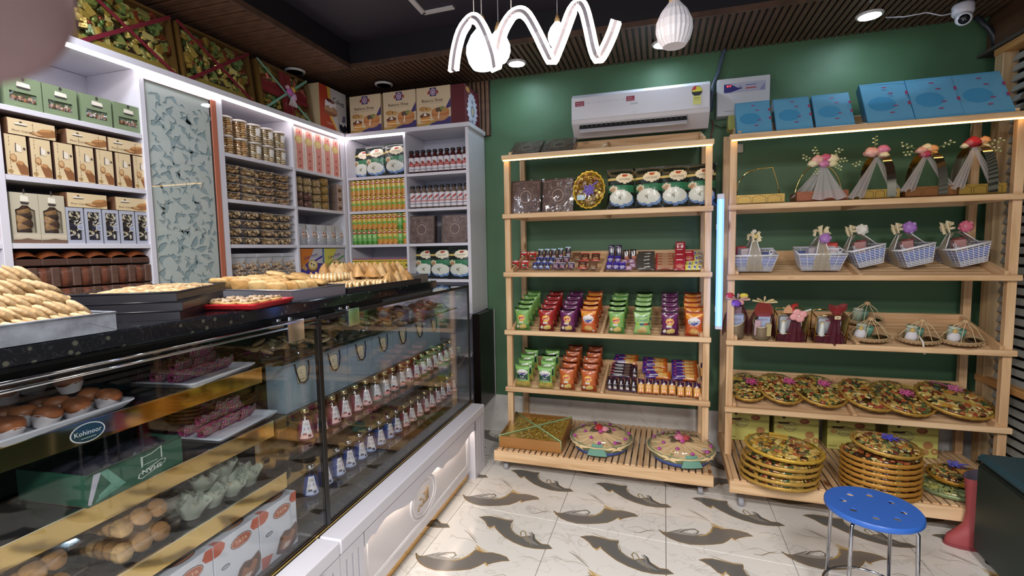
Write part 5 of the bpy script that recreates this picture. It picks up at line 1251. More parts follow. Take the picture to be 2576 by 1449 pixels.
def samosa(seed):
    def f():
        s_ = .040; b = [(-s_, -.022, 0), (s_, -.022, 0), (s_ * .9, .022, .002), (-s_ * .9, .022, .002)]; ap = (.0 + .006 * seed, 0, .070)
        m = M()
        fn = []
        for i in range(4):
            a, c_ = Vector(b[i]), Vector(b[(i + 1) % 4]); A = Vector(ap)
            m.grid(lambda u, v, a=a, c_=c_: tuple((a.lerp(c_, u)).lerp(A, v) + (a.lerp(c_, u) - Vector((0, 0, a.z))).normalized() * (.010 * math.sin(PI * v) * math.sin(PI * u) + .003 * noise.noise(Vector((u * 4, v * 4, seed + i))))), 6, 6, ('d2a468', 'c8965a', 'dcb47c')[seed % 3])
        m.poly([b[3], b[2], b[1], b[0]], 'c8965a')
        return m.obj('samosa', 'crust')
    return f
SM = [Proto(samosa(k)) for k in range(3)]; k = 0
for lay, cells in enumerate(([(i, j) for i in range(5) for j in range(6)], [(i + .5, j + .5) for i in range(4) for j in range(5)])):
    for i, j in cells:
        if lay == 0 and j == 0 and i < 2: continue
        SM[k % 3].put(BT @ T(.20 - .092 * i + r2.uniform(-.01, .01), -.02 + .0565 * j + r2.uniform(-.008, .008), .006 + .044 * lay) @ RZ(r2.uniform(0, 6.28)) @ RX(r2.uniform(-.35, .35)), f'golden pointed samosa, {ORD[int(i)]} from the front and {ORD[int(j)]} from the near end, {("lower","upper")[lay]} layer', 'samosa', 'heaped samosas'); k += 1
for j in range(2): P_.put(BT @ T(.13, -.05 + .04 * j, .023) @ RZ(.1), f'pale cream roll next to the samosas, {ORD[j]} one', 'pastry', 'cream rolls')
T6 = FK @ T(-.40, -.245, ZM); mtray(T6, .40, .17, .036, '9c9da4', 'steel', 'small steel tray of pastries at the far end of the marble top')
for i in range(4): PP[i % 3].put(T6 @ T(.12 - .09 * i, .0, .020 + .004 * (i % 2)) @ RZ(.3 * i) @ RX(.15), f'square puff pastry in the far small tray, {ORD[i]} from the front', 'pastry', 'puff pastries in the far tray')
ss = M().lathe([(0, 0), (.030, 0), (.030, .002), (0, .002)], 24, 'd8d6e2'); tag(ss.obj('sticker', 'gloss', None, FK @ T(-.115, .035, 1.1786)), 'round white disc lying on the counter glass', 'disc')
# ---------------------------------------------------------------- pine display racks (frame FR)
PINE = 'e6c8a0'
SLOPE = R(16)
def HX(px, py, y=0.0): return hit(px, py, FR, 1, y)
def TR(z0): return FR @ T(0, .012, z0 + .014) @ RX(SLOPE)       # tray surface: y up the slope, z off the slats
def rack(x0, x1, zs, yb, zb0, zb1, label, mids):
    t = thing('display_rack', label, 'rack', None, FR)
    def p(name, *a, c=PINE, mat='wood_x', b=.003): return M().box(*a, mixc(c, 'b98a5c', rnd.uniform(0, .35)), 0, b).obj(name, mat, t)
    top = zs[0]
    for xa in (x0 + .006, x1 - .044):
        for ya, yb_ in ((.014, .050), (.376, .412)):
            p('post', xa, xa + .038, ya, yb_, zb1 + .001, top + (.02 if ya < .1 else .10), mat='wood_z')
    for k, z in enumerate(zs):
        flat = k == 1
        p('front_beam', x0, x1, -.014, .0125, z, z + .030)
        if flat:
            p('rear_beam', x0 + .045, x1 - .045, .385, .405, z, z + .030)
            for xa in (x0 + .046, x1 - .066, (x0 + x1) / 2): p('side_beam', xa, xa + .020, .013, .384, z + .001, z + .026, mat='wood_y')
            for q in range(7): p('slat', x0 + .067, x1 - .067, .03 + .05 * q, .066 + .05 * q, z + .0265, z + .0345, b=.0015)
        else:
            L_ = .40; f = T(0, .0127, z) @ RX(SLOPE)
            def q(name, *a, mat='wood_x', b=.002):
                o = M().box(*a, mixc(PINE, 'b98a5c', rnd.uniform(0, .35)), 0, b).obj(name, mat, t); o.matrix_basis = f; return o
            for xa in (x0 + .0445, x1 - .0625): q('side_beam', xa, xa + .018, .004, L_ - .015, 0, .048, mat='wood_y')
            for xm in mids: q('side_beam', xm - .010, xm + .010, .004, L_ - .015, .006, .036, mat='wood_y')
            q('rear_beam', x0 + .0445, x1 - .0445, L_ - .0145, L_ + .004, -.004, .052)
            if k or True:
                for s_ in range(8): q('slat', x0 + .0635, x1 - .0635, .012 + .047 * s_, .048 + .047 * s_, -.006, .0015 if 0 else .0055, b=.001)
    # base with casters
    p('base_board', x0 - .004, x1 + .004, yb, yb + .022, zb0, zb1)
    p('base_board', x0 + .02, x1 - .02, .39, .41, zb0, zb1 - .004)
    for xa in (x0, x1 - .02): p('side_beam', xa, xa + .020, yb + .023, .388, zb0 + .004, zb1 - .004, mat='wood_y')
    n = int((x1 - x0 - .03) / .0355); st = (x1 - x0 - .03) / n
    for k in range(n): p('slat', x0 + .017 + st * k, x0 + .017 + st * k + .0265, yb + .012, .405, zb1 - .002, zb1 + .007, mat='wood_y', b=.0012)
    for xa in (x0 + .06, x1 - .06):
        for ya in (yb + .06, .33):
            c = M(); c.box(-.022, .022, -.02, .02, zb0 - .022, zb0 - .001, '1d1d20', 0, .002); o = c.obj('caster', 'blackmetal', t); o.location = (xa, ya, 0)
            w = M()
            w.lathe([(0, -.013), (.021, -.013), (.0235, -.008), (.0235, .008), (.021, .013), (0, .013)], 16, '9a9aa0'); w.tf(T(0, 0, .0238) @ RY(PI / 2)); w.obj('wheel', 'rubber', o)
    led = M().tube([(x0 + .01, -.008, top - .0042), (x1 - .01, -.008, top - .0042)], .0038, 'ffffff', 6); led.obj('led_strip', 'led_warm', t)
    return t
LX0, LX1, RX0, RX1 = -.984, .292, .371, 1.700
LZs, RZs = [1.975, 1.600, 1.220, .836, .452], [1.990, 1.600, 1.203, .826, .430]
rack(LX0, LX1, LZs, -.25, .074, .139, 'left pine display rack with tilted trays of snacks on casters', (-.345,))
rack(RX0, RX1, RZs, -.325, .094, .160, 'right pine display rack of gift baskets and trays on casters', (1.03,))
def base_fix(o): return o
# blue light tube between the racks
tb = thing('light_tube', 'glowing blue light tube standing between the two pine racks', 'light', None, FR @ T(.328, -.03, 0))
zt, zb = HX(1801, 488, -.03).z, HX(1799, 828, -.03).z
M().cyl(0, 0, zb + .02, zt - .03, .0085, 'ffffff', 16).obj('cyan_core', 'tube_cyan', tb)
M().box(-.018, -.0095, -.006, .010, zb + .02, zt - .03, 'ffffff').obj('glow_edge', 'tube_blue', tb); M().box(.0095, .018, -.006, .010, zb + .02, zt - .03, 'ffffff').obj('glow_edge', 'tube_blue', tb)
c_ = M(); c_.box(-.019, .019, -.009, .012, zt - .03, zt, 'cfd2e6', 0, .003); c_.obj('end_cap', 'plastic', tb)
c_ = M(); c_.box(-.019, .019, -.009, .012, zb, zb + .02, 'cfd2e6', 0, .003); c_.obj('end_cap', 'plastic', tb)
M().box(-.02, .02, .0125, .030, zb + .1, zb + .13, 'c8a87c').box(-.02, .02, .0125, .030, zt - .2, zt - .17, 'c8a87c').obj('bracket', 'plastic', tb)
# ---------------------------------------------------------------- goods on the left rack
z2 = 1.6350
for i, px in enumerate((1321, 1402)):
    EB.put(FR @ T(HX(px, 528, .05).x, .05, z2) @ RX(-.16) @ S3(1, 1, 1.1), f'brown embossed box standing on the left pine rack, {("left","right")[i]} one beside the gold oval tray', 'box', 'embossed boxes on the pine rack')
for i, px in enumerate((1317, 1400)):
    EB.put(FR @ T(HX(px, 388, .02).x, .015, 2.012) @ RX(-.98), f'brown embossed box lying on top of the left pine rack, {("left","right")[i]} one', 'box', 'embossed boxes on top of the rack')
for i, px in enumerate((1563, 1630, 1697, 1762)):
    GB.put(FR @ T(HX(px, 522, .09).x, .06, z2) @ RX(-.12) @ RZ((.1, -.1, .05, -.08)[i]) @ S3(1.15, 1, 1.15), f'black and green food bag on the left pine rack, {nth(i,4)} from the gold oval tray', 'bag', 'black and green food bags on the rack')
def gift_tray(a, b, seed, bow=None, card=None, cols=None, rim='c79a3c', n=110, gold=False):
    """oval tray of sweets under film: foil rim, sweets, ribbon bow, greeting card; lies in XY, face up"""
    t = thing('sweet_tray'); h = .024; nn = 40
    def ring(k, z, w=0): return [((a * k + w * (.004 if q % 2 else -.002)) * math.cos(2 * PI * q / nn), (b * k + w * (.004 if q % 2 else -.002)) * math.sin(2 * PI * q / nn), z + (.002 if q % 2 else 0) * w) for q in range(nn)]
    rs = [ring(.82, 0), ring(.96, .006, 1), ring(1.0, h, 1), ring(.955, h + .003, 1), ring(.90, h - .006, 0), ring(.88, .010)]
    m = M(); m.add(sum(rs, []), [(i * nn + k, i * nn + (k + 1) % nn, (i + 1) * nn + (k + 1) % nn, (i + 1) * nn + k) for i in range(5) for k in range(nn)] + [tuple(5 * nn + k for k in range(nn)), tuple(range(nn))[::-1]], rim, 0, True); m.obj('foil_rim', 'foil', t)
    r2 = random.Random(seed); c = M()
    for k in range(int(n * 1.7)):
        q, r = r2.uniform(0, 6.283), math.sqrt(r2.random()) * .86; x, y = a * r * math.cos(q), b * r * math.sin(q)
        e = Matrix.Rotation(r2.uniform(0, 6.28), 3, 'Z') @ Matrix.Rotation(r2.uniform(-.5, .5), 3, 'X'); s_ = min(a, b) * r2.uniform(.8, 1.3)
        zone = noise.noise(Vector((x * 11, y * 11, seed))); cc = cols[int((zone + .5 + r2.uniform(-.25, .25)) * len(cols)) % len(cols)]
        z = .016 + .012 * (1 - r * r) + r2.uniform(0, .006)
        if r2.random() < .55: c.sph((x, y, z), (s_ * .095, s_ * .055, s_ * .04), cc, 6, 4, rot=e)
        else: c.add([tuple(e @ Vector((u * s_ * .08, v * s_ * .055, w * s_ * .035)) + Vector((x, y, z))) for u in (-1, 1) for v in (-1, 1) for w in (-1, 1)], [(0, 1, 3, 2), (4, 6, 7, 5), (0, 4, 5, 1), (2, 3, 7, 6), (0, 2, 6, 4), (1, 5, 7, 3)], cc)
    c.obj('sweets', 'foil' if gold else 'gloss', t)
    zt_ = .046
    if card: M().box(card[0] * a - .036 * a / .15, card[0] * a + .036 * a / .15, card[1] * b - .024 * a / .15, card[1] * b + .024 * a / .15, zt_ - .002, zt_, card[2]).obj('card', 'paper', t)
    if bow:
        r = M(); x, y = bow[0] * a, bow[1] * b
        for q in range(6):
            an = q * PI / 3 + .3; r.tube([(x, y, zt_ + .004), (x + .028 * math.cos(an - .3), y + .028 * math.sin(an - .3), zt_ + .014), (x + .036 * math.cos(an), y + .036 * math.sin(an), zt_ + .008), (x + .026 * math.cos(an + .3), y + .026 * math.sin(an + .3), zt_ + .006), (x, y, zt_ + .004)], .005, bow[2], 4, flat=(1.3, .35))
        r.sph((x, y, zt_ + .006), .008, bow[2], 8, 5)
        r.tube([(x, y, zt_), (x + bow[3] * .5 * a, y + .3 * b, zt_ - .004), (x + bow[3] * a, y + .5 * b, zt_ - .014)], .006, bow[2], 4, flat=(1.2, .3))
        r.obj('bow', 'cloth', t)
    f = M().lathe([(1.0, .020), (.90, .036), (.6, .047), (.25, .050), (0, .0505)], 28, 'ffffff', 0, (0, 0, 0), a * .97, b * .97); f.obj('film_wrap', 'film', t)
    return t
SWEET = ['c8a850', '9a4030', '56683c', 'b8623a', 'd2b468', '7c8048', 'd8c070', '6a3422', 'b88e40', '44503a', 'c8843f', 'dcc888']
GOLDC = ['c49a34', 'd8b850', '9a7424', '7a4a20', 'e0c870', 'b0882c']
ov = Proto(lambda: gift_tray(.100, .122, 5, (.05, -.10, '7a6bc0', .5), (-.45, -.45, 'b9d0d8'), GOLDC, 'd8b23a', gold=True))
ov.put(FR @ T(HX(1482, 528, .06).x, .075, z2 + .125) @ RX(PI / 2 - .20) , 'upright gold oval sweet tray with violet bow on the left pine rack', 'tray')
# chips
def chip(bg, sh, tx, side, w=.104, h=.150, mat='pouch'):
    return Proto(lambda: bag(w, h, (sh, bg), depth=.045, nu=26, nv=34, side=side, ears=.05, texts=tx, pinch=.16, mat=mat, seal=.10))
def lays(bg, dk, food=True):
    return ([('r', 0, 0, 1, .30, dk), ('e', .5, .58, .27, .15, 'e0a83a'), ('e', .5, .60, .23, .10, 'e8c46a'), ('p', [(.27, .50), (.75, .56), (.75, .66), (.27, .60)], 'c0342c'), ('r', .28, .36, .62, .44, 'd6d6d0'), ('e', .62, .20, .20, .11, 'd8bc6a'), ('e', .46, .16, .17, .10, 'e2cc86'), ('e', .18, .18, .09, .08, 'e6e0d0'), ('e', .2, .93, .06, .04, 'e8e8e0'), ('r', .0, .955, 1, 1, dk)],
            [('t', "Lay's", .51, .575, .085, 'f4eee4', .44, .10)])
def kurkure(bg, dk, g=False):
    return ([('r', 0, 0, 1, .12, dk), ('p', [(0, .70), (1, .82), (1, 1), (0, 1)], 'e0922c' if not g else '8fbf5a'), ('e', .5, .62, .40, .16, 'e8e4e0'), ('p', [(.2, .52), (.5, .46), (.84, .56), (.6, .60)], '3a4a9a'), ('r', .2, .40, .8, .44, 'd8a08a'), ('e', .5, .20, .30, .15, 'c98f4c'), ('e', .42, .22, .12, .09, 'dcae6a'), ('e', .62, .18, .12, .08, 'e2bc7c'), ('e', .8, .08, .08, .06, 'd8d2c4'), ('r', .0, .955, 1, 1, dk)],
            [('t', 'KurKure', .5, .615, .10, '2a2a34', .66, .06)])
gl, rl, pl = lays('7fae5c', '4f7f3e'), lays('a32a28', '6d1c1c'), lays('6a2a5c', '4a1f40')
ch = {'g': chip('7fae5c', *gl, '4f7f3e'), 'r': chip('a32a28', *rl, '6d1c1c'), 'p': chip('6a2a5c', *pl, '4a1f40'), 'o': chip('c4582a', *kurkure('c4582a', 'a8401e'), 'a8401e'),
      'u': chip('9cc77a', [('r', 0, .40, 1, .50, '2f4f7a'), ('r', .02, .40, .34, .50, '7ab04a'), ('r', .62, .41, .92, .49, 'b0483a'), ('e', .55, .20, .26, .15, 'd8c088'), ('e', .40, .14, .22, .11, 'cdb070'), ('r', 0, 0, 1, .03, '6a9a50'), ('r', 0, .955, 1, 1, '6a9a50'), ('e', .14, .80, .09, .06, 'd6e4c8')], [('t', 'Uncle', .52, .78, .09, '2a4a7a', .62, .05), ('t', 'Chipps', .52, .63, .10, '2a4a7a', .70, .05), ('t', '30%', .18, .45, .06, 'e8e23a', .24)], '6a9a50'),
      'k': chip('8cc06a', [('r', .08, .34, .92, .80, '24483c'), ('e', .5, .70, .42, .12, 'e6e6e2'), ('p', [(.2, .62), (.5, .58), (.84, .66), (.6, .68)], '4a3a8a'), ('r', 0, 0, 1, .30, 'a8a050'), ('e', .25, .15, .2, .09, 'cdb868'), ('e', .6, .10, .22, .08, 'd8c880'), ('e', .78, .22, .16, .07, 'c0a850'), ('r', 0, .955, 1, 1, '6a9a50')], [('t', 'Kurkure', .5, .695, .10, '2a3a34', .66, .06), ('t', 'Puff', .5, .50, .09, 'd8e4dc', .3), ('t', 'Puffcorn', .5, .40, .07, 'd8e4dc', .56)], '6a9a50'),
      'w': chip('bd6030', *lays('bd6030', '94401e'), '94401e')}
KN = {'g': 'green potato chips', 'r': 'red potato chips', 'p': 'purple potato chips', 'o': 'orange corn puff', 'u': 'pale green potato chips', 'k': 'green puffcorn', 'w': 'rust orange potato chips'}
def ribbon_front_fix(): pass
def hook(k): return
def column(tr, px, py, kind, n, label, sc=1.0, dep=.078):
    p = hit(px, py, tr, 2, .006)
    for i in range(n):
        ch[kind].put(tr @ T(p.x + .004 * math.sin(i * 2.1), .012 + dep * i, .0066) @ RX(-SLOPE * .55) @ RZ(.06 * math.sin(i * 1.7 + px)) @ S3(sc, 1, sc), f'{KN[kind]} bag, {ORD[i]} from the front, {label}', 'bag', f'{KN[kind]} bags')
t4 = TR(LZs[3])
for i, (px, py, k) in enumerate(((1318, 824, 'g'), (1378, 827, 'r'), (1430, 830, 'p'), (1482, 832, 'o'), (1551, 836, 'g'), (1616, 838, 'u'), (1685, 841, 'p'), (1745, 844, 'o'))): column(t4, px, py, k, 5, f'{nth(i,8)} upper chips column')
t5 = TR(LZs[4])
for i, (px, py, k, n) in enumerate(((1319, 965, 'k', 4), (1374, 971, 'k', 4), (1429, 974, 'w', 5), (1482, 980, 'w', 5))): column(t5, px, py, k, n, f'{nth(i,4)} lower chips column', 1.0, .080)
# flat bars and biscuit packs
def bar(w, l, d, bg, sh, tx, end=None, mat='gloss'):
    """flow-wrapped bar: x = width w, z = height l of its face, thickness d"""
    def f():
        m = M(); nu, nv = 12, 24
        fn = lambda u, v, L=0: ((u - .5) * w, -d / 2 * (max(0, math.sin(PI * min(1, max(0, u)))) ** .4) * (max(0, math.sin(PI * min(1, max(0, v * 1.06 - .03)))) ** .3) - .0004 - L * .00025, v * l)
        m.grid(lambda u, v: fn(u, v), nu, nv, art_col(sh, bg))
        for q in tx: m.text(q[1], lambda u, v: fn(u, v, 3), q[2], q[3], q[4], q[5], l / w, q[6] if len(q) > 6 else None, q[7] if len(q) > 7 else 0)
        m.grid(lambda u, v: ((.5 - u) * w, d / 2 * max(0, math.sin(PI * u)) ** .4 * max(0, math.sin(PI * v)) ** .3, v * l), 4, 5, end or bg)
        return m.obj('snack_bar', mat)
    return Proto(f)
ORG = bar(.040, .092, .016, 'd89a4a', [('r', 0, .62, 1, 1, '3a1e3c'), ('e', .48, .66, .2, .08, 'e0d0c8'), ('e', .5, .44, .38, .12, 'e2b878'), ('r', .08, .28, .92, .34, 'e8a850'), ('e', .58, .20, .28, .10, 'd07828'), ('r', 0, 0, 1, .06, 'b0502a'), ('r', .7, .93, .92, .98, 'c0585c')], [('t', 'DARK', .46, .75, .16, 'e8dcd8', .30, PI / 2)])
BLK = bar(.034, .088, .016, '2a1a24', [('e', .48, .56, .14, .16, 'c9ccd2'), ('r', .2, .40, .8, .46, '9a9aa4'), ('e', .40, .16, .28, .10, '6d5a58'), ('e', .62, .14, .2, .08, 'a89a88'), ('r', 0, 0, 1, .06, '4a2a6a'), ('r', .62, .86, .95, .93, 'b84a58')], [('t', 'T', .48, .56, .20, '3a2e38')])
HPR = bar(.160, .050, .018, 'c9702c', [('p', [(0, 0), (.42, 0), (.50, .5), (.40, 1), (0, 1)], '4a2a80'), ('r', .06, .70, .14, .86, 'b84a4a'), ('p', [(.14, .30), (.46, .44), (.46, .60), (.14, .50)], 'd8d4e0'), ('e', .58, .5, .12, .40, 'd0a060'), ('e', .58, .5, .08, .26, 'ddb878'), ('r', .70, .22, .84, .78, 'd8a858'), ('r', .90, 0, 1, 1, 'a8501e')], [('t', 'DELITE', .30, .48, .22, '3a2a5a', .20)])
HBK = bar(.135, .034, .016, '30202a', [('r', .04, .6, .16, .85, 'a84a54'), ('p', [(.18, .4), (.58, .4), (.58, .62), (.18, .62)], 'c4c6cc'), ('e', .80, .5, .12, .42, '5f4a44'), ('r', 0, 0, 1, .12, '5a4a6a')], [])
CHOC = {'kk': bar(.052, .058, .010, 'b3282a', [('e', .5, .82, .40, .13, 'e8dcd4'), ('r', .15, .12, .85, .46, '5a5a44'), ('e', .3, .42, .14, .08, 'ecdcc0'), ('r', 0, 0, 1, .04, '8a1c1e')], [('t', 'KitKat', .5, .80, .11, 'b3282a', .62)]),
        'sn': bar(.036, .074, .010, '2c2430', [('r', 0, .88, 1, 1, 'a9c6da'), ('e', .55, .26, .36, .13, 'b8c4d8'), ('e', .6, .34, .18, .09, 'b8584a'), ('r', 0, 0, 1, .08, '5a7ab8')], [('t', 'S', .5, .66, .30, 'd8c4a0')]),
        'sb': bar(.036, .046, .010, '2e3462', [('e', .5, .30, .36, .16, 'b4bcd0'), ('r', 0, .84, 1, 1, '4a58b0'), ('r', 0, 0, 1, .1, '4a6ab8')], [('t', '5', .5, .62, .30, 'd8c484')]),
        'dm': bar(.044, .046, .010, '3a2448', [('r', 0, .84, 1, .96, 'd8d0dc'), ('e', .5, .30, .34, .15, '9a4a52')], [('t', 'Dairy', .5, .62, .22, 'eae6ee', .74), ('t', 'Milk', .5, .38, .2, 'eae6ee', .5)]),
        'br': bar(.056, .058, .010, '6a4a34', [('e', .45, .34, .2, .12, '8d6a48'), ('e', .65, .34, .16, .12, '94724e')], []), 'rd': bar(.056, .062, .010, '503028', [('r', 0, .86, 1, 1, 'c04a44'), ('e', .38, .34, .2, .13, 'b07a4c'), ('e', .62, .36, .2, .13, 'ac764a'), ('r', 0, .04, 1, .2, 'c2483c')], [('t', '24', .5, .66, .18, '9a8458', .4)]),
        'DM': bar(.038, .050, .010, '382a86', [('e', .5, .42, .40, .18, 'c4bcd4'), ('r', 0, .84, 1, 1, '4a36b4'), ('r', 0, 0, 1, .1, '2c1c4c')], [('t', 'Dairy', .5, .46, .15, '3a2c86', .62)]), 'DT': bar(.040, .084, .010, '241c40', [('r', .1, .86, .5, .92, 'c8c0d8'), ('r', 0, 0, 1, .10, '3a2a70')], [('t', 'Dairy', .5, .62, .17, 'e0dce8', .78), ('t', 'Milk', .5, .46, .15, 'e0dce8', .6)]),
        'cw': bar(.040, .066, .010, '241a20', [('p', [(.3, .2), (.62, .9), (.85, .86), (.8, .5), (.7, .1)], 'dcd4d0'), ('r', .3, 0, 1, .35, 'b86a4a'), ('e', .55, .62, .14, .12, '241a20')], []), 'pk': bar(.040, .030, .010, '9a7090', [('e', .5, .5, .36, .3, 'c8b0c0')], []),
        'hk': bar(.106, .040, .012, '4c4742', [('p', [(.4, .3), (.75, .45), (.75, .62), (.4, .5)], 'c4c2bc'), ('r', .1, .15, .5, .25, '8d8780')], []), 'hr': bar(.110, .040, .014, '9c5640', [('r', .06, .30, .94, .75, 'b08a68'), ('r', 0, .0, .1, 1, 'a83238'), ('r', .3, .82, .66, .95, 'c9a888')], []),
        'rk': bar(.060, .080, .012, 'a52a36', [('r', .2, .80, .75, .88, 'e0c0b8'), ('e', .5, .34, .4, .16, 'bc6458'), ('e', .5, .26, .3, .1, 'd08a74')], []), 'yl': bar(.036, .036, .014, 'd6d2a0', [('r', 0, 0, .4, 1, 'dcd05a'), ('e', .65, .5, .2, .2, '6a70a8')], [])}
CN = {'kk': 'square red wafer bar', 'sn': 'dark bar with pale blue cap', 'sb': 'small blue bar', 'dm': 'small plum chocolate bar', 'br': 'plain brown chocolate slab', 'rd': 'brown and red chocolate slab', 'DM': 'violet chocolate bar', 'DT': 'tall violet chocolate bar', 'cw': 'black bar with white cow shape', 'pk': 'small mauve sweet pack', 'hk': 'long dark grey wafer pack', 'hr': 'long rust wafer pack', 'rk': 'wide red chocolate pack', 'yl': 'pale yellow sweet sachet'}
t3 = TR(LZs[2])
def lay(tr, px, py, proto, label, cat, group, lift=.55, dz=.010, rz=0.0, z=0.0):
    """lay a bar on the slope with its foot where the sight line meets the tray"""
    p = hit(px, py, tr, 2, .008 + z); return proto.put(tr @ T(p.x, p.y, .0066 + dz + z) @ RX(-PI / 2 + lift) @ RZ(0) @ RY(rz), label, cat, group)
s_ = 9.908
rows = [('kk', 1, [(150, 570), (390, 570)]), ('kk', 2, [(365, 345), (580, 340)]), ('sb', 1, [(650, 585), (800, 585), (960, 588)]), ('dm', 1, [(1160, 590), (1330, 592)]), ('dm', 2, [(1550, 590)]), ('rd', 1, [(1830, 600)]), ('br', 1, [(2090, 605)]), ('sb', 2, [(740, 455), (890, 458), (1050, 462)]), ('dm', 3, [(1230, 470), (1430, 425)]),
        ('sn', 1, [(800, 355), (960, 350), (1120, 350), (1290, 335), (1480, 300)]), ('br', 2, [(1690, 375)]), ('rd', 2, [(1900, 405), (2160, 405)])]
SIDE = ('front', 'middle', 'back', 'top')
for kk, rw, P in rows:
    for i, (a, b) in enumerate(P): lay(t3, 1280 + a / s_, 620 + b / s_, CHOC[kk], f'{CN[kk]}, {nth(i,len(P))} in the {SIDE[rw-1]} row left of the tray divider', 'chocolate bar', f'{CN[kk]}s', 1.25 if kk == 'sn' else .85)
s_ = 8.883
rows = [('DM', 1, [(195, 725), (350, 730), (490, 735)]), ('pk', 1, [(640, 735), (720, 680)]), ('DM', 2, [(225, 565), (390, 575)]), ('pk', 2, [(545, 590), (700, 580), (500, 640)]), ('DT', 3, [(255, 450), (415, 450)]), ('cw', 3, [(570, 505), (730, 495)]), ('hk', 1, [(1010, 735), (1000, 665)]), ('hk', 2, [(1000, 575), (1010, 500)]), ('hk', 3, [(1030, 435)]), ('hr', 1, [(1450, 730), (1455, 665)]), ('hr', 2, [(1450, 600), (1445, 540)]), ('hr', 3, [(1445, 480)]),
        ('rk', 1, [(1780, 740)]), ('rk', 2, [(1780, 610), (1980, 560)]), ('rk', 3, [(1780, 490)]), ('rk', 4, [(1790, 370)]), ('yl', 1, [(1970, 740), (2090, 738), (2200, 738)]), ('yl', 2, [(1980, 660), (2120, 640), (2210, 620)]), ('yl', 3, [(2130, 530), (2200, 510), (2020, 410)]), ('yl', 4, [(2100, 420), (2190, 410)])]
for kk, rw, P in rows:
    for i, (a, b) in enumerate(P): lay(t3, 1510 + a / s_, 600 + b / s_, CHOC[kk], f'{CN[kk]}, {nth(i,len(P))} in the {SIDE[rw-1]} row right of the tray divider', 'chocolate bar', f'{CN[kk]}s on the right', 1.15 if kk in ('DT', 'cw') or (kk == 'rk' and rw == 4) else .85)
s_ = 8.883
for i, (a, b) in enumerate(((205, 1005), (325, 1015), (465, 1030), (600, 1040), (745, 1060))): lay(t5, 1510 + a / s_, 870 + b / s_, BLK, f'small black upright biscuit pack, {nth(i,5)} in the front row', 'biscuit pack', 'black biscuit packs', .75)
for i, (a, b) in enumerate(((910, 1080), (1080, 1085), (1245, 1100), (1425, 1105), (1605, 1115), (1800, 1150), (1980, 1155), (2165, 1185))): lay(t5, 1510 + a / s_, 870 + b / s_, ORG, f'small orange upright biscuit pack, {nth(i,8)} in the front row', 'biscuit pack', 'orange biscuit packs', .75)
lay(t5, 1510 + 2340 / s_, 870 + 1030 / s_, ORG, 'small orange biscuit pack standing by the rack post, lower one', 'biscuit pack', 'orange packs by the post', .8); lay(t5, 1510 + 2320 / s_, 870 + 720 / s_, ORG, 'small orange biscuit pack standing by the rack post, upper one', 'biscuit pack', 'orange packs by the post', .8)
lay(t5, 1510 + 765 / s_, 870 + 740 / s_, BLK, 'small black upright biscuit pack behind the front row', 'biscuit pack', 'black biscuit packs', .75)
for i, b in enumerate((725, 660, 590, 515)): lay(t5, 1510 + (450 + i * 12) / s_, 870 + b / s_, HBK, f'long black biscuit pack, {ORD[i]} from the bottom of the left pile', 'biscuit pack', 'long black biscuit packs', .7)
for i, (a, b) in enumerate(((560, 450), (590, 370), (615, 270))): lay(t5, 1510 + a / s_, 870 + b / s_, HPR, f'long violet and orange biscuit pack, {ORD[i]} from the bottom of the left pile', 'biscuit pack', 'long violet biscuit packs', .8)
for i, (a, b) in enumerate(((1290, 760), (1210, 655), (1220, 520), (1225, 440), (1235, 330))): lay(t5, 1510 + a / s_, 870 + b / s_, HPR, f'long violet and orange biscuit pack, {ORD[i]} from the bottom of the middle pile', 'biscuit pack', 'long violet biscuit packs', .7, rz=(0, PI * 0 + .06, 0, .02, 0)[i])
for i, (a, b) in enumerate(((1900, 800), (1890, 730), (1890, 660), (1880, 580), (1880, 500), (1885, 380))): lay(t5, 1510 + a / s_, 870 + b / s_, HPR, f'long violet and orange biscuit pack, {ORD[i]} from the bottom of the right pile', 'biscuit pack', 'long violet biscuit packs', .7)
# base: gold gift box and two round baskets
zb = .1465
def gold_box():
    t = thing('gift_box'); w, d, h = .40, .36, .075; m = M(); Br = 'b07e48'
    for q in ((-w / 2, w / 2, 0, .006), (-w / 2, w / 2, d - .006, d), (-w / 2, -w / 2 + .006, .006, d - .006), (w / 2 - .006, w / 2, .006, d - .006)): m.box(*q, 0, h, Br)
    m.box(-w / 2, w / 2, 0, d, 0, .004, Br); m.obj('carton', 'goldpaper', t)
    b = M().grid(lambda u, v: ((u - .5) * (w - .014), .007 + v * (d - .014), h - .028 + .004 * math.sin(9 * u) * math.sin(8 * v)), 12, 12, 'dcb858'); b.obj('gold_lining', 'goldpaper', t)
    c = M(); r2 = random.Random(8)
    for k in range(420):
        p = (r2.uniform(-.16, .17), r2.uniform(.04, .33)); 
        if p[0] < -.10 and p[1] < .2: continue
        c.sph((p[0], p[1], h - .024 + r2.uniform(0, .014)), (.0085, .005, .0035), ('e2c45a', 'd0a83c', 'ecd88c', 'b98c34')[(k + (1 if p[0] > 0 else 0)) % 4], 5, 4, rot=Matrix.Rotation(r2.uniform(0, 3), 3, 'Z'))
    c.obj('gold_beads', 'foil', t)['kind'] = 'stuff'
    M().box(-w / 2 + .004, w / 2 - .004, .004, d - .004, h - .002, h - .0012, 'ffffff').obj('film_wrap', 'film', t)
    r = M()
    for a, b_ in (((-w / 2, 0), (w / 2, d)), ((-w / 2, d), (w / 2, 0))):
        r.tube([(a[0], a[1], h * .4), (a[0], a[1], h + .002), (b_[0], b_[1], h + .002 + .002 * (a[1] > 0)), (b_[0], b_[1], h * .4)], .0035, '9fc08a', 6, flat=(1.5, .6))
    r.obj('ribbon', 'gloss', t); return t
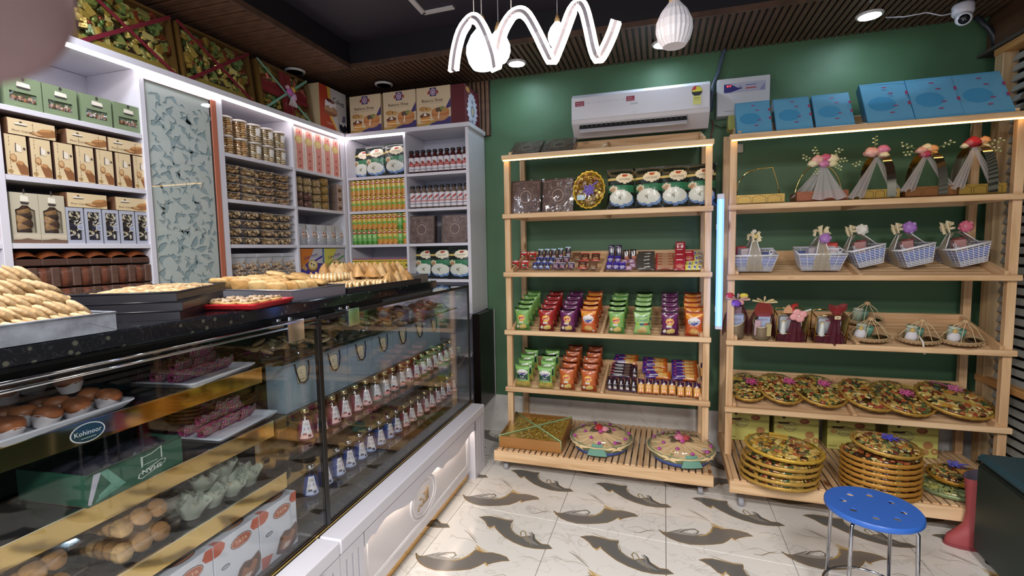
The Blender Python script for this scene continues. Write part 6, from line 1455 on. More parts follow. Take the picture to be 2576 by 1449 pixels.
Proto(gold_box).put(FR @ T(-.765, -.205, zb) @ RX(.10), 'gold gift box under film with green ribbon cross on the rack base', 'box')
def rose(m, x, y, z, r, c):
    m.sph((x, y, z), (r, r, r * .8), c, 9, 6, lump=.35, seed=x * 50)
    for k in range(5): a = k * 1.256; m.sph((x + r * .6 * math.cos(a), y + r * .6 * math.sin(a), z - r * .1), (r * .62, r * .62, r * .45), mixc(c, 'ffffff', .12 * (k % 2)), 7, 5)
def round_basket(seed, top1, top2):
    def f():
        t = thing('gift_basket'); Rb = .192; nn = 40; r2 = random.Random(seed)
        m = M(); m.lathe([(.150, 0), (.160, .004), (.176, .030)], nn, '4a5a9a', 0, (0, 0, 0)); m.obj('satin_base', 'cloth', t)
        m = M().lathe([(.176, .029), (.187, .062), (Rb, .070), (.180, .068), (.170, .050), (0, .050)], nn, '8a9a78'); m.obj('basket_wall', 'wicker', t)
        c = M()
        for k in range(90):
            a, r = r2.uniform(0, 6.283), math.sqrt(r2.random()) * .172; c.sph((r * math.cos(a), r * math.sin(a), .058 + r2.uniform(0, .014)), (.014, .009, .008), r2.choice(('c9a860', 'd8c48c', 'b0703a', '8a9a5c', 'c2b48c', 'a8452c')), 6, 4, rot=Matrix.Rotation(r2.uniform(0, 3), 3, 'Z'))
        c.obj('sweets', 'gloss', t)
        for k in range(5):        # fabric petals gathered at the centre and draped over the rim
            a0 = k * 2 * PI / 5 - PI / 2
            def fn(u, v):
                wd = .02 + .125 * v ** 1.2; q = (u - .5) * wd * 2; rr = .012 + .182 * v
                drop = max(0, v - .9) * .35
                z = .092 - .020 * v + .004 * math.sin(u * 24) * (1 - .5 * v) - .02 * (2 * u - 1) ** 2 * v - drop * .3
                rr = min(rr, math.sqrt(max(1e-6, (Rb + .003) ** 2 - min(q * q, Rb * Rb * .9))))
                return (rr * math.cos(a0) - q * math.sin(a0), rr * math.sin(a0) + q * math.cos(a0), z)
            M().grid(fn, 16, 10, 'e6c898').obj('fabric_petal', 'cloth', t)
        p = M().grid(lambda u, v: ((u - .5) * .12 * (1 - v * .5), -(Rb + .004) * math.cos((u - .5) * .6) * (1 - .06 * v), .018 + .068 * v), 8, 6, '6d9a88'); p.obj('teal_panel', 'cloth', t)
        r = M()
        for k in range(11):
            a = k * 2 * PI / 11 + .2; rr = (.165, .10)[k % 2] if k % 3 else .172; rose(r, rr * math.cos(a), rr * math.sin(a), .088, .0105, 'b0489a')
        r.obj('small_roses', 'cloth', t)
        r = M(); rose(r, -.012, .0, .122, .026, top1); rose(r, .026, -.004, .118, .022, top2); rose(r, .0, -.026, .108, .014, 'c04a9a')
        for a in (2.6, 3.5, -.3, .5): r.tube([(.02 * math.cos(a), .02 * math.sin(a), .105), (.055 * math.cos(a), .055 * math.sin(a), .112), (.075 * math.cos(a), .075 * math.sin(a), .104)], .010, '4a4636', 6, rr=[.004, .013, .002], flat=(1.3, .3))
        r.obj('flower_bunch', 'cloth', t)
        q = M(); q.box(.085, .115, -.115, -.085, .074, .076, 'c8a0a0').box(.10, .125, -.09, -.07, .078, .080, 'e0dcd8').box(.105, .135, -.118, -.096, .076, .078, '8a4a5c'); q.obj('price_label', 'paper', t)
        M().lathe([(Rb, .066), (.15, .108), (.08, .138), (.03, .150), (0, .152)], 28, 'ffffff').obj('film_wrap', 'film', t)
        return t
    return f
Proto(round_basket(1, 'b8262e', 'e09aa8')).put(FR @ T(HX(1512, 1125, -.03).x, -.028, zb + .001), 'round gift basket with red rose, middle of the left rack base', 'basket')
Proto(round_basket(2, 'd87a98', 'b8484c')).put(FR @ T(HX(1712, 1165, -.05).x, -.055, zb + .001) @ RZ(.3), 'round gift basket with pink flower, right end of the left rack base', 'basket')
# ---------------------------------------------------------------- goods on the right rack
def blue_box(glossy):
    def f():
        w, h, d = .240, .285, .05; m = M(); B = '66a2c2'
        m.box(-w / 2, w / 2, 0, d, 0, h, '2f6f96', 0, .002)
        sh = [('r', .01, .01, .99, .99, B), ('e', .40, .45, .30, .18, '4a92bb')]
        for q in range(14): sh.append(('e', .06 + .068 * q, .96, .024, .012, '5a9cc0')); sh.append(('e', .06 + .068 * q, .04, .024, .012, '5a9cc0'))
        for (u, v) in ((.52, .84), (.62, .68), (.66, .36), (.56, .20)): sh.append(('r', u - .05, v - .012, u + .05, v + .014, 'a04468'))
        sh += [('r', .93, .62, .99, .70, 'a04468'), ('r', .93, .36, .99, .44, 'a04468')]
        art(m, front(w, h), sh, h / w); return m.obj('gift_box', 'gloss')
    return f
BB = Proto(blue_box(0))
zt = RZs[0] + .0305
for i, (px, py) in enumerate(((1899, 341), (2000, 334), (2103, 327), (2243, 311), (2367, 300), (2492, 288))):
    BB.put(FR @ T(HX(px, py, -.002).x, .002, zt + (.001 if i < 3 else .001)) @ RX(-.56) @ (S3(.75, 1, .84) if i < 3 else S3(.86, 1, 1.0)), f'teal blue gift box with pink marks leaning on the rack top, {nth(i,6)} from the left', 'box', 'teal blue gift boxes')
m = M().box(-.03, .03, 0, .10, 0, .085, 'a9ad62', 0, .002); tag(m.obj('carton', 'paper', None, FR @ T(.42, .235, 2.10)), 'small yellow green carton behind the first teal box', 'carton')
# gold baskets with flowers and tulle
def sprig(m, x, y, z, a, l, c='9aa86a'):
    d = Vector((math.cos(a), 0, math.sin(a))); p = Vector((x, y, z))
    m.tube([p, p + d * l * .5, p + d * l + Vector((0, 0, -.004))], .0012, c, 4)
    for k in range(5):
        q = p + d * l * (.3 + .17 * k); n = Vector((-d.z, 0, d.x)) * (.008 if k % 2 else -.008)
        m.sph(tuple(q + n), (.006, .003, .004), ('b8c08a', 'd8d8b8')[k % 2], 6, 4)
def flowers(parent, spec, z, y=-.01, sprigs=()):
    m = M()
    for x, dz, r, c in spec: rose(m, x, y, z + dz, r, c)
    m.obj('flowers', 'cloth', parent)
    if sprigs:
        s = M()
        for x, dz, a, l in sprigs: sprig(s, x, y, z + dz, a, l)
        s.obj('green_sprigs', 'cloth', parent)
def drape(parent, top, base, w0, w1, c='e4dfe0', sag=0.0, seed=0, mat='tulle', lean=(0, 0)):
    a, b = Vector(top), Vector(base)
    def fn(u, v):
        p = a.lerp(b, v); w = w0 + (w1 - w0) * v ** 1.1
        return (p.x + (u - .5) * w, p.y + .010 * math.sin(u * 19 + seed) * (.3 + v) - .012 * math.sin(PI * u) * v, p.z + .006 * math.sin(u * 13 + seed * 2) * v - sag * math.sin(PI * v))
    M().grid(fn, 26, 12, c).obj('tulle', mat, parent)
def gold_basket(w, d, h, hh, handle, fl, spr, dr, c='a8873c', rot=False, sticker=False, trim='c0a050'):
    def f():
        t = thing('gold_basket'); m = M(); e = .004
        for q in ((-w / 2, w / 2, 0, e), (-w / 2, w / 2, d - e, d), (-w / 2, -w / 2 + e, e, d - e), (w / 2 - e, w / 2, e, d - e)): m.box(*q, 0, h, c)
        m.box(-w / 2, w / 2, 0, d, 0, .004, c)
        for k in range(3):
            x0 = -w / 2 + .008 + (w - .016) * k / 3; x1 = x0 + (w - .016) / 3 - .01
            m.tube([(x0, -.001, .006), (x0, -.001, h * .7), ((x0 + x1) / 2, -.001, h * .9), (x1, -.001, h * .7), (x1, -.001, .006)], .0014, '6a5020', 4)
        m.obj('tray', 'goldpaper', t)
        M().grid(lambda u, v: (-w / 2 + u * w, .002 + v * (d - .004), h * .86 + .010 * math.cos(u * 2 * PI * 1.5) * (2 * v - 1) ** 2 - .016 * math.sin(PI * v)), 16, 6, trim).obj('gold_lining', 'goldpaper', t)
        a = M()
        if handle == 'wire': a.tube([(-w / 2 + .004, d / 2, .01), (-w / 2 + .018, d / 2, hh * .62), (-w * .26, d / 2, hh * .88), (0, d / 2, hh * .98), (w * .30, d / 2, hh), (w / 2 - .022, d / 2, hh * .55), (w / 2 - .006, d / 2, .01)], .0032, 'c8b070', 6); a.obj('handle', 'gold', t)
        elif handle == 'arch': a.tube([(-(w / 2 - .006) * math.cos(q * PI / 16), d / 2, .01 + (hh - .01) * math.sin(q * PI / 16)) for q in range(17)], .0032, 'c8b070', 6); a.obj('handle', 'gold', t)
        else:
            def bf(u, v):
                q = PI * v; x = -.052 * math.cos(q) * (1 if not rot else 1)
                return (.010 + .035 * math.cos(q) + (u - .5) * .040, d / 2 - (d / 2 + .004) * math.cos(q), .006 + hh * math.sin(q) ** .75)
            a.grid(bf, 2, 24, 'b8b8a8'); a.obj('handle', 'chrome', t)
        if fl: flowers(t, fl, hh, -.012 if handle != 'band' else d / 2 - .02, spr)
        for i, (bx, bz, wd, by) in enumerate(dr): drape(t, (.0, -.004 if handle != 'band' else d / 2 - .02, hh - .012), (bx, by, bz), .018, wd, seed=i * 2 + 1)
        if sticker: s = M().lathe([(0, 0), (.019, 0)], 18, '2c3f7a', sm=False).lathe([(0, .0003), (.016, .0003)], 18, '8fa0c8', sm=False); s.tf(T(w * .30, -.0012, .022) @ RX(PI / 2)); s.obj('sticker', 'gloss', t)
        return t
    return f
PK1, PK2, CRM, RED, PEA = 'd88a96', 'c85a7a', 'e4d6ae', 'b8262e', 'dfa068'
zz = 1.6352
def pl(fn, px, py, y, label, ang=0.0): return Proto(fn).put(FR @ T(HX(px, py, y).x, y, zz) @ RZ(ang), label, 'basket')
pl(gold_basket(.245, .16, .048, .205, 'wire', None, (), ()), 1912, 515, .018, 'plain gold gift basket with a thin wire handle and no flowers')
pl(gold_basket(.245, .16, .052, .205, 'arch', [(-.030, .012, .030, 'dfa9a0'), (.006, .020, .026, PK2), (.038, .012, .028, CRM), (.002, -.010, .026, 'c87aa0'), (-.052, -.006, .024, CRM), (.040, -.012, .022, 'd8d0a0')], ((-.06, .01, 2.6, .05), (-.03, .03, 2.0, .05), (.04, .03, .7, .05), (.06, .0, .1, .045), (-.02, -.03, 4.2, .04), (.05, -.02, -.6, .04)), ((.03, .004, .17, -.030), (-.09, .02, .11, .05)), c='8a4a2c'), 2068, 511, .018, 'gold gift basket with arched wire handle and a wide white tulle train')
pl(gold_basket(.165, .19, .046, .235, 'band', [(-.024, .016, .034, 'dfa9a0'), (.028, .028, .028, 'd07a9a'), (.030, -.002, .024, CRM), (-.012, .024, .018, PK2)], ((-.01, .04, 1.6, .06), (-.06, -.03, 3.5, .05)), ((-.115, .004, .075, -.02), (.075, .03, .055, .02)), sticker=True), 2216, 498, .018, 'gold gift basket with metal band handle, pink roses and blue round sticker')
pl(gold_basket(.225, .19, .050, .235, 'band', [(-.022, .010, .024, 'd8a090'), (.024, .014, .024, PEA), (-.004, -.012, .024, 'a83a50'), (.0, .026, .022, CRM), (.030, -.010, .020, 'dca050')], ((-.05, .02, 2.7, .07), (.05, .02, .4, .07), (-.05, .0, 3.2, .05)), ((-.105, .03, .06, -.01), (.085, .04, .05, .02)), c='8a5a30'), 2344, 492, .018, 'gold gift basket with metal band handle, maroon rose and white sprigs')
pl(gold_basket(.20, .19, .050, .255, 'band', [(-.010, .014, .032, RED), (.036, .020, .024, PEA), (-.042, -.002, .016, CRM), (.04, -.014, .022, 'd8cfa8')], ((.05, .0, .3, .07), (.05, -.02, -.2, .06)), ((-.10, .03, .055, -.01), (.07, .03, .05, .02))), 2468, 484, .018, 'gold gift basket with metal band handle and a large red rose')
# white woven baskets with blue packets
def woven_basket(fl, goods, spr=()):
    def f():
        t = thing('woven_basket'); L0, D0, L1, D1, h = .185, .115, .235, .155, .098; Wc = 'dcdce2'
        def rect(k, o=0.0): return [(sx * ((L0 + (L1 - L0) * k) / 2 + o), sy * ((D0 + (D1 - D0) * k) / 2 + o), h * k + .003) for sx, sy in ((-1, -1), (1, -1), (1, 1), (-1, 1))]
        m = M()
        for q in range(11): m.tube(rect(q / 10.5, .001 * (q % 2)), .0026, Wc, 4, closed=True)
        m.obj('woven_strands', 'plastic', t); s = M()
        for a in range(4):
            A0, B0, A1, B1 = rect(0)[a], rect(0)[(a + 1) % 4], rect(.98)[a], rect(.98)[(a + 1) % 4]
            for k in range(6): q = k / 6; s.tube([Vector(A0).lerp(Vector(B0), q), Vector(A1).lerp(Vector(B1), q)], .0016, Wc, 4)
        s.obj('stakes', 'plastic', t); M().tube(rect(1), .0055, 'e6e6ea', 6, closed=True).obj('rim', 'plastic', t)
        b = M(); b.frus(L0 * .94, D0 * .94, L0 * 1.02, D0 * 1.02, .004, .032, 'b9bcc8'); b.frus(L0 * 1.02, D0 * 1.02, L1 * .96, D1 * .94, .0325, .082, '3d5cb8', cap=2); b.obj('blue_packets', 'pouch', t)
        g = M()
        for (x, y, w_, d_, hh, c, r_) in goods:
            q = M().box(-w_ / 2, w_ / 2, -d_ / 2, d_ / 2, 0, hh, c, 0, .001); q.join(M().box(-w_ / 2 * .7, w_ / 2 * .7, -d_ / 2 - .0004, -d_ / 2, hh * .5, hh * .75, 'c8b0b0')); g.join(q, T(x, y, .078) @ RZ(r_) @ RX(-.15))
        g.obj('gift_boxes', 'paper', t)
        hd = M()
        for y in (-.022, .022): hd.tube([(-L1 * .02, y * 2.6, h), (-.01, y * 2.2, .145), (0, y * .8, .172)], .003, 'e0dede', 6) if 0 else hd.tube([(-L1 / 2 * .28, -D1 / 2 if y < 0 else D1 / 2, h), (-.012, y * 1.2, .175), (.012, y * 1.2, .175), (L1 / 2 * .28, -D1 / 2 if y < 0 else D1 / 2, h)], .003, 'e4e2e0', 6)
        hd.obj('handle', 'plastic', t)
        for sgn in (-1, 1):
            def fn(u, v):
                y = sgn * (.008 + (D1 / 2 + .004) * min(1, v * 1.6)) if v < .62 else sgn * ((D1 / 2 + .004) - (D1 - D0) / 2 * (v - .62) / .38)
                z = .178 - (.178 - h) * v / .62 if v < .62 else h - (h - .004) * (v - .62) / .38
                return ((u - .5) * (.03 + .06 * v) + .003 * math.sin(v * 15), y + .002 * math.sin(u * 16), z)
            M().grid(fn, 8, 16, 'd8ccb0').obj('organza_band', 'organza', t)
        fm_ = M()
        for x, y, dz, r, c in fl:
            if c == 'bow':
                for q in range(7):
                    an = q * PI / 3.5; fm_.tube([(x, y, .19 + dz), (x + r * .8 * math.cos(an - .25), y + r * .3 * math.sin(an), .19 + dz + r * .8 * abs(math.sin(an)) + .006), (x + r * math.cos(an + .1), y + r * .4 * math.sin(an), .19 + dz + r * .6 * math.sin(an))], .009, 'e0d2ac', 5, rr=[.004, .013, .009], flat=(1.3, .4))
            else:
                fm_.sph((x, y, .19 + dz), r, c, 12, 8, lump=.2, seed=x * 90)
                for q in range(14):
                    an = q * 2.4; zq = 1 - 2 * (q + .5) / 14; rr_ = math.sqrt(1 - zq * zq); fm_.sph((x + r * .85 * rr_ * math.cos(an), y + r * .85 * rr_ * math.sin(an), .19 + dz + r * .85 * zq), r * .32, mixc(c, 'ffffff', .15 * (q % 2)), 6, 4)
        fm_.obj('flowers', 'cloth', t)
        w = M(); w.tube([(.085, -.05, .085), (.085, -.055, .108)], .012, 'c8ccd8', 8); w.tube([(.085 + .010 * math.cos(q), -.058, .118 + .010 * math.sin(q)) for q in [k * PI / 5 for k in range(10)]], .002, 'e6e6ea', 5, closed=True); w.obj('milk_bottle_top', 'gloss', t)
        return t
    return f
t3r, t4r, t5r = TR(RZs[2]), TR(RZs[3]), TR(RZs[4])
def on(tr, px, py, z=.0066): return hit(px, py, tr, 2, z)
def put_on(fn, tr, px, py, dy, ang, label, cat, up=0.0, group=None, sc=Matrix.Identity(4)):
    p = on(tr, px, py); w = tr @ Vector((p.x, p.y + dy, .0066)); return Proto(fn).put(Matrix.Translation(w) @ RZ(R(-.77) + ang) @ RX(SLOPE * up) @ sc, label, cat, group)
G1_ = [(-.05, .0, .05, .06, .045, 'c9c0c4', .3), (-.06, .03, .05, .03, .05, 'b8484a', .2), (.02, .02, .05, .03, .035, 'c4c8d0', -.3)]
G2_ = [(-.015, .0, .055, .05, .055, 'b8b4bc', .1), (.035, -.02, .045, .05, .060, 'b0807c', -.15), (-.05, .03, .05, .03, .06, 'a85a58', .2)]
put_on(woven_basket([(.0, -.01, .0, .040, 'bow'), (.004, -.03, .012, .012, 'd8c070'), (.0, .0, .034, .012, 'e8e4d8')], G1_), t3r, 1898, 689, .095, .0, 'white woven basket with cream bow, long side forward at the left', 'basket', .9)
put_on(woven_basket([(.0, -.01, .012, .044, 'bow'), (.012, -.04, -.008, .028, 'a878b8')], [(.06, .02, .06, .05, .062, 'c83a34', -.2), (.06, -.02, .055, .03, .045, 'd0d0d4', -.2), (-.04, .0, .04, .04, .04, 'b9b4bc', .2)]), t3r, 2068, 687, .095, .0, 'white woven basket with lilac pompom and red topped box', 'basket', .9)
put_on(woven_basket([(-.02, -.01, .006, .036, 'bow'), (.010, .03, .008, .030, 'e2ded4')], G2_), t3r, 2194, 685, .128, -1.50, 'white woven basket with white pompom, short end forward', 'basket', .9)
put_on(woven_basket([(-.02, -.01, .010, .036, 'bow'), (.012, .032, .012, .032, 'a878c4')], G2_), t3r, 2318, 684, .128, -1.50, 'white woven basket with violet pompom, short end forward', 'basket', .9)
put_on(woven_basket([(-.01, -.02, .010, .042, 'bow'), (.02, .045, .004, .030, 'd06a80')], G2_), t3r, 2455, 683, .128, -1.50, 'white woven basket with pink pompom at the right end', 'basket', .9)
# tulle wrapped cups
def cup_gift(seed, goods, bowc, violet):
    def f():
        t = thing('gift_cup'); r = .040
        def fn(u, v):
            a = u * 2 * PI; zt_ = .088 + .022 * math.sin(a + .5); return (r * (1 - .04 * v) * math.cos(a), r * math.sin(a), v * zt_)
        M().grid(fn, 32, 6, '8a7a62').obj('cup_wall', 'goldpaper', t)
        M().tube([fn(k / 32, 1) for k in range(32)], .002, 'cdbb96', 5, closed=True).obj('cup_rim', 'goldpaper', t)
        g = M()
        for (x, y, w_, d_, h_, c) in goods: g.box(x - w_ / 2, x + w_ / 2, y - d_ / 2, y + d_ / 2, .02, h_, c, 0, .001)
        g.text('RIBBON', lambda u, v: (-.026 + u * .05, goods[0][1] - goods[0][3] / 2 - .0006, goods[0][4] - .036 + v * .03), .5, .5, .4, '6a6e8a', .6, .8); g.obj('gift_boxes', 'paper', t)
        c = M().lathe([(0, .01), (r * .9, .011), (r * .9, .055), (0, .056)], 14, 'b0a080'); c.obj('sweets', 'food', t)
        for k in range(5):        # tulle gathered from behind up to the bow
            a = PI * .06 + k * PI * .22
            def dr(u, v, a=a):
                q = a + (u - .5) * .8; rr = (r + .012) * (1 - v ** 2.2) + .012 * v; return (rr * math.cos(q) * 1.1 + .003 * math.sin(u * 13 + k), rr * math.sin(q) * .9 + .004 * math.sin(v * 9 + k), .0 + v * .185)
            M().grid(dr, 8, 12, '7a1830').obj('tulle', 'organza', t)
        b = M()
        for q, (an, l) in enumerate(((.15, .052), (.45, .04), (2.9, .05), (2.5, .036), (1.5, .03))):
            b.tube([(0, -.006, .188), (l * .6 * math.cos(an), -.014, .190 + l * .7 * math.sin(an)), (l * math.cos(an), -.008, .188 + l * math.sin(an))], .008, bowc, 5, rr=[.004, .011, .013], flat=(1.2, .35))
        b.obj('bow', 'cloth', t)
        if violet:
            v = M(); rose(v, -.006, -.022, .178, .020, '7a48b0'); rose(v, -.034, -.004, .212, .018, 'c03a44'); v.sph((.028, 0, .208), (.022, .012, .014), 'd8c850', 8, 6); v.sph((.016, -.014, .178), (.015, .01, .012), 'd89a94', 8, 6); v.obj('flowers', 'cloth', t)
        else:
            M().grid(lambda u, v: ((u - .5) * .05 * (1 + .6 * math.sin(v * 3)), -.012 - .01 * v, .19 - v * .07), 6, 6, 'a83028').obj('tulle_tail', 'organza', t)
        return t
    return f
put_on(cup_gift(0, [(0, -.006, .062, .03, .115, 'a0a8c4'), (0, .018, .05, .02, .150, '8a6a78')], 'd8b0a0', True), t4r, 1852, 853, .05, 0, 'maroon tulle gift cup with violet flower beside the blue tube', 'gift', .9, None, S3(1.2, 1.2, 1.2))
put_on(cup_gift(1, [(.006, -.004, .05, .03, .125, 'a8b0cc'), (.024, -.026, .024, .02, .085, 'b8a878'), (-.022, -.02, .026, .014, .10, 'c0a0a8')], 'e0cc98', False), t4r, 1918, 857, .05, 0, 'maroon tulle gift cup with pale gold bow', 'gift', .9, None, S3(1.2, 1.2, 1.15))
def frame_gift(flower):
    def f():
        t = thing('gift_carrier'); w, d, h = .135, .085, .150; m = M()
        for y in (0, d): m.tube([(-w / 2, y, .002), (-w / 2, y, h - .01), (-w / 2 + .01, y, h), (w / 2 - .01, y, h), (w / 2, y, h - .01), (w / 2, y, .002)], .0034, 'c8a860', 6); m.tube([(-w / 2, y, .045), (w / 2, y, .045)], .0028, 'c8a860', 6)
        for x in (-w / 2, w / 2):
            for z in (.004, .045, h - .012): m.tube([(x, 0, z), (x, d, z)], .0028, 'c8a860', 6)
        m.obj('wire_frame', 'gold', t)
        M().box(-w / 2 + .004, w / 2 - .004, .004, d - .004, .002, .040, '4a1420').obj('tray', 'cloth', t)
        s = M().grid(lambda u, v: (w / 2 - .002 + .004 * noise.noise(Vector((u * 8, v * 14, 1))), .006 + u * (d - .012), .046 + v * (h - .06)), 8, 12, 'b09a58'); s.obj('straw_panel', 'wicker', t)
        g = M(); g.box(-.050, .048, .030, .066, .041, .125, 'c4c6cc', 0, .001); g.box(-.020, .030, .0296, .030, .108, .118, 'b07078'); g.box(-.050, -.022, .012, .026, .041, .105, 'c8ccce', 0, .001); g.obj('gift_boxes', 'paper', t)
        b = M().lathe([(.013, .041), (.015, .045), (.010, .098), (.009, .106), (.010, .112), (0, .114)], 12, 'd0d4cc', 0, (-.038, .008, 0), cols=['d8dcd8'] * 3 + ['c9b890'] * 3); b.obj('bottle', 'gloss', t)
        def fn(u, v):
            a = u * 2 * PI; n = 8; r = (.042 - .029 * v ** .8) if v < .8 else .0140 + .03 * (v - .8) / .2
            return (.012 + r * math.cos(a) * 1.1 + .003 * math.sin(7 * a) * (1 - v), -.004 + (r * math.sin(a) * .55 + .003 * math.sin(9 * a)), .004 + v * .15)
        M().grid(fn, 36, 14, '6a1a30').obj('tulle_pouch', 'organza', t)
        q = M()
        if flower:
            for k in range(4): a = k * PI / 2 + .4; q.sph((.016 + .020 * math.cos(a), -.030, .155 + .018 * math.sin(a)), (.020, .007, .018), 'e0a0a0', 10, 6)
            q.sph((.016, -.038, .155), .006, 'ecd0c0', 8, 5)
            for k in range(5): a = 2.2 + .22 * k; q.tube([(0, -.02, .165), (.05 * math.cos(a), -.02, .165 + .05 * math.sin(a))], .004, 'd0a07a', 5, rr=[.003, .005])
            q.tube([(-.005, -.012, .17), (-.008, -.01, .20), (.012, -.01, .205)], .014, 'a82a24', 6, flat=(1.2, .6)); q.tube([(.03, -.02, .17), (.07, -.02, .185)], .004, 'd0d0c8', 5)
            q.obj('flowers', 'cloth', t)
        else:
            M().grid(lambda u, v: (.012 + (.012 + .022 * v) * math.cos(u * 2 * PI) * 1.2 + .004 * math.sin(u * 30) * v, -.004 + (.010 + .018 * v) * math.sin(u * 2 * PI), .158 + .045 * v + .008 * math.sin(u * 19) * v), 36, 6, 'a82c34').obj('tulle_top', 'organza', t)
            q.box(.0, .026, -.028, -.022, .142, .160, 'd8c4a0', 0, .002); q.obj('knot', 'cloth', t)
        return t
    return f
put_on(frame_gift(True), t4r, 1990, 862, .01, 0, 'gold wire frame gift with maroon tulle and pink flower', 'gift', .9, None, S3(1.12, 1.12, 1.12))
put_on(frame_gift(False), t4r, 2088, 868, .01, 0, 'gold wire frame gift with maroon tulle pouch and no flower', 'gift', .9, None, S3(1.12, 1.12, 1.12))
def boat(pouch, seed):
    def f():
        t = thing('wicker_tray'); a, b = .095, .062; r2 = random.Random(seed)
        m = M(); m.lathe([(.80, .002), (.97, .010), (1.0, .030), (.97, .031), (.93, .012), (0, .008)], 30, 'a88a64', 0, (0, 0, 0), a, b); m.obj('tray_wall', 'wicker', t)
        k = M()
        for q in range(26): an = q * 2 * PI / 26; k.sph((a * 1.0 * math.cos(an), b * 1.0 * math.sin(an), .014), (.005, .005, .004), 'b89c78', 6, 4)
        k.obj('woven_band', 'wicker', t)
        h = M(); h.lathe([(.012, .116), (.016, .122), (.014, .130), (.006, .134), (0, .134)], 12, 'c4a078'); h.obj('gathering_cap', 'wicker', t)
        s = M()
        for q in range(9): an = q * 2 * PI / 9 + .2; s.tube([(a * .97 * math.cos(an), b * .97 * math.sin(an), .03), (a * .55 * math.cos(an), b * .55 * math.sin(an), .088), (.012 * math.cos(an), .012 * math.sin(an), .121)], .0016, 'd0b890', 5)
        s.obj('strings', 'cloth', t)
        j = M(); j.lathe([(0, .010), (.026, .011), (.027, .07), (.024, .078), (.026, .080), (.026, .088), (0, .089)], 16, '9ab090', 0, (-.035, .012, 0), cols=['8aa858', 'a8b8a0', 'b0bcb8', 'c0c8c4', 'a8b8a0', 'c8d0c0', 'd0d4c8']); j.obj('jar', 'gloss', t)
        c = M(); c.lathe([(.017, .010), (.024, .05), (.025, .068), (.02, .069), (0, .060)], 14, '6a9a88', 0, (.0, .025, 0)); c.obj('green_cup', 'gloss', t)
        d = M(); d.lathe([(.020, .012), (.034, .022), (.036, .024), (.030, .024), (.018, .016), (0, .015)], 22, '9a9488', 0, (.048, -.012, 0)); d.obj('metal_dish', 'chrome', t)
        if pouch:
            p = M().sph((-.046, -.022, .040), (.030, .022, .032), 'd0ccd0', 14, 9, lump=.15, seed=seed); p.sph((-.046, -.024, .076), (.013, .010, .012), 'c8a860', 8, 6, lump=.4); p.obj('cloth_pouch', 'cloth', t)
        if pouch == 2: M().tube([(-.02, -.045, .05), (-.012, -.072, .03), (-.008, -.085, -.01), (-.002, -.085, -.03)], .004, 'd8d0c4', 6, rr=[.004, .005, .004, .006]).obj('drawstring', 'cloth', t)
        return t
    return f
put_on(boat(0, 1), t4r, 2185, 826, .075, .1, 'wicker boat tray with strings at the back, mostly hidden', 'tray', .9)
put_on(boat(1, 2), t4r, 2196, 868, .065, -.1, 'wicker boat tray with cloth pouch, left of the front three', 'tray', .9)
put_on(boat(2, 3), t4r, 2325, 874, .065, 0, 'wicker boat tray with drawstring hanging over the shelf edge', 'tray', .9)
put_on(boat(1, 4), t4r, 2434, 878, .065, 0, 'wicker boat tray with cloth pouch at the right end', 'tray', .9)
# oval trays overlapping on the lowest tilted tray
OT = [('first', 1878, 976, .118, .155, (.25, .05, 'c04a80', -.5), (-.45, .25, 'd0b050')), ('second', 1962, 983, .130, .165, (.35, .25, 'c85a90', .5), None), ('third', 2060, 989, .142, .170, (.15, .18, 'c85a90', .5), (.55, .25, 'c0a860')),
      ('fourth', 2180, 999, .142, .165, None, None), ('fifth', 2266, 1008, .150, .172, (.10, .0, 'c85a90', .5), (.35, .55, 'b89a50')), ('last', 2396, 1013, .172, .178, (.12, .38, 'c86a98', -.5), (-.05, -.15, 'c8ae60'))]
for i, (n_, px, py, a, b, bow, card) in enumerate(OT):
    p = on(t5r, px, py, .03)
    Proto(lambda: gift_tray(a, b, 60 + i, bow, card, SWEET, 'c09848', n=150)).put(t5r @ T(p.x, p.y + .0, .020 + (.010 if i else 0)) @ RY(.10 if i else 0) @ RZ(-.12), f'oval gold rimmed sweet tray, {n_} from the left on the tilted shelf', 'tray', 'oval sweet trays on the tilted shelf')
# base: cartons at the back, two stacks of trays, loose trays
zb2 = .1675
def green_carton():
    w, h, d = .245, .185, .10; m = M(); G = 'c4c06a'
    sh = [('e', .68, .84, .11, .09, '8a5030'), ('e', .66, .86, .08, .06, 'a06a42'), ('e', .13, .60, .07, .07, 'b08a50'), ('e', .36, .63, .16, .17, '6a5434'), ('e', .36, .63, .15, .155, 'c2bf72'), ('t', 'Bakery', .36, .68, .085, '5a4430', .24), ('t', 'Cocon', .36, .56, .085, '5a4430', .24), ('e', .22, .93, .035, .05, '3a3022'), ('p', [(.08, .76), (.36, .77), (.34, .72), (.12, .70)], '3a2c22'),
          ('e', .80, .40, .10, .12, 'a87848'), ('e', .93, .22, .07, .10, 'a87848'), ('e', .93, .22, .03, .04, 'c8b070'), ('e', .74, .18, .09, .10, 'b08450'), ('r', .03, .10, .22, .13, '8a8440')]
    sized(m, w, d, h, '9a9648', G, sh); return m.obj('carton', 'paper')
P_ = Proto(green_carton)
for i, px in enumerate((1880, 2002, 2140, 2296)): P_.put(FR @ T(HX(px, 1120, .25).x, .255, zb2), f'yellow green cookie carton at the back of the rack base, {nth(i,4)} from the left', 'carton', 'yellow green cookie cartons')
s1 = hit(1966, 1186, FR, 2, zb2 + .05); s2_ = hit(2212, 1205, FR, 2, zb2 + .06); r2 = random.Random(12)
ta = [Proto(lambda: gift_tray(.185, .150, 80, None, None, SWEET, 'c09848', n=170)), Proto(lambda: gift_tray(.185, .150, 81, None, (-.15, .5, 'd8b040'), SWEET + GOLDC, 'd0a840', n=190))]
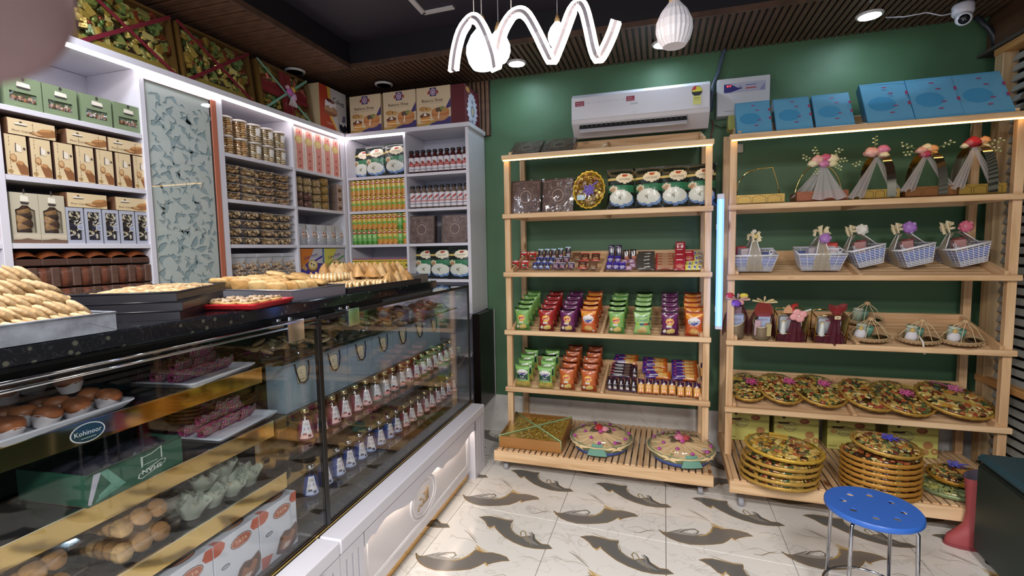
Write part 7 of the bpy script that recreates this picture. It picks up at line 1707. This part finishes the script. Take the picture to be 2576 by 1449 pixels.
for k in range(5): ta[k == 4].put(FR @ T(s1.x + r2.uniform(-.006, .006) - .004 * (4 - k) + (.01 if k == 4 else 0), s1.y + r2.uniform(-.006, .006), zb2 + .0005 + .0345 * k + (.022 if k == 4 else 0)) @ RZ(-.18 + r2.uniform(-.06, .06)) @ (RX(.06) @ RY(.05) if k == 4 else Matrix.Identity(4)), f'oval gold sweet tray in the left stack of five, {ORD[k]} from the bottom', 'tray', 'left stack of sweet trays')
tb_ = [Proto(lambda: gift_tray(.168, .135, 90, None, None, SWEET, 'c08a3c', n=90)), Proto(lambda: gift_tray(.148, .118, 91, (.1, .1, '4a4ab8', .6), None, SWEET, 'c09848', n=130))]
for k in range(8): tb_[k == 7].put(FR @ T(s2_.x + (.02 if k == 7 else 0), s2_.y + (.006 if k == 7 else 0), zb2 + .0005 + .0275 * k + (.026 if k == 7 else 0)) @ RZ(-.15 + r2.uniform(-.04, .04)) @ (RX(.12) @ RY(.10) if k == 7 else Matrix.Identity(4)), f'oval gold sweet tray in the right stack of eight, {ORD[k]} from the bottom', 'tray', 'right stack of sweet trays')
s3 = hit(2395, 1225, FR, 2, zb2 + .02)
Proto(lambda: gift_tray(.150, .135, 95, None, None, ['a8a860', '8a9a6a', 'c8c080', '6a7a50'], '8a9a70', n=120)).put(FR @ T(s3.x, s3.y, zb2 + .0005) @ RZ(-.1), 'pale green sweet tray lying under another at the right end of the base', 'tray')
Proto(lambda: gift_tray(.125, .105, 96, (.1, .45, '5a5ab8', .6), (.2, -.05, 'd89a40'), SWEET, 'b8862e', n=110)).put(FR @ T(s3.x + .03, s3.y + .02, zb2 + .055) @ RX(.08), 'sweet tray with blue bow and orange card at the right end of the base', 'tray')
# ---------------------------------------------------------------- fixtures on the green wall
AX0, AX1, AZ0, AZ1, AY = -.566, .288, 2.147, 2.414, WY - .002
ac = thing('air_conditioner', 'white split air conditioner on the green wall with open louvre', 'air conditioner')
AW = 'd4d2da'; D_ = .205
m = M(); prof = [(0, AZ0 + .03), (-.05, AZ0 + .004), (-.10, AZ0 + .0), (-D_ + .01, AZ0 + .075), (-D_, AZ0 + .10), (-D_ + .004, AZ1 - .03), (-D_ + .04, AZ1), (0, AZ1)]
v = [(x, AY + y, z) for x in (AX0, AX1) for y, z in prof]; n = len(prof)
m.add(v, [(k, k + n, (k + 1) % n + n, (k + 1) % n) for k in range(n)] + [tuple(range(n)), tuple(range(2 * n - 1, n - 1, -1))], AW); m.obj('housing', 'lam', ac)
fy = AY - D_ - .0015
M().box(AX0 + .003, AX1 - .003, fy - .004, fy + .002, AZ0 + .098, AZ1 - .028, 'd8d6de', 0, .002).obj('front_panel', 'lam', ac)
g = lambda u, v, L=0: (AX0 + u * (AX1 - AX0), fy - .0042 - L * .0002, AZ0 + .1 + v * (AZ1 - AZ0 - .13))
pm = M(); asp = (AZ1 - AZ0 - .13) / (AX1 - AX0)
sh = [('r', .03, .60, .10, .83, '8a2440'), ('t', 'PentaCool', .065, .76, .05, 'e8d8dc', .055), ('t', 'Technology', .065, .67, .05, 'e8d8dc', .055), ('r', .415, .62, .475, .84, '8a2440'), ('t', 'Heavy', .44, .77, .05, 'e8d8dc', .03), ('t', 'Duty AC', .445, .68, .05, 'e8d8dc', .045), ('t', 'Godrej', .47, .50, .10, '6a6a70', .05), ('t', 'Inverter', .475, .10, .03, '8a8a90', .03),
      ('e', .91, .74, .036, .22, '2c2c30'), ('e', .91, .78, .034, .16, 'e0d84a'), ('p', [(.876, .78), (.88, .90), (.895, .97), (.905, .98), (.905, .82)], 'c8444a'), ('p', [(.876, .72), (.944, .72), (.932, .60), (.91, .55), (.888, .60)], '2c2c30'), ('r', .884, .16, .938, .54, 'd8d880'), ('r', .89, .42, .93, .46, '9a9850'), ('r', .89, .34, .93, .36, 'b0ae60')]
for k in range(7): sh.append(('t', ('5 Stage', 'Inverter', 'Silent', 'Blue Fin', 'R32 Gas', 'Self Clean', 'Cools 52C')[k], .128 + .043 * k, .72, .035, '8a8890', .03))
art(pm, g, sh, asp, n=18); pm.obj('printed_labels', 'paper', ac)
lv = M().box(AX0 + .05, AX1 - .13, fy + .022, fy + .05, AZ0 + .042, AZ0 + .088, '16161a'); lv.tf(Matrix.Identity(4)); lv.obj('air_outlet', 'matte', ac)
f = T(0, fy + .008, AZ0 + .048) @ RX(.35)
o = M().box(AX0 + .05, AX1 - .13, -.004, .004, -.022, .012, 'c9c7cf', 0, .001).obj('louvre', 'lam', ac); o.matrix_basis = T(0, fy + .026, AZ0 + .036) @ RX(-.5)
for k in range(22): o = M().box(-.001, .001, -.01, .01, -.016, .016, '8a8890').obj('fin', 'lam', ac); o.location = (AX0 + .07 + .031 * k, fy + .022, AZ0 + .070)
# voltage stabiliser
S0, S1 = hit(1804, 250, WORLD, 1, 3.38), hit(1937, 240, WORLD, 1, 3.38)
sz0, sz1 = 2.215, 2.443
st = thing('voltage_stabiliser', 'white voltage stabiliser box with red digits beside the air conditioner', 'stabiliser')
M().box(S0.x, S1.x, 3.381, WY - .001, sz0, sz1, 'c8c8ce', 0, .004).obj('case', 'lam', st)
g = lambda u, v, L=0: (S0.x + u * (S1.x - S0.x), 3.3808 - L * .0002, sz0 + v * (sz1 - sz0))
pm = M(); asp = (sz1 - sz0) / (S1.x - S0.x)
art(pm, g, [('r', .13, .60, .92, .86, 'b0b0c4'), ('p', [(.13, .62), (.13, .84), (.26, .84), (.38, .74), (.50, .71), (.26, .62)], '2c2a70'), ('p', [(.40, .72), (.44, .80), (.48, .73)], '8a8aa8'), ('r', .54, .77, .74, .79, '5a5a88'), ('r', .54, .68, .74, .72, 'b05a64'), ('p', [(.80, .62), (.90, .62), (.90, .80)], '8a8ab0'), ('r', .14, .12, .34, .13, '8a8a94')], asp); pm.obj('printed_label', 'paper', st)
dg = M(); dg.text('97', lambda u, v: g(u, v, 6), .225, .785, .055, 'ff0000', asp); dg.obj('red_digits', 'digit', st)
cd = M(); P1, P2, P3 = hit(1822, 125, WORLD, 1, WY - .02), hit(1806, 185, WORLD, 1, WY - .02), hit(1793, 215, WORLD, 1, WY - .02)
cd.tube([P1 + Vector((0, 0, .02)), P1, P2, P3, P3 + Vector((-.01, 0, -.16))], .012, '4a5668', 8); tag(cd.obj('conduit', 'plastic'), 'grey conduit pipe running from the ceiling down beside the air conditioner', 'pipe')
cb = M(); q = hit(1790, 300, WORLD, 1, 3.43); cb.tube([q, q + Vector((.012, 0, -.04)), q + Vector((0, 0, -.10)), q + Vector((.006, .01, -.16))], .003, '8a2430', 6); tag(cb.obj('cable', 'plastic'), 'thin red cable hanging below the air conditioner', 'cable')
cb = M(); cb.tube([q + Vector((.02, 0, -.04)), q + Vector((.06, 0, -.06)), q + Vector((.13, 0, -.05))], .003, '14161a', 6); tag(cb.obj('cable', 'plastic'), 'thin black cable below the stabiliser box', 'cable')
so = hit(1838, 385, FR, 1, .42); m = M().box(-.025, .05, -.03, 0, -.02, .035, 'c4bdb0', 0, .003); m.lathe([(0, .0), (.004, 0)], 8, '4a4a4a', 0, (.01, -.0305, .0)); tag(m.obj('socket', 'plastic', None, Matrix.Translation(Vector((so.x + .03, WY - .001, so.z + .02)))), 'small white socket box on the wall under the right rack top', 'socket')
# security camera, cable and corner conduit
cc = thing('security_camera', 'white dome security camera under the ceiling at upper right', 'camera', None, Matrix.Translation(hit(2421, 50, WORLD, 1, 3.15)))
cc.location.z = 2.575
M().lathe([(0, .040), (.040, .040), (.046, .030), (.046, -.004), (.040, -.016), (0, -.016)], 20, 'd2d0da').obj('mount', 'plastic', cc)
h = M().sph((0, 0, 0), .036, 'd2d0da', 18, 12); h.obj('head', 'plastic', cc).location = (0, -.012, -.036)
l = M().lathe([(0, .036), (.022, .033), (.026, .026), (.024, .024)], 18, '0c0c14'); o = l.obj('lens', 'gloss', cc); o.matrix_basis = T(0, -.012, -.036) @ RX(PI / 2 + .5) @ RY(-.35)
r_ = M().lathe([(.024, .030), (.030, .026), (.034, .018)], 18, 'dcdae2'); o = r_.obj('lens_ring', 'plastic', cc); o.matrix_basis = T(0, -.012, -.036) @ RX(PI / 2 + .5) @ RY(-.35)
ca = hit(2228, 44, WORLD, 2, 2.634); cbp = cc.location + Vector((-.045, 0, .0))
m = M().tube([ca, ca.lerp(cbp, .3) + Vector((0, 0, -.002)), ca.lerp(cbp, .6) + Vector((0, -.02, .004)), ca.lerp(cbp, .85) + Vector((0, 0, -.008)), cbp], .0035, 'bdbac4', 6); tag(m.obj('cable', 'plastic'), 'thin white cable from the downlight to the security camera', 'cable')
p = [hit(a, b, WORLD, 1, 3.40) for a, b in ((2455, 42), (2485, 70), (2500, 90), (2503, 120))]
tag(M().tube(p, .014, '2c3036', 8).obj('conduit', 'plastic'), 'dark bent conduit in the upper right ceiling corner', 'pipe')
# slatted pallet panel along the right wall
lp = thing('slatted_panel', 'tall slatted wooden panel standing along the right wall', 'panel')
PX = 1.765
for y0, y1 in ((3.26, 3.33), (1.75, 1.82)): M().box(PX - .05, PX + .02, y0, y1, .01, 2.40, 'b8a07c', 0, .004).obj('post', 'wood_z', lp)
for z in (2.385, .62): M().box(PX - .055, PX + .03, 1.75, 3.33, z, z + .036, 'b88a54', 0, .003).obj('rail', 'wood_y', lp)
sl = M().box(-.006, .006, 1.82, 3.26, -.018, .018, '8f8e88', 0, .002).mesh('slat', ['matte'])
for k in range(44):
    z = .09 + .0525 * k
    if abs(z - .63) < .03 or z > 2.37: continue
    o = bpy.data.objects.new('slat', sl); C.objects.link(o); o.parent = lp; o.matrix_basis = T(PX, 0, z) @ RY(.35)
M().box(PX + .045, PX + .055, 1.78, 3.30, .02, 2.38, '26282e').obj('backing', 'matte', lp)

# ---------------------------------------------------------------- hanging lamps
wv = thing('wave_lamp', 'glowing white wave shaped pendant lamp on thin wires', 'light')
K = [(1141, 178), (1147, 130), (1160, 82), (1180, 52), (1192, 46), (1206, 56), (1224, 92), (1240, 140), (1247, 176), (1252, 135), (1264, 80), (1286, 42), (1308, 30), (1328, 42), (1352, 84), (1374, 130), (1388, 153), (1400, 130), (1420, 78), (1438, 30), (1456, 10), (1470, 26), (1482, 72), (1494, 126), (1506, 147), (1522, 124), (1540, 84), (1550, 54)]
P = []
for i, (a, b) in enumerate(K):
    q = hit(a, b, WORLD, 1, 1.72 + .05 * math.sin(i * .78)); P.append(q)
def smooth(P, n=3):
    out = []
    for i in range(len(P) - 1):
        p0, p1, p2, p3 = P[max(0, i - 1)], P[i], P[i + 1], P[min(len(P) - 1, i + 2)]
        for k in range(n):
            t = k / n; out.append(.5 * ((2 * p1) + (p2 - p0) * t + (2 * p0 - 5 * p1 + 4 * p2 - p3) * t * t + (3 * p1 - p0 - 3 * p2 + p3) * t ** 3))
    return out + [P[-1]]
Q = smooth(P)
def strip(off, w, dy, c, mat, nm):
    m = M(); v = []; n = len(Q)
    for i, q in enumerate(Q):
        d = (Q[min(n - 1, i + 1)] - Q[max(0, i - 1)]).normalized(); s_ = d.cross(Vector((0, -1, 0))).normalized()
        for a, y in ((off - w / 2, -dy), (off + w / 2, -dy), (off + w / 2, dy), (off - w / 2, dy)): v.append(q + s_ * a + Vector((0, y, 0)))
    f = [(4 * i + k, 4 * i + (k + 1) % 4, 4 * i + 4 + (k + 1) % 4, 4 * i + 4 + k) for i in range(n - 1) for k in range(4)] + [(0, 3, 2, 1), (4 * n - 4, 4 * n - 3, 4 * n - 2, 4 * n - 1)]
    m.add(v, f, c); m.obj(nm, mat, wv)
strip(-.0125, .012, .010, 'ffffff', 'led_wave', 'glow_band'); strip(.0125, .012, .010, 'ffffff', 'led_wave', 'glow_band'); strip(0, .0125, .0115, '8a848c', 'plastic', 'aluminium_core')
for k in (12, 33, 60): M().tube([Q[k] + Vector((0, 0, .006)), Vector((Q[k].x, Q[k].y, 2.798))], .0014, 'd8d0cc', 5).obj('wire', 'plastic', wv)
def pendant(px, py, yy, r, on_, label, h=1.0):
    c = hit(px, py, WORLD, 1, yy); t = thing('pendant_lamp', label, 'light', None, Matrix.Translation(c)); m = M(); n = 44; pr = [(.30, -.92), (.62, -.94), (.86, -.62), (1.0, -.18), (.97, .22), (.72, .72), (.42, 1.05), (.30, 1.18)]; v = []
    for (a, z) in pr:
        for k in range(n): q = 2 * PI * k / n; rr = a * r * (1 + (.035 if k % 2 else -.02) * (1 if not on_ else .3)); v.append((rr * math.cos(q), rr * math.sin(q), z * r * 1.15 * h))
    m.add(v, [(i * n + k, i * n + (k + 1) % n, (i + 1) * n + (k + 1) % n, (i + 1) * n + k) for i in range(len(pr) - 1) for k in range(n)] + [tuple(range(n))[::-1]], 'd8d6de', 0, False); m.obj('shade', 'globe' if on_ else 'plastic', t)
    M().lathe([(.32 * r, 1.16 * r * 1.15 * h), (.26 * r, 1.7 * r * h), (.14 * r, 2.1 * r * h), (0, 2.1 * r * h)], 14, 'c9a878').obj('wooden_neck', 'wood_z', t)
    M().tube([(0, 0, 2.05 * r * h), (0, 0, 2.798 - c.z)], .0018, 'cfc8c8', 5).obj('cord', 'plastic', t); return t
pendant(1213, 128, 1.95, .066, True, 'lit round white pendant lamp behind the wave lamp, left one')
pendant(1254, 122, 2.3, .058, True, 'lit pendant lamp half hidden behind the left globe')
pendant(1402, 90, 2.35, .045, True, 'lit pendant lamp behind the middle of the wave lamp')
pendant(1696, 68, 1.95, .064, False, 'unlit ribbed white pendant lamp with wooden neck right of the wave')

# ---------------------------------------------------------------- stool, boot, green seat
sc = Vector((.745, 1.985, 0)); sl_ = thing('stool', 'round blue plastic stool with eight holes and metal legs', 'stool', None, Matrix.Translation(sc) @ RZ(.35))
def disc_with_holes(r, z0, z1, c):
    m = M(); n = 64; rh, rr = .0135, .088
    H = [(rr * math.cos(k * PI / 4 + .2), rr * math.sin(k * PI / 4 + .2)) for k in range(8)]
    # eight sectors, each a ring of quads around its hole
    zu = z1 - .006
    for z, flip in ((z1, False), (zu, True)):
        for k in range(8):
            a0, a1 = (k - .5) * PI / 4 + .2, (k + .5) * PI / 4 + .2; ri, ro = .045, r
            out = []
            for q in range(24):
                t = q / 24 * 4
                if t < 1: a, d = a0 + (a1 - a0) * t, ri
                elif t < 2: a, d = a1, ri + (ro - ri) * (t - 1)
                elif t < 3: a, d = a1 - (a1 - a0) * (t - 2), ro
                else: a, d = a0, ro - (ro - ri) * (t - 3)
                out.append((d * math.cos(a), d * math.sin(a)))
            inn = []
            for o in out: an = math.atan2(o[1] - H[k][1], o[0] - H[k][0]); inn.append((H[k][0] + rh * math.cos(an), H[k][1] + rh * math.sin(an)))
            v = [(x, y, z) for x, y in out + inn]; f = [(q, (q + 1) % 24, 24 + (q + 1) % 24, 24 + q) for q in range(24)]
            m.add(v, [g_ if flip else g_[::-1] for g_ in f], c)
            if not flip:
                w = [(x, y, zz_) for zz_ in (z1, zu) for x, y in inn]; m.add(w, [(q, (q + 1) % 24, 24 + (q + 1) % 24, 24 + q) for q in range(24)], c)
        cv = [(.045 * math.cos(q * PI / 24), .045 * math.sin(q * PI / 24), z) for q in range(48)]; m.poly(cv if not flip else cv[::-1], c)
    m.lathe([(r, z0), (r + .003, z0 + .004), (r + .003, z1 - .004), (r, z1)], n, c); del m.f[-2:], m.c[-2:], m.m[-2:], m.s[-2:]
    return m
disc_with_holes(.146, .430, .450, '2f62b8').obj('seat', 'plastic', sl_)
for k in range(4):
    a = k * PI / 2 + .45; x, y = math.cos(a), math.sin(a)
    M().tube([(.10 * x, .10 * y, .424), (.128 * x, .128 * y, .424), (.138 * x, .138 * y, .412), (.150 * x, .150 * y, .004)], .0062, 'b0b0b6', 8).obj('leg', 'chrome', sl_)
    M().cyl(.150 * x, .150 * y, 0, .012, .009, '2a2a2c').obj('foot_cap', 'rubber', sl_)
M().tube([(.143 * math.cos(q * PI / 16), .143 * math.sin(q * PI / 16), .12) for q in range(32)], .005, 'b0b0b6', 6, closed=True).obj('ring', 'chrome', sl_)
M().tube([(.105 * math.cos(q * PI / 16), .105 * math.sin(q * PI / 16), .424) for q in range(32)], .005, 'b0b0b6', 6, closed=True).obj('seat_ring', 'chrome', sl_)
# dark green upholstered seat at the right edge
ot = thing('ottoman', 'large dark green upholstered seat at the right edge', 'seat', None, T(1.345, 2.565, 0) @ RZ(-.06))
def cushion(x0, x1, y0, y1, z0, z1, nm, c):
    m = M(); m.box(x0, x1, y0, y1, z0, z1, c, 0, .014); o = m.obj(nm, 'leather', ot); return o
cushion(0, .34, -1.1, 0, .03, .432, 'body', '1a2c29'); cushion(-.003, .343, -1.103, .003, .434, .472, 'top_cushion', '23414a')
M().tube([(0, -1.1, .433), (.34, -1.1, .433), (.34, 0, .433), (0, 0, .433)], .005, '10201e', 6, closed=True).obj('piping', 'leather', ot)
for x in (.05, .29):
    for y in (-1.05, -.05): M().cyl(x, y, 0, .03, .022, '141414').obj('foot', 'rubber', ot)
# rain boot
bt = thing('rain_boot', 'dull red rubber boot with grey lining leaning by the green seat', 'boot', None, Matrix.Translation(hit(2425, 1372, WORLD, 2, 0)) @ RZ(-.35))
bt.matrix_basis = T(1.392, 2.632, 0) @ RZ(-.04) @ S3(.82, .9, 1.0)
bm2 = M(); n = 24
secs = [(.0, .000, .098, .040, -.040), (.012, 0, .100, .043, -.040), (.045, 0, .094, .043, -.036), (.075, 0, .072, .042, -.018), (.105, 0, .055, .042, -.002), (.16, 0, .050, .043, .004), (.24, 0, .056, .050, .004), (.31, 0, .062, .056, .002), (.345, 0, .066, .060, -.002)]
v = []
for z, _, a, b, cx in secs:
    for k in range(n): q = 2 * PI * k / n; v.append((cx + a * math.cos(q), b * math.sin(q), z + (.018 * math.cos(q) if z > .33 else 0)))
bm2.add(v, [(i * n + k, i * n + (k + 1) % n, (i + 1) * n + (k + 1) % n, (i + 1) * n + k) for i in range(len(secs) - 1) for k in range(n)] + [tuple(range(n))[::-1]], 'a0474a', 0, True); bm2.obj('shaft', 'rubber', bt)
li = M(); v = []
for z, a, b, cx in ((.345, .063, .057, -.002), (.31, .058, .052, .002), (.2, .046, .04, .004), (.12, .04, .03, 0)):
    for k in range(n): q = 2 * PI * k / n; v.append((cx + a * math.cos(q), b * math.sin(q), z + (.018 * math.cos(q) if z > .33 else 0) + .0005))
li.add(v, [(i * n + (k + 1) % n, i * n + k, (i + 1) * n + k, (i + 1) * n + (k + 1) % n) for i in range(3) for k in range(n)] + [tuple(3 * n + k for k in range(n))], '6a6070', 0, True); li.obj('lining', 'cloth', bt)
so_ = M(); v = [( -.040 + (.104) * math.cos(2 * PI * k / n), .046 * math.sin(2 * PI * k / n), z) for z in (0.0005, .014) for k in range(n)]
so_.add(v, [(k, (k + 1) % n, n + (k + 1) % n, n + k) for k in range(n)], '8a3a40'); so_.obj('sole', 'rubber', bt)

# ---------------------------------------------------------------- the photographer's finger at the edge of the lens
fg = thing('person', 'blurred fingertip of the person holding the phone, in the upper left corner', 'person')
p0 = EYE + ray(-165, -70).normalized() * .070; p1 = EYE + ray(-400, -430).normalized() * .092; p2 = EYE + ray(-660, -810).normalized() * .125
d = (p0 - p1).normalized(); tip = p0 + d * .006
m = M(); m.tube(smooth([p2, p1 + (p2 - p1) * .4, p1, p1.lerp(p0, .55), p0, p0 + d * .004, tip], 4), .008, '836a70', 20, rr=None)  # skin colour darkened to carry the shadow on the finger
k = len(m.v) // 20
for i in range(k):
    t = i / (k - 1); c_ = sum((Vector(q) for q in m.v[i * 20:(i + 1) * 20]), Vector()) / 20
    s_ = (1.12 - .12 * t + .05 * math.sin(t * 9)) * (math.sqrt(max(.0, 1 - max(0, (t - .78) / .22) ** 2)))
    for j in range(20): m.v[i * 20 + j] = tuple(c_ + (Vector(m.v[i * 20 + j]) - c_) * max(s_, .05))
o = m.obj('finger', 'skin', fg)
nl = M().sph((0, 0, 0), (.0052, .0065, .0012), 'd0a8a4', 12, 6); o = nl.obj('fingernail', 'gloss', fg); z_ = UPV; y_ = d; x_ = y_.cross(z_).normalized(); z_ = x_.cross(y_)
o.matrix_basis = Matrix.Translation(p0 + z_ * .0078) @ Matrix((x_, y_, z_)).transposed().to_4x4()
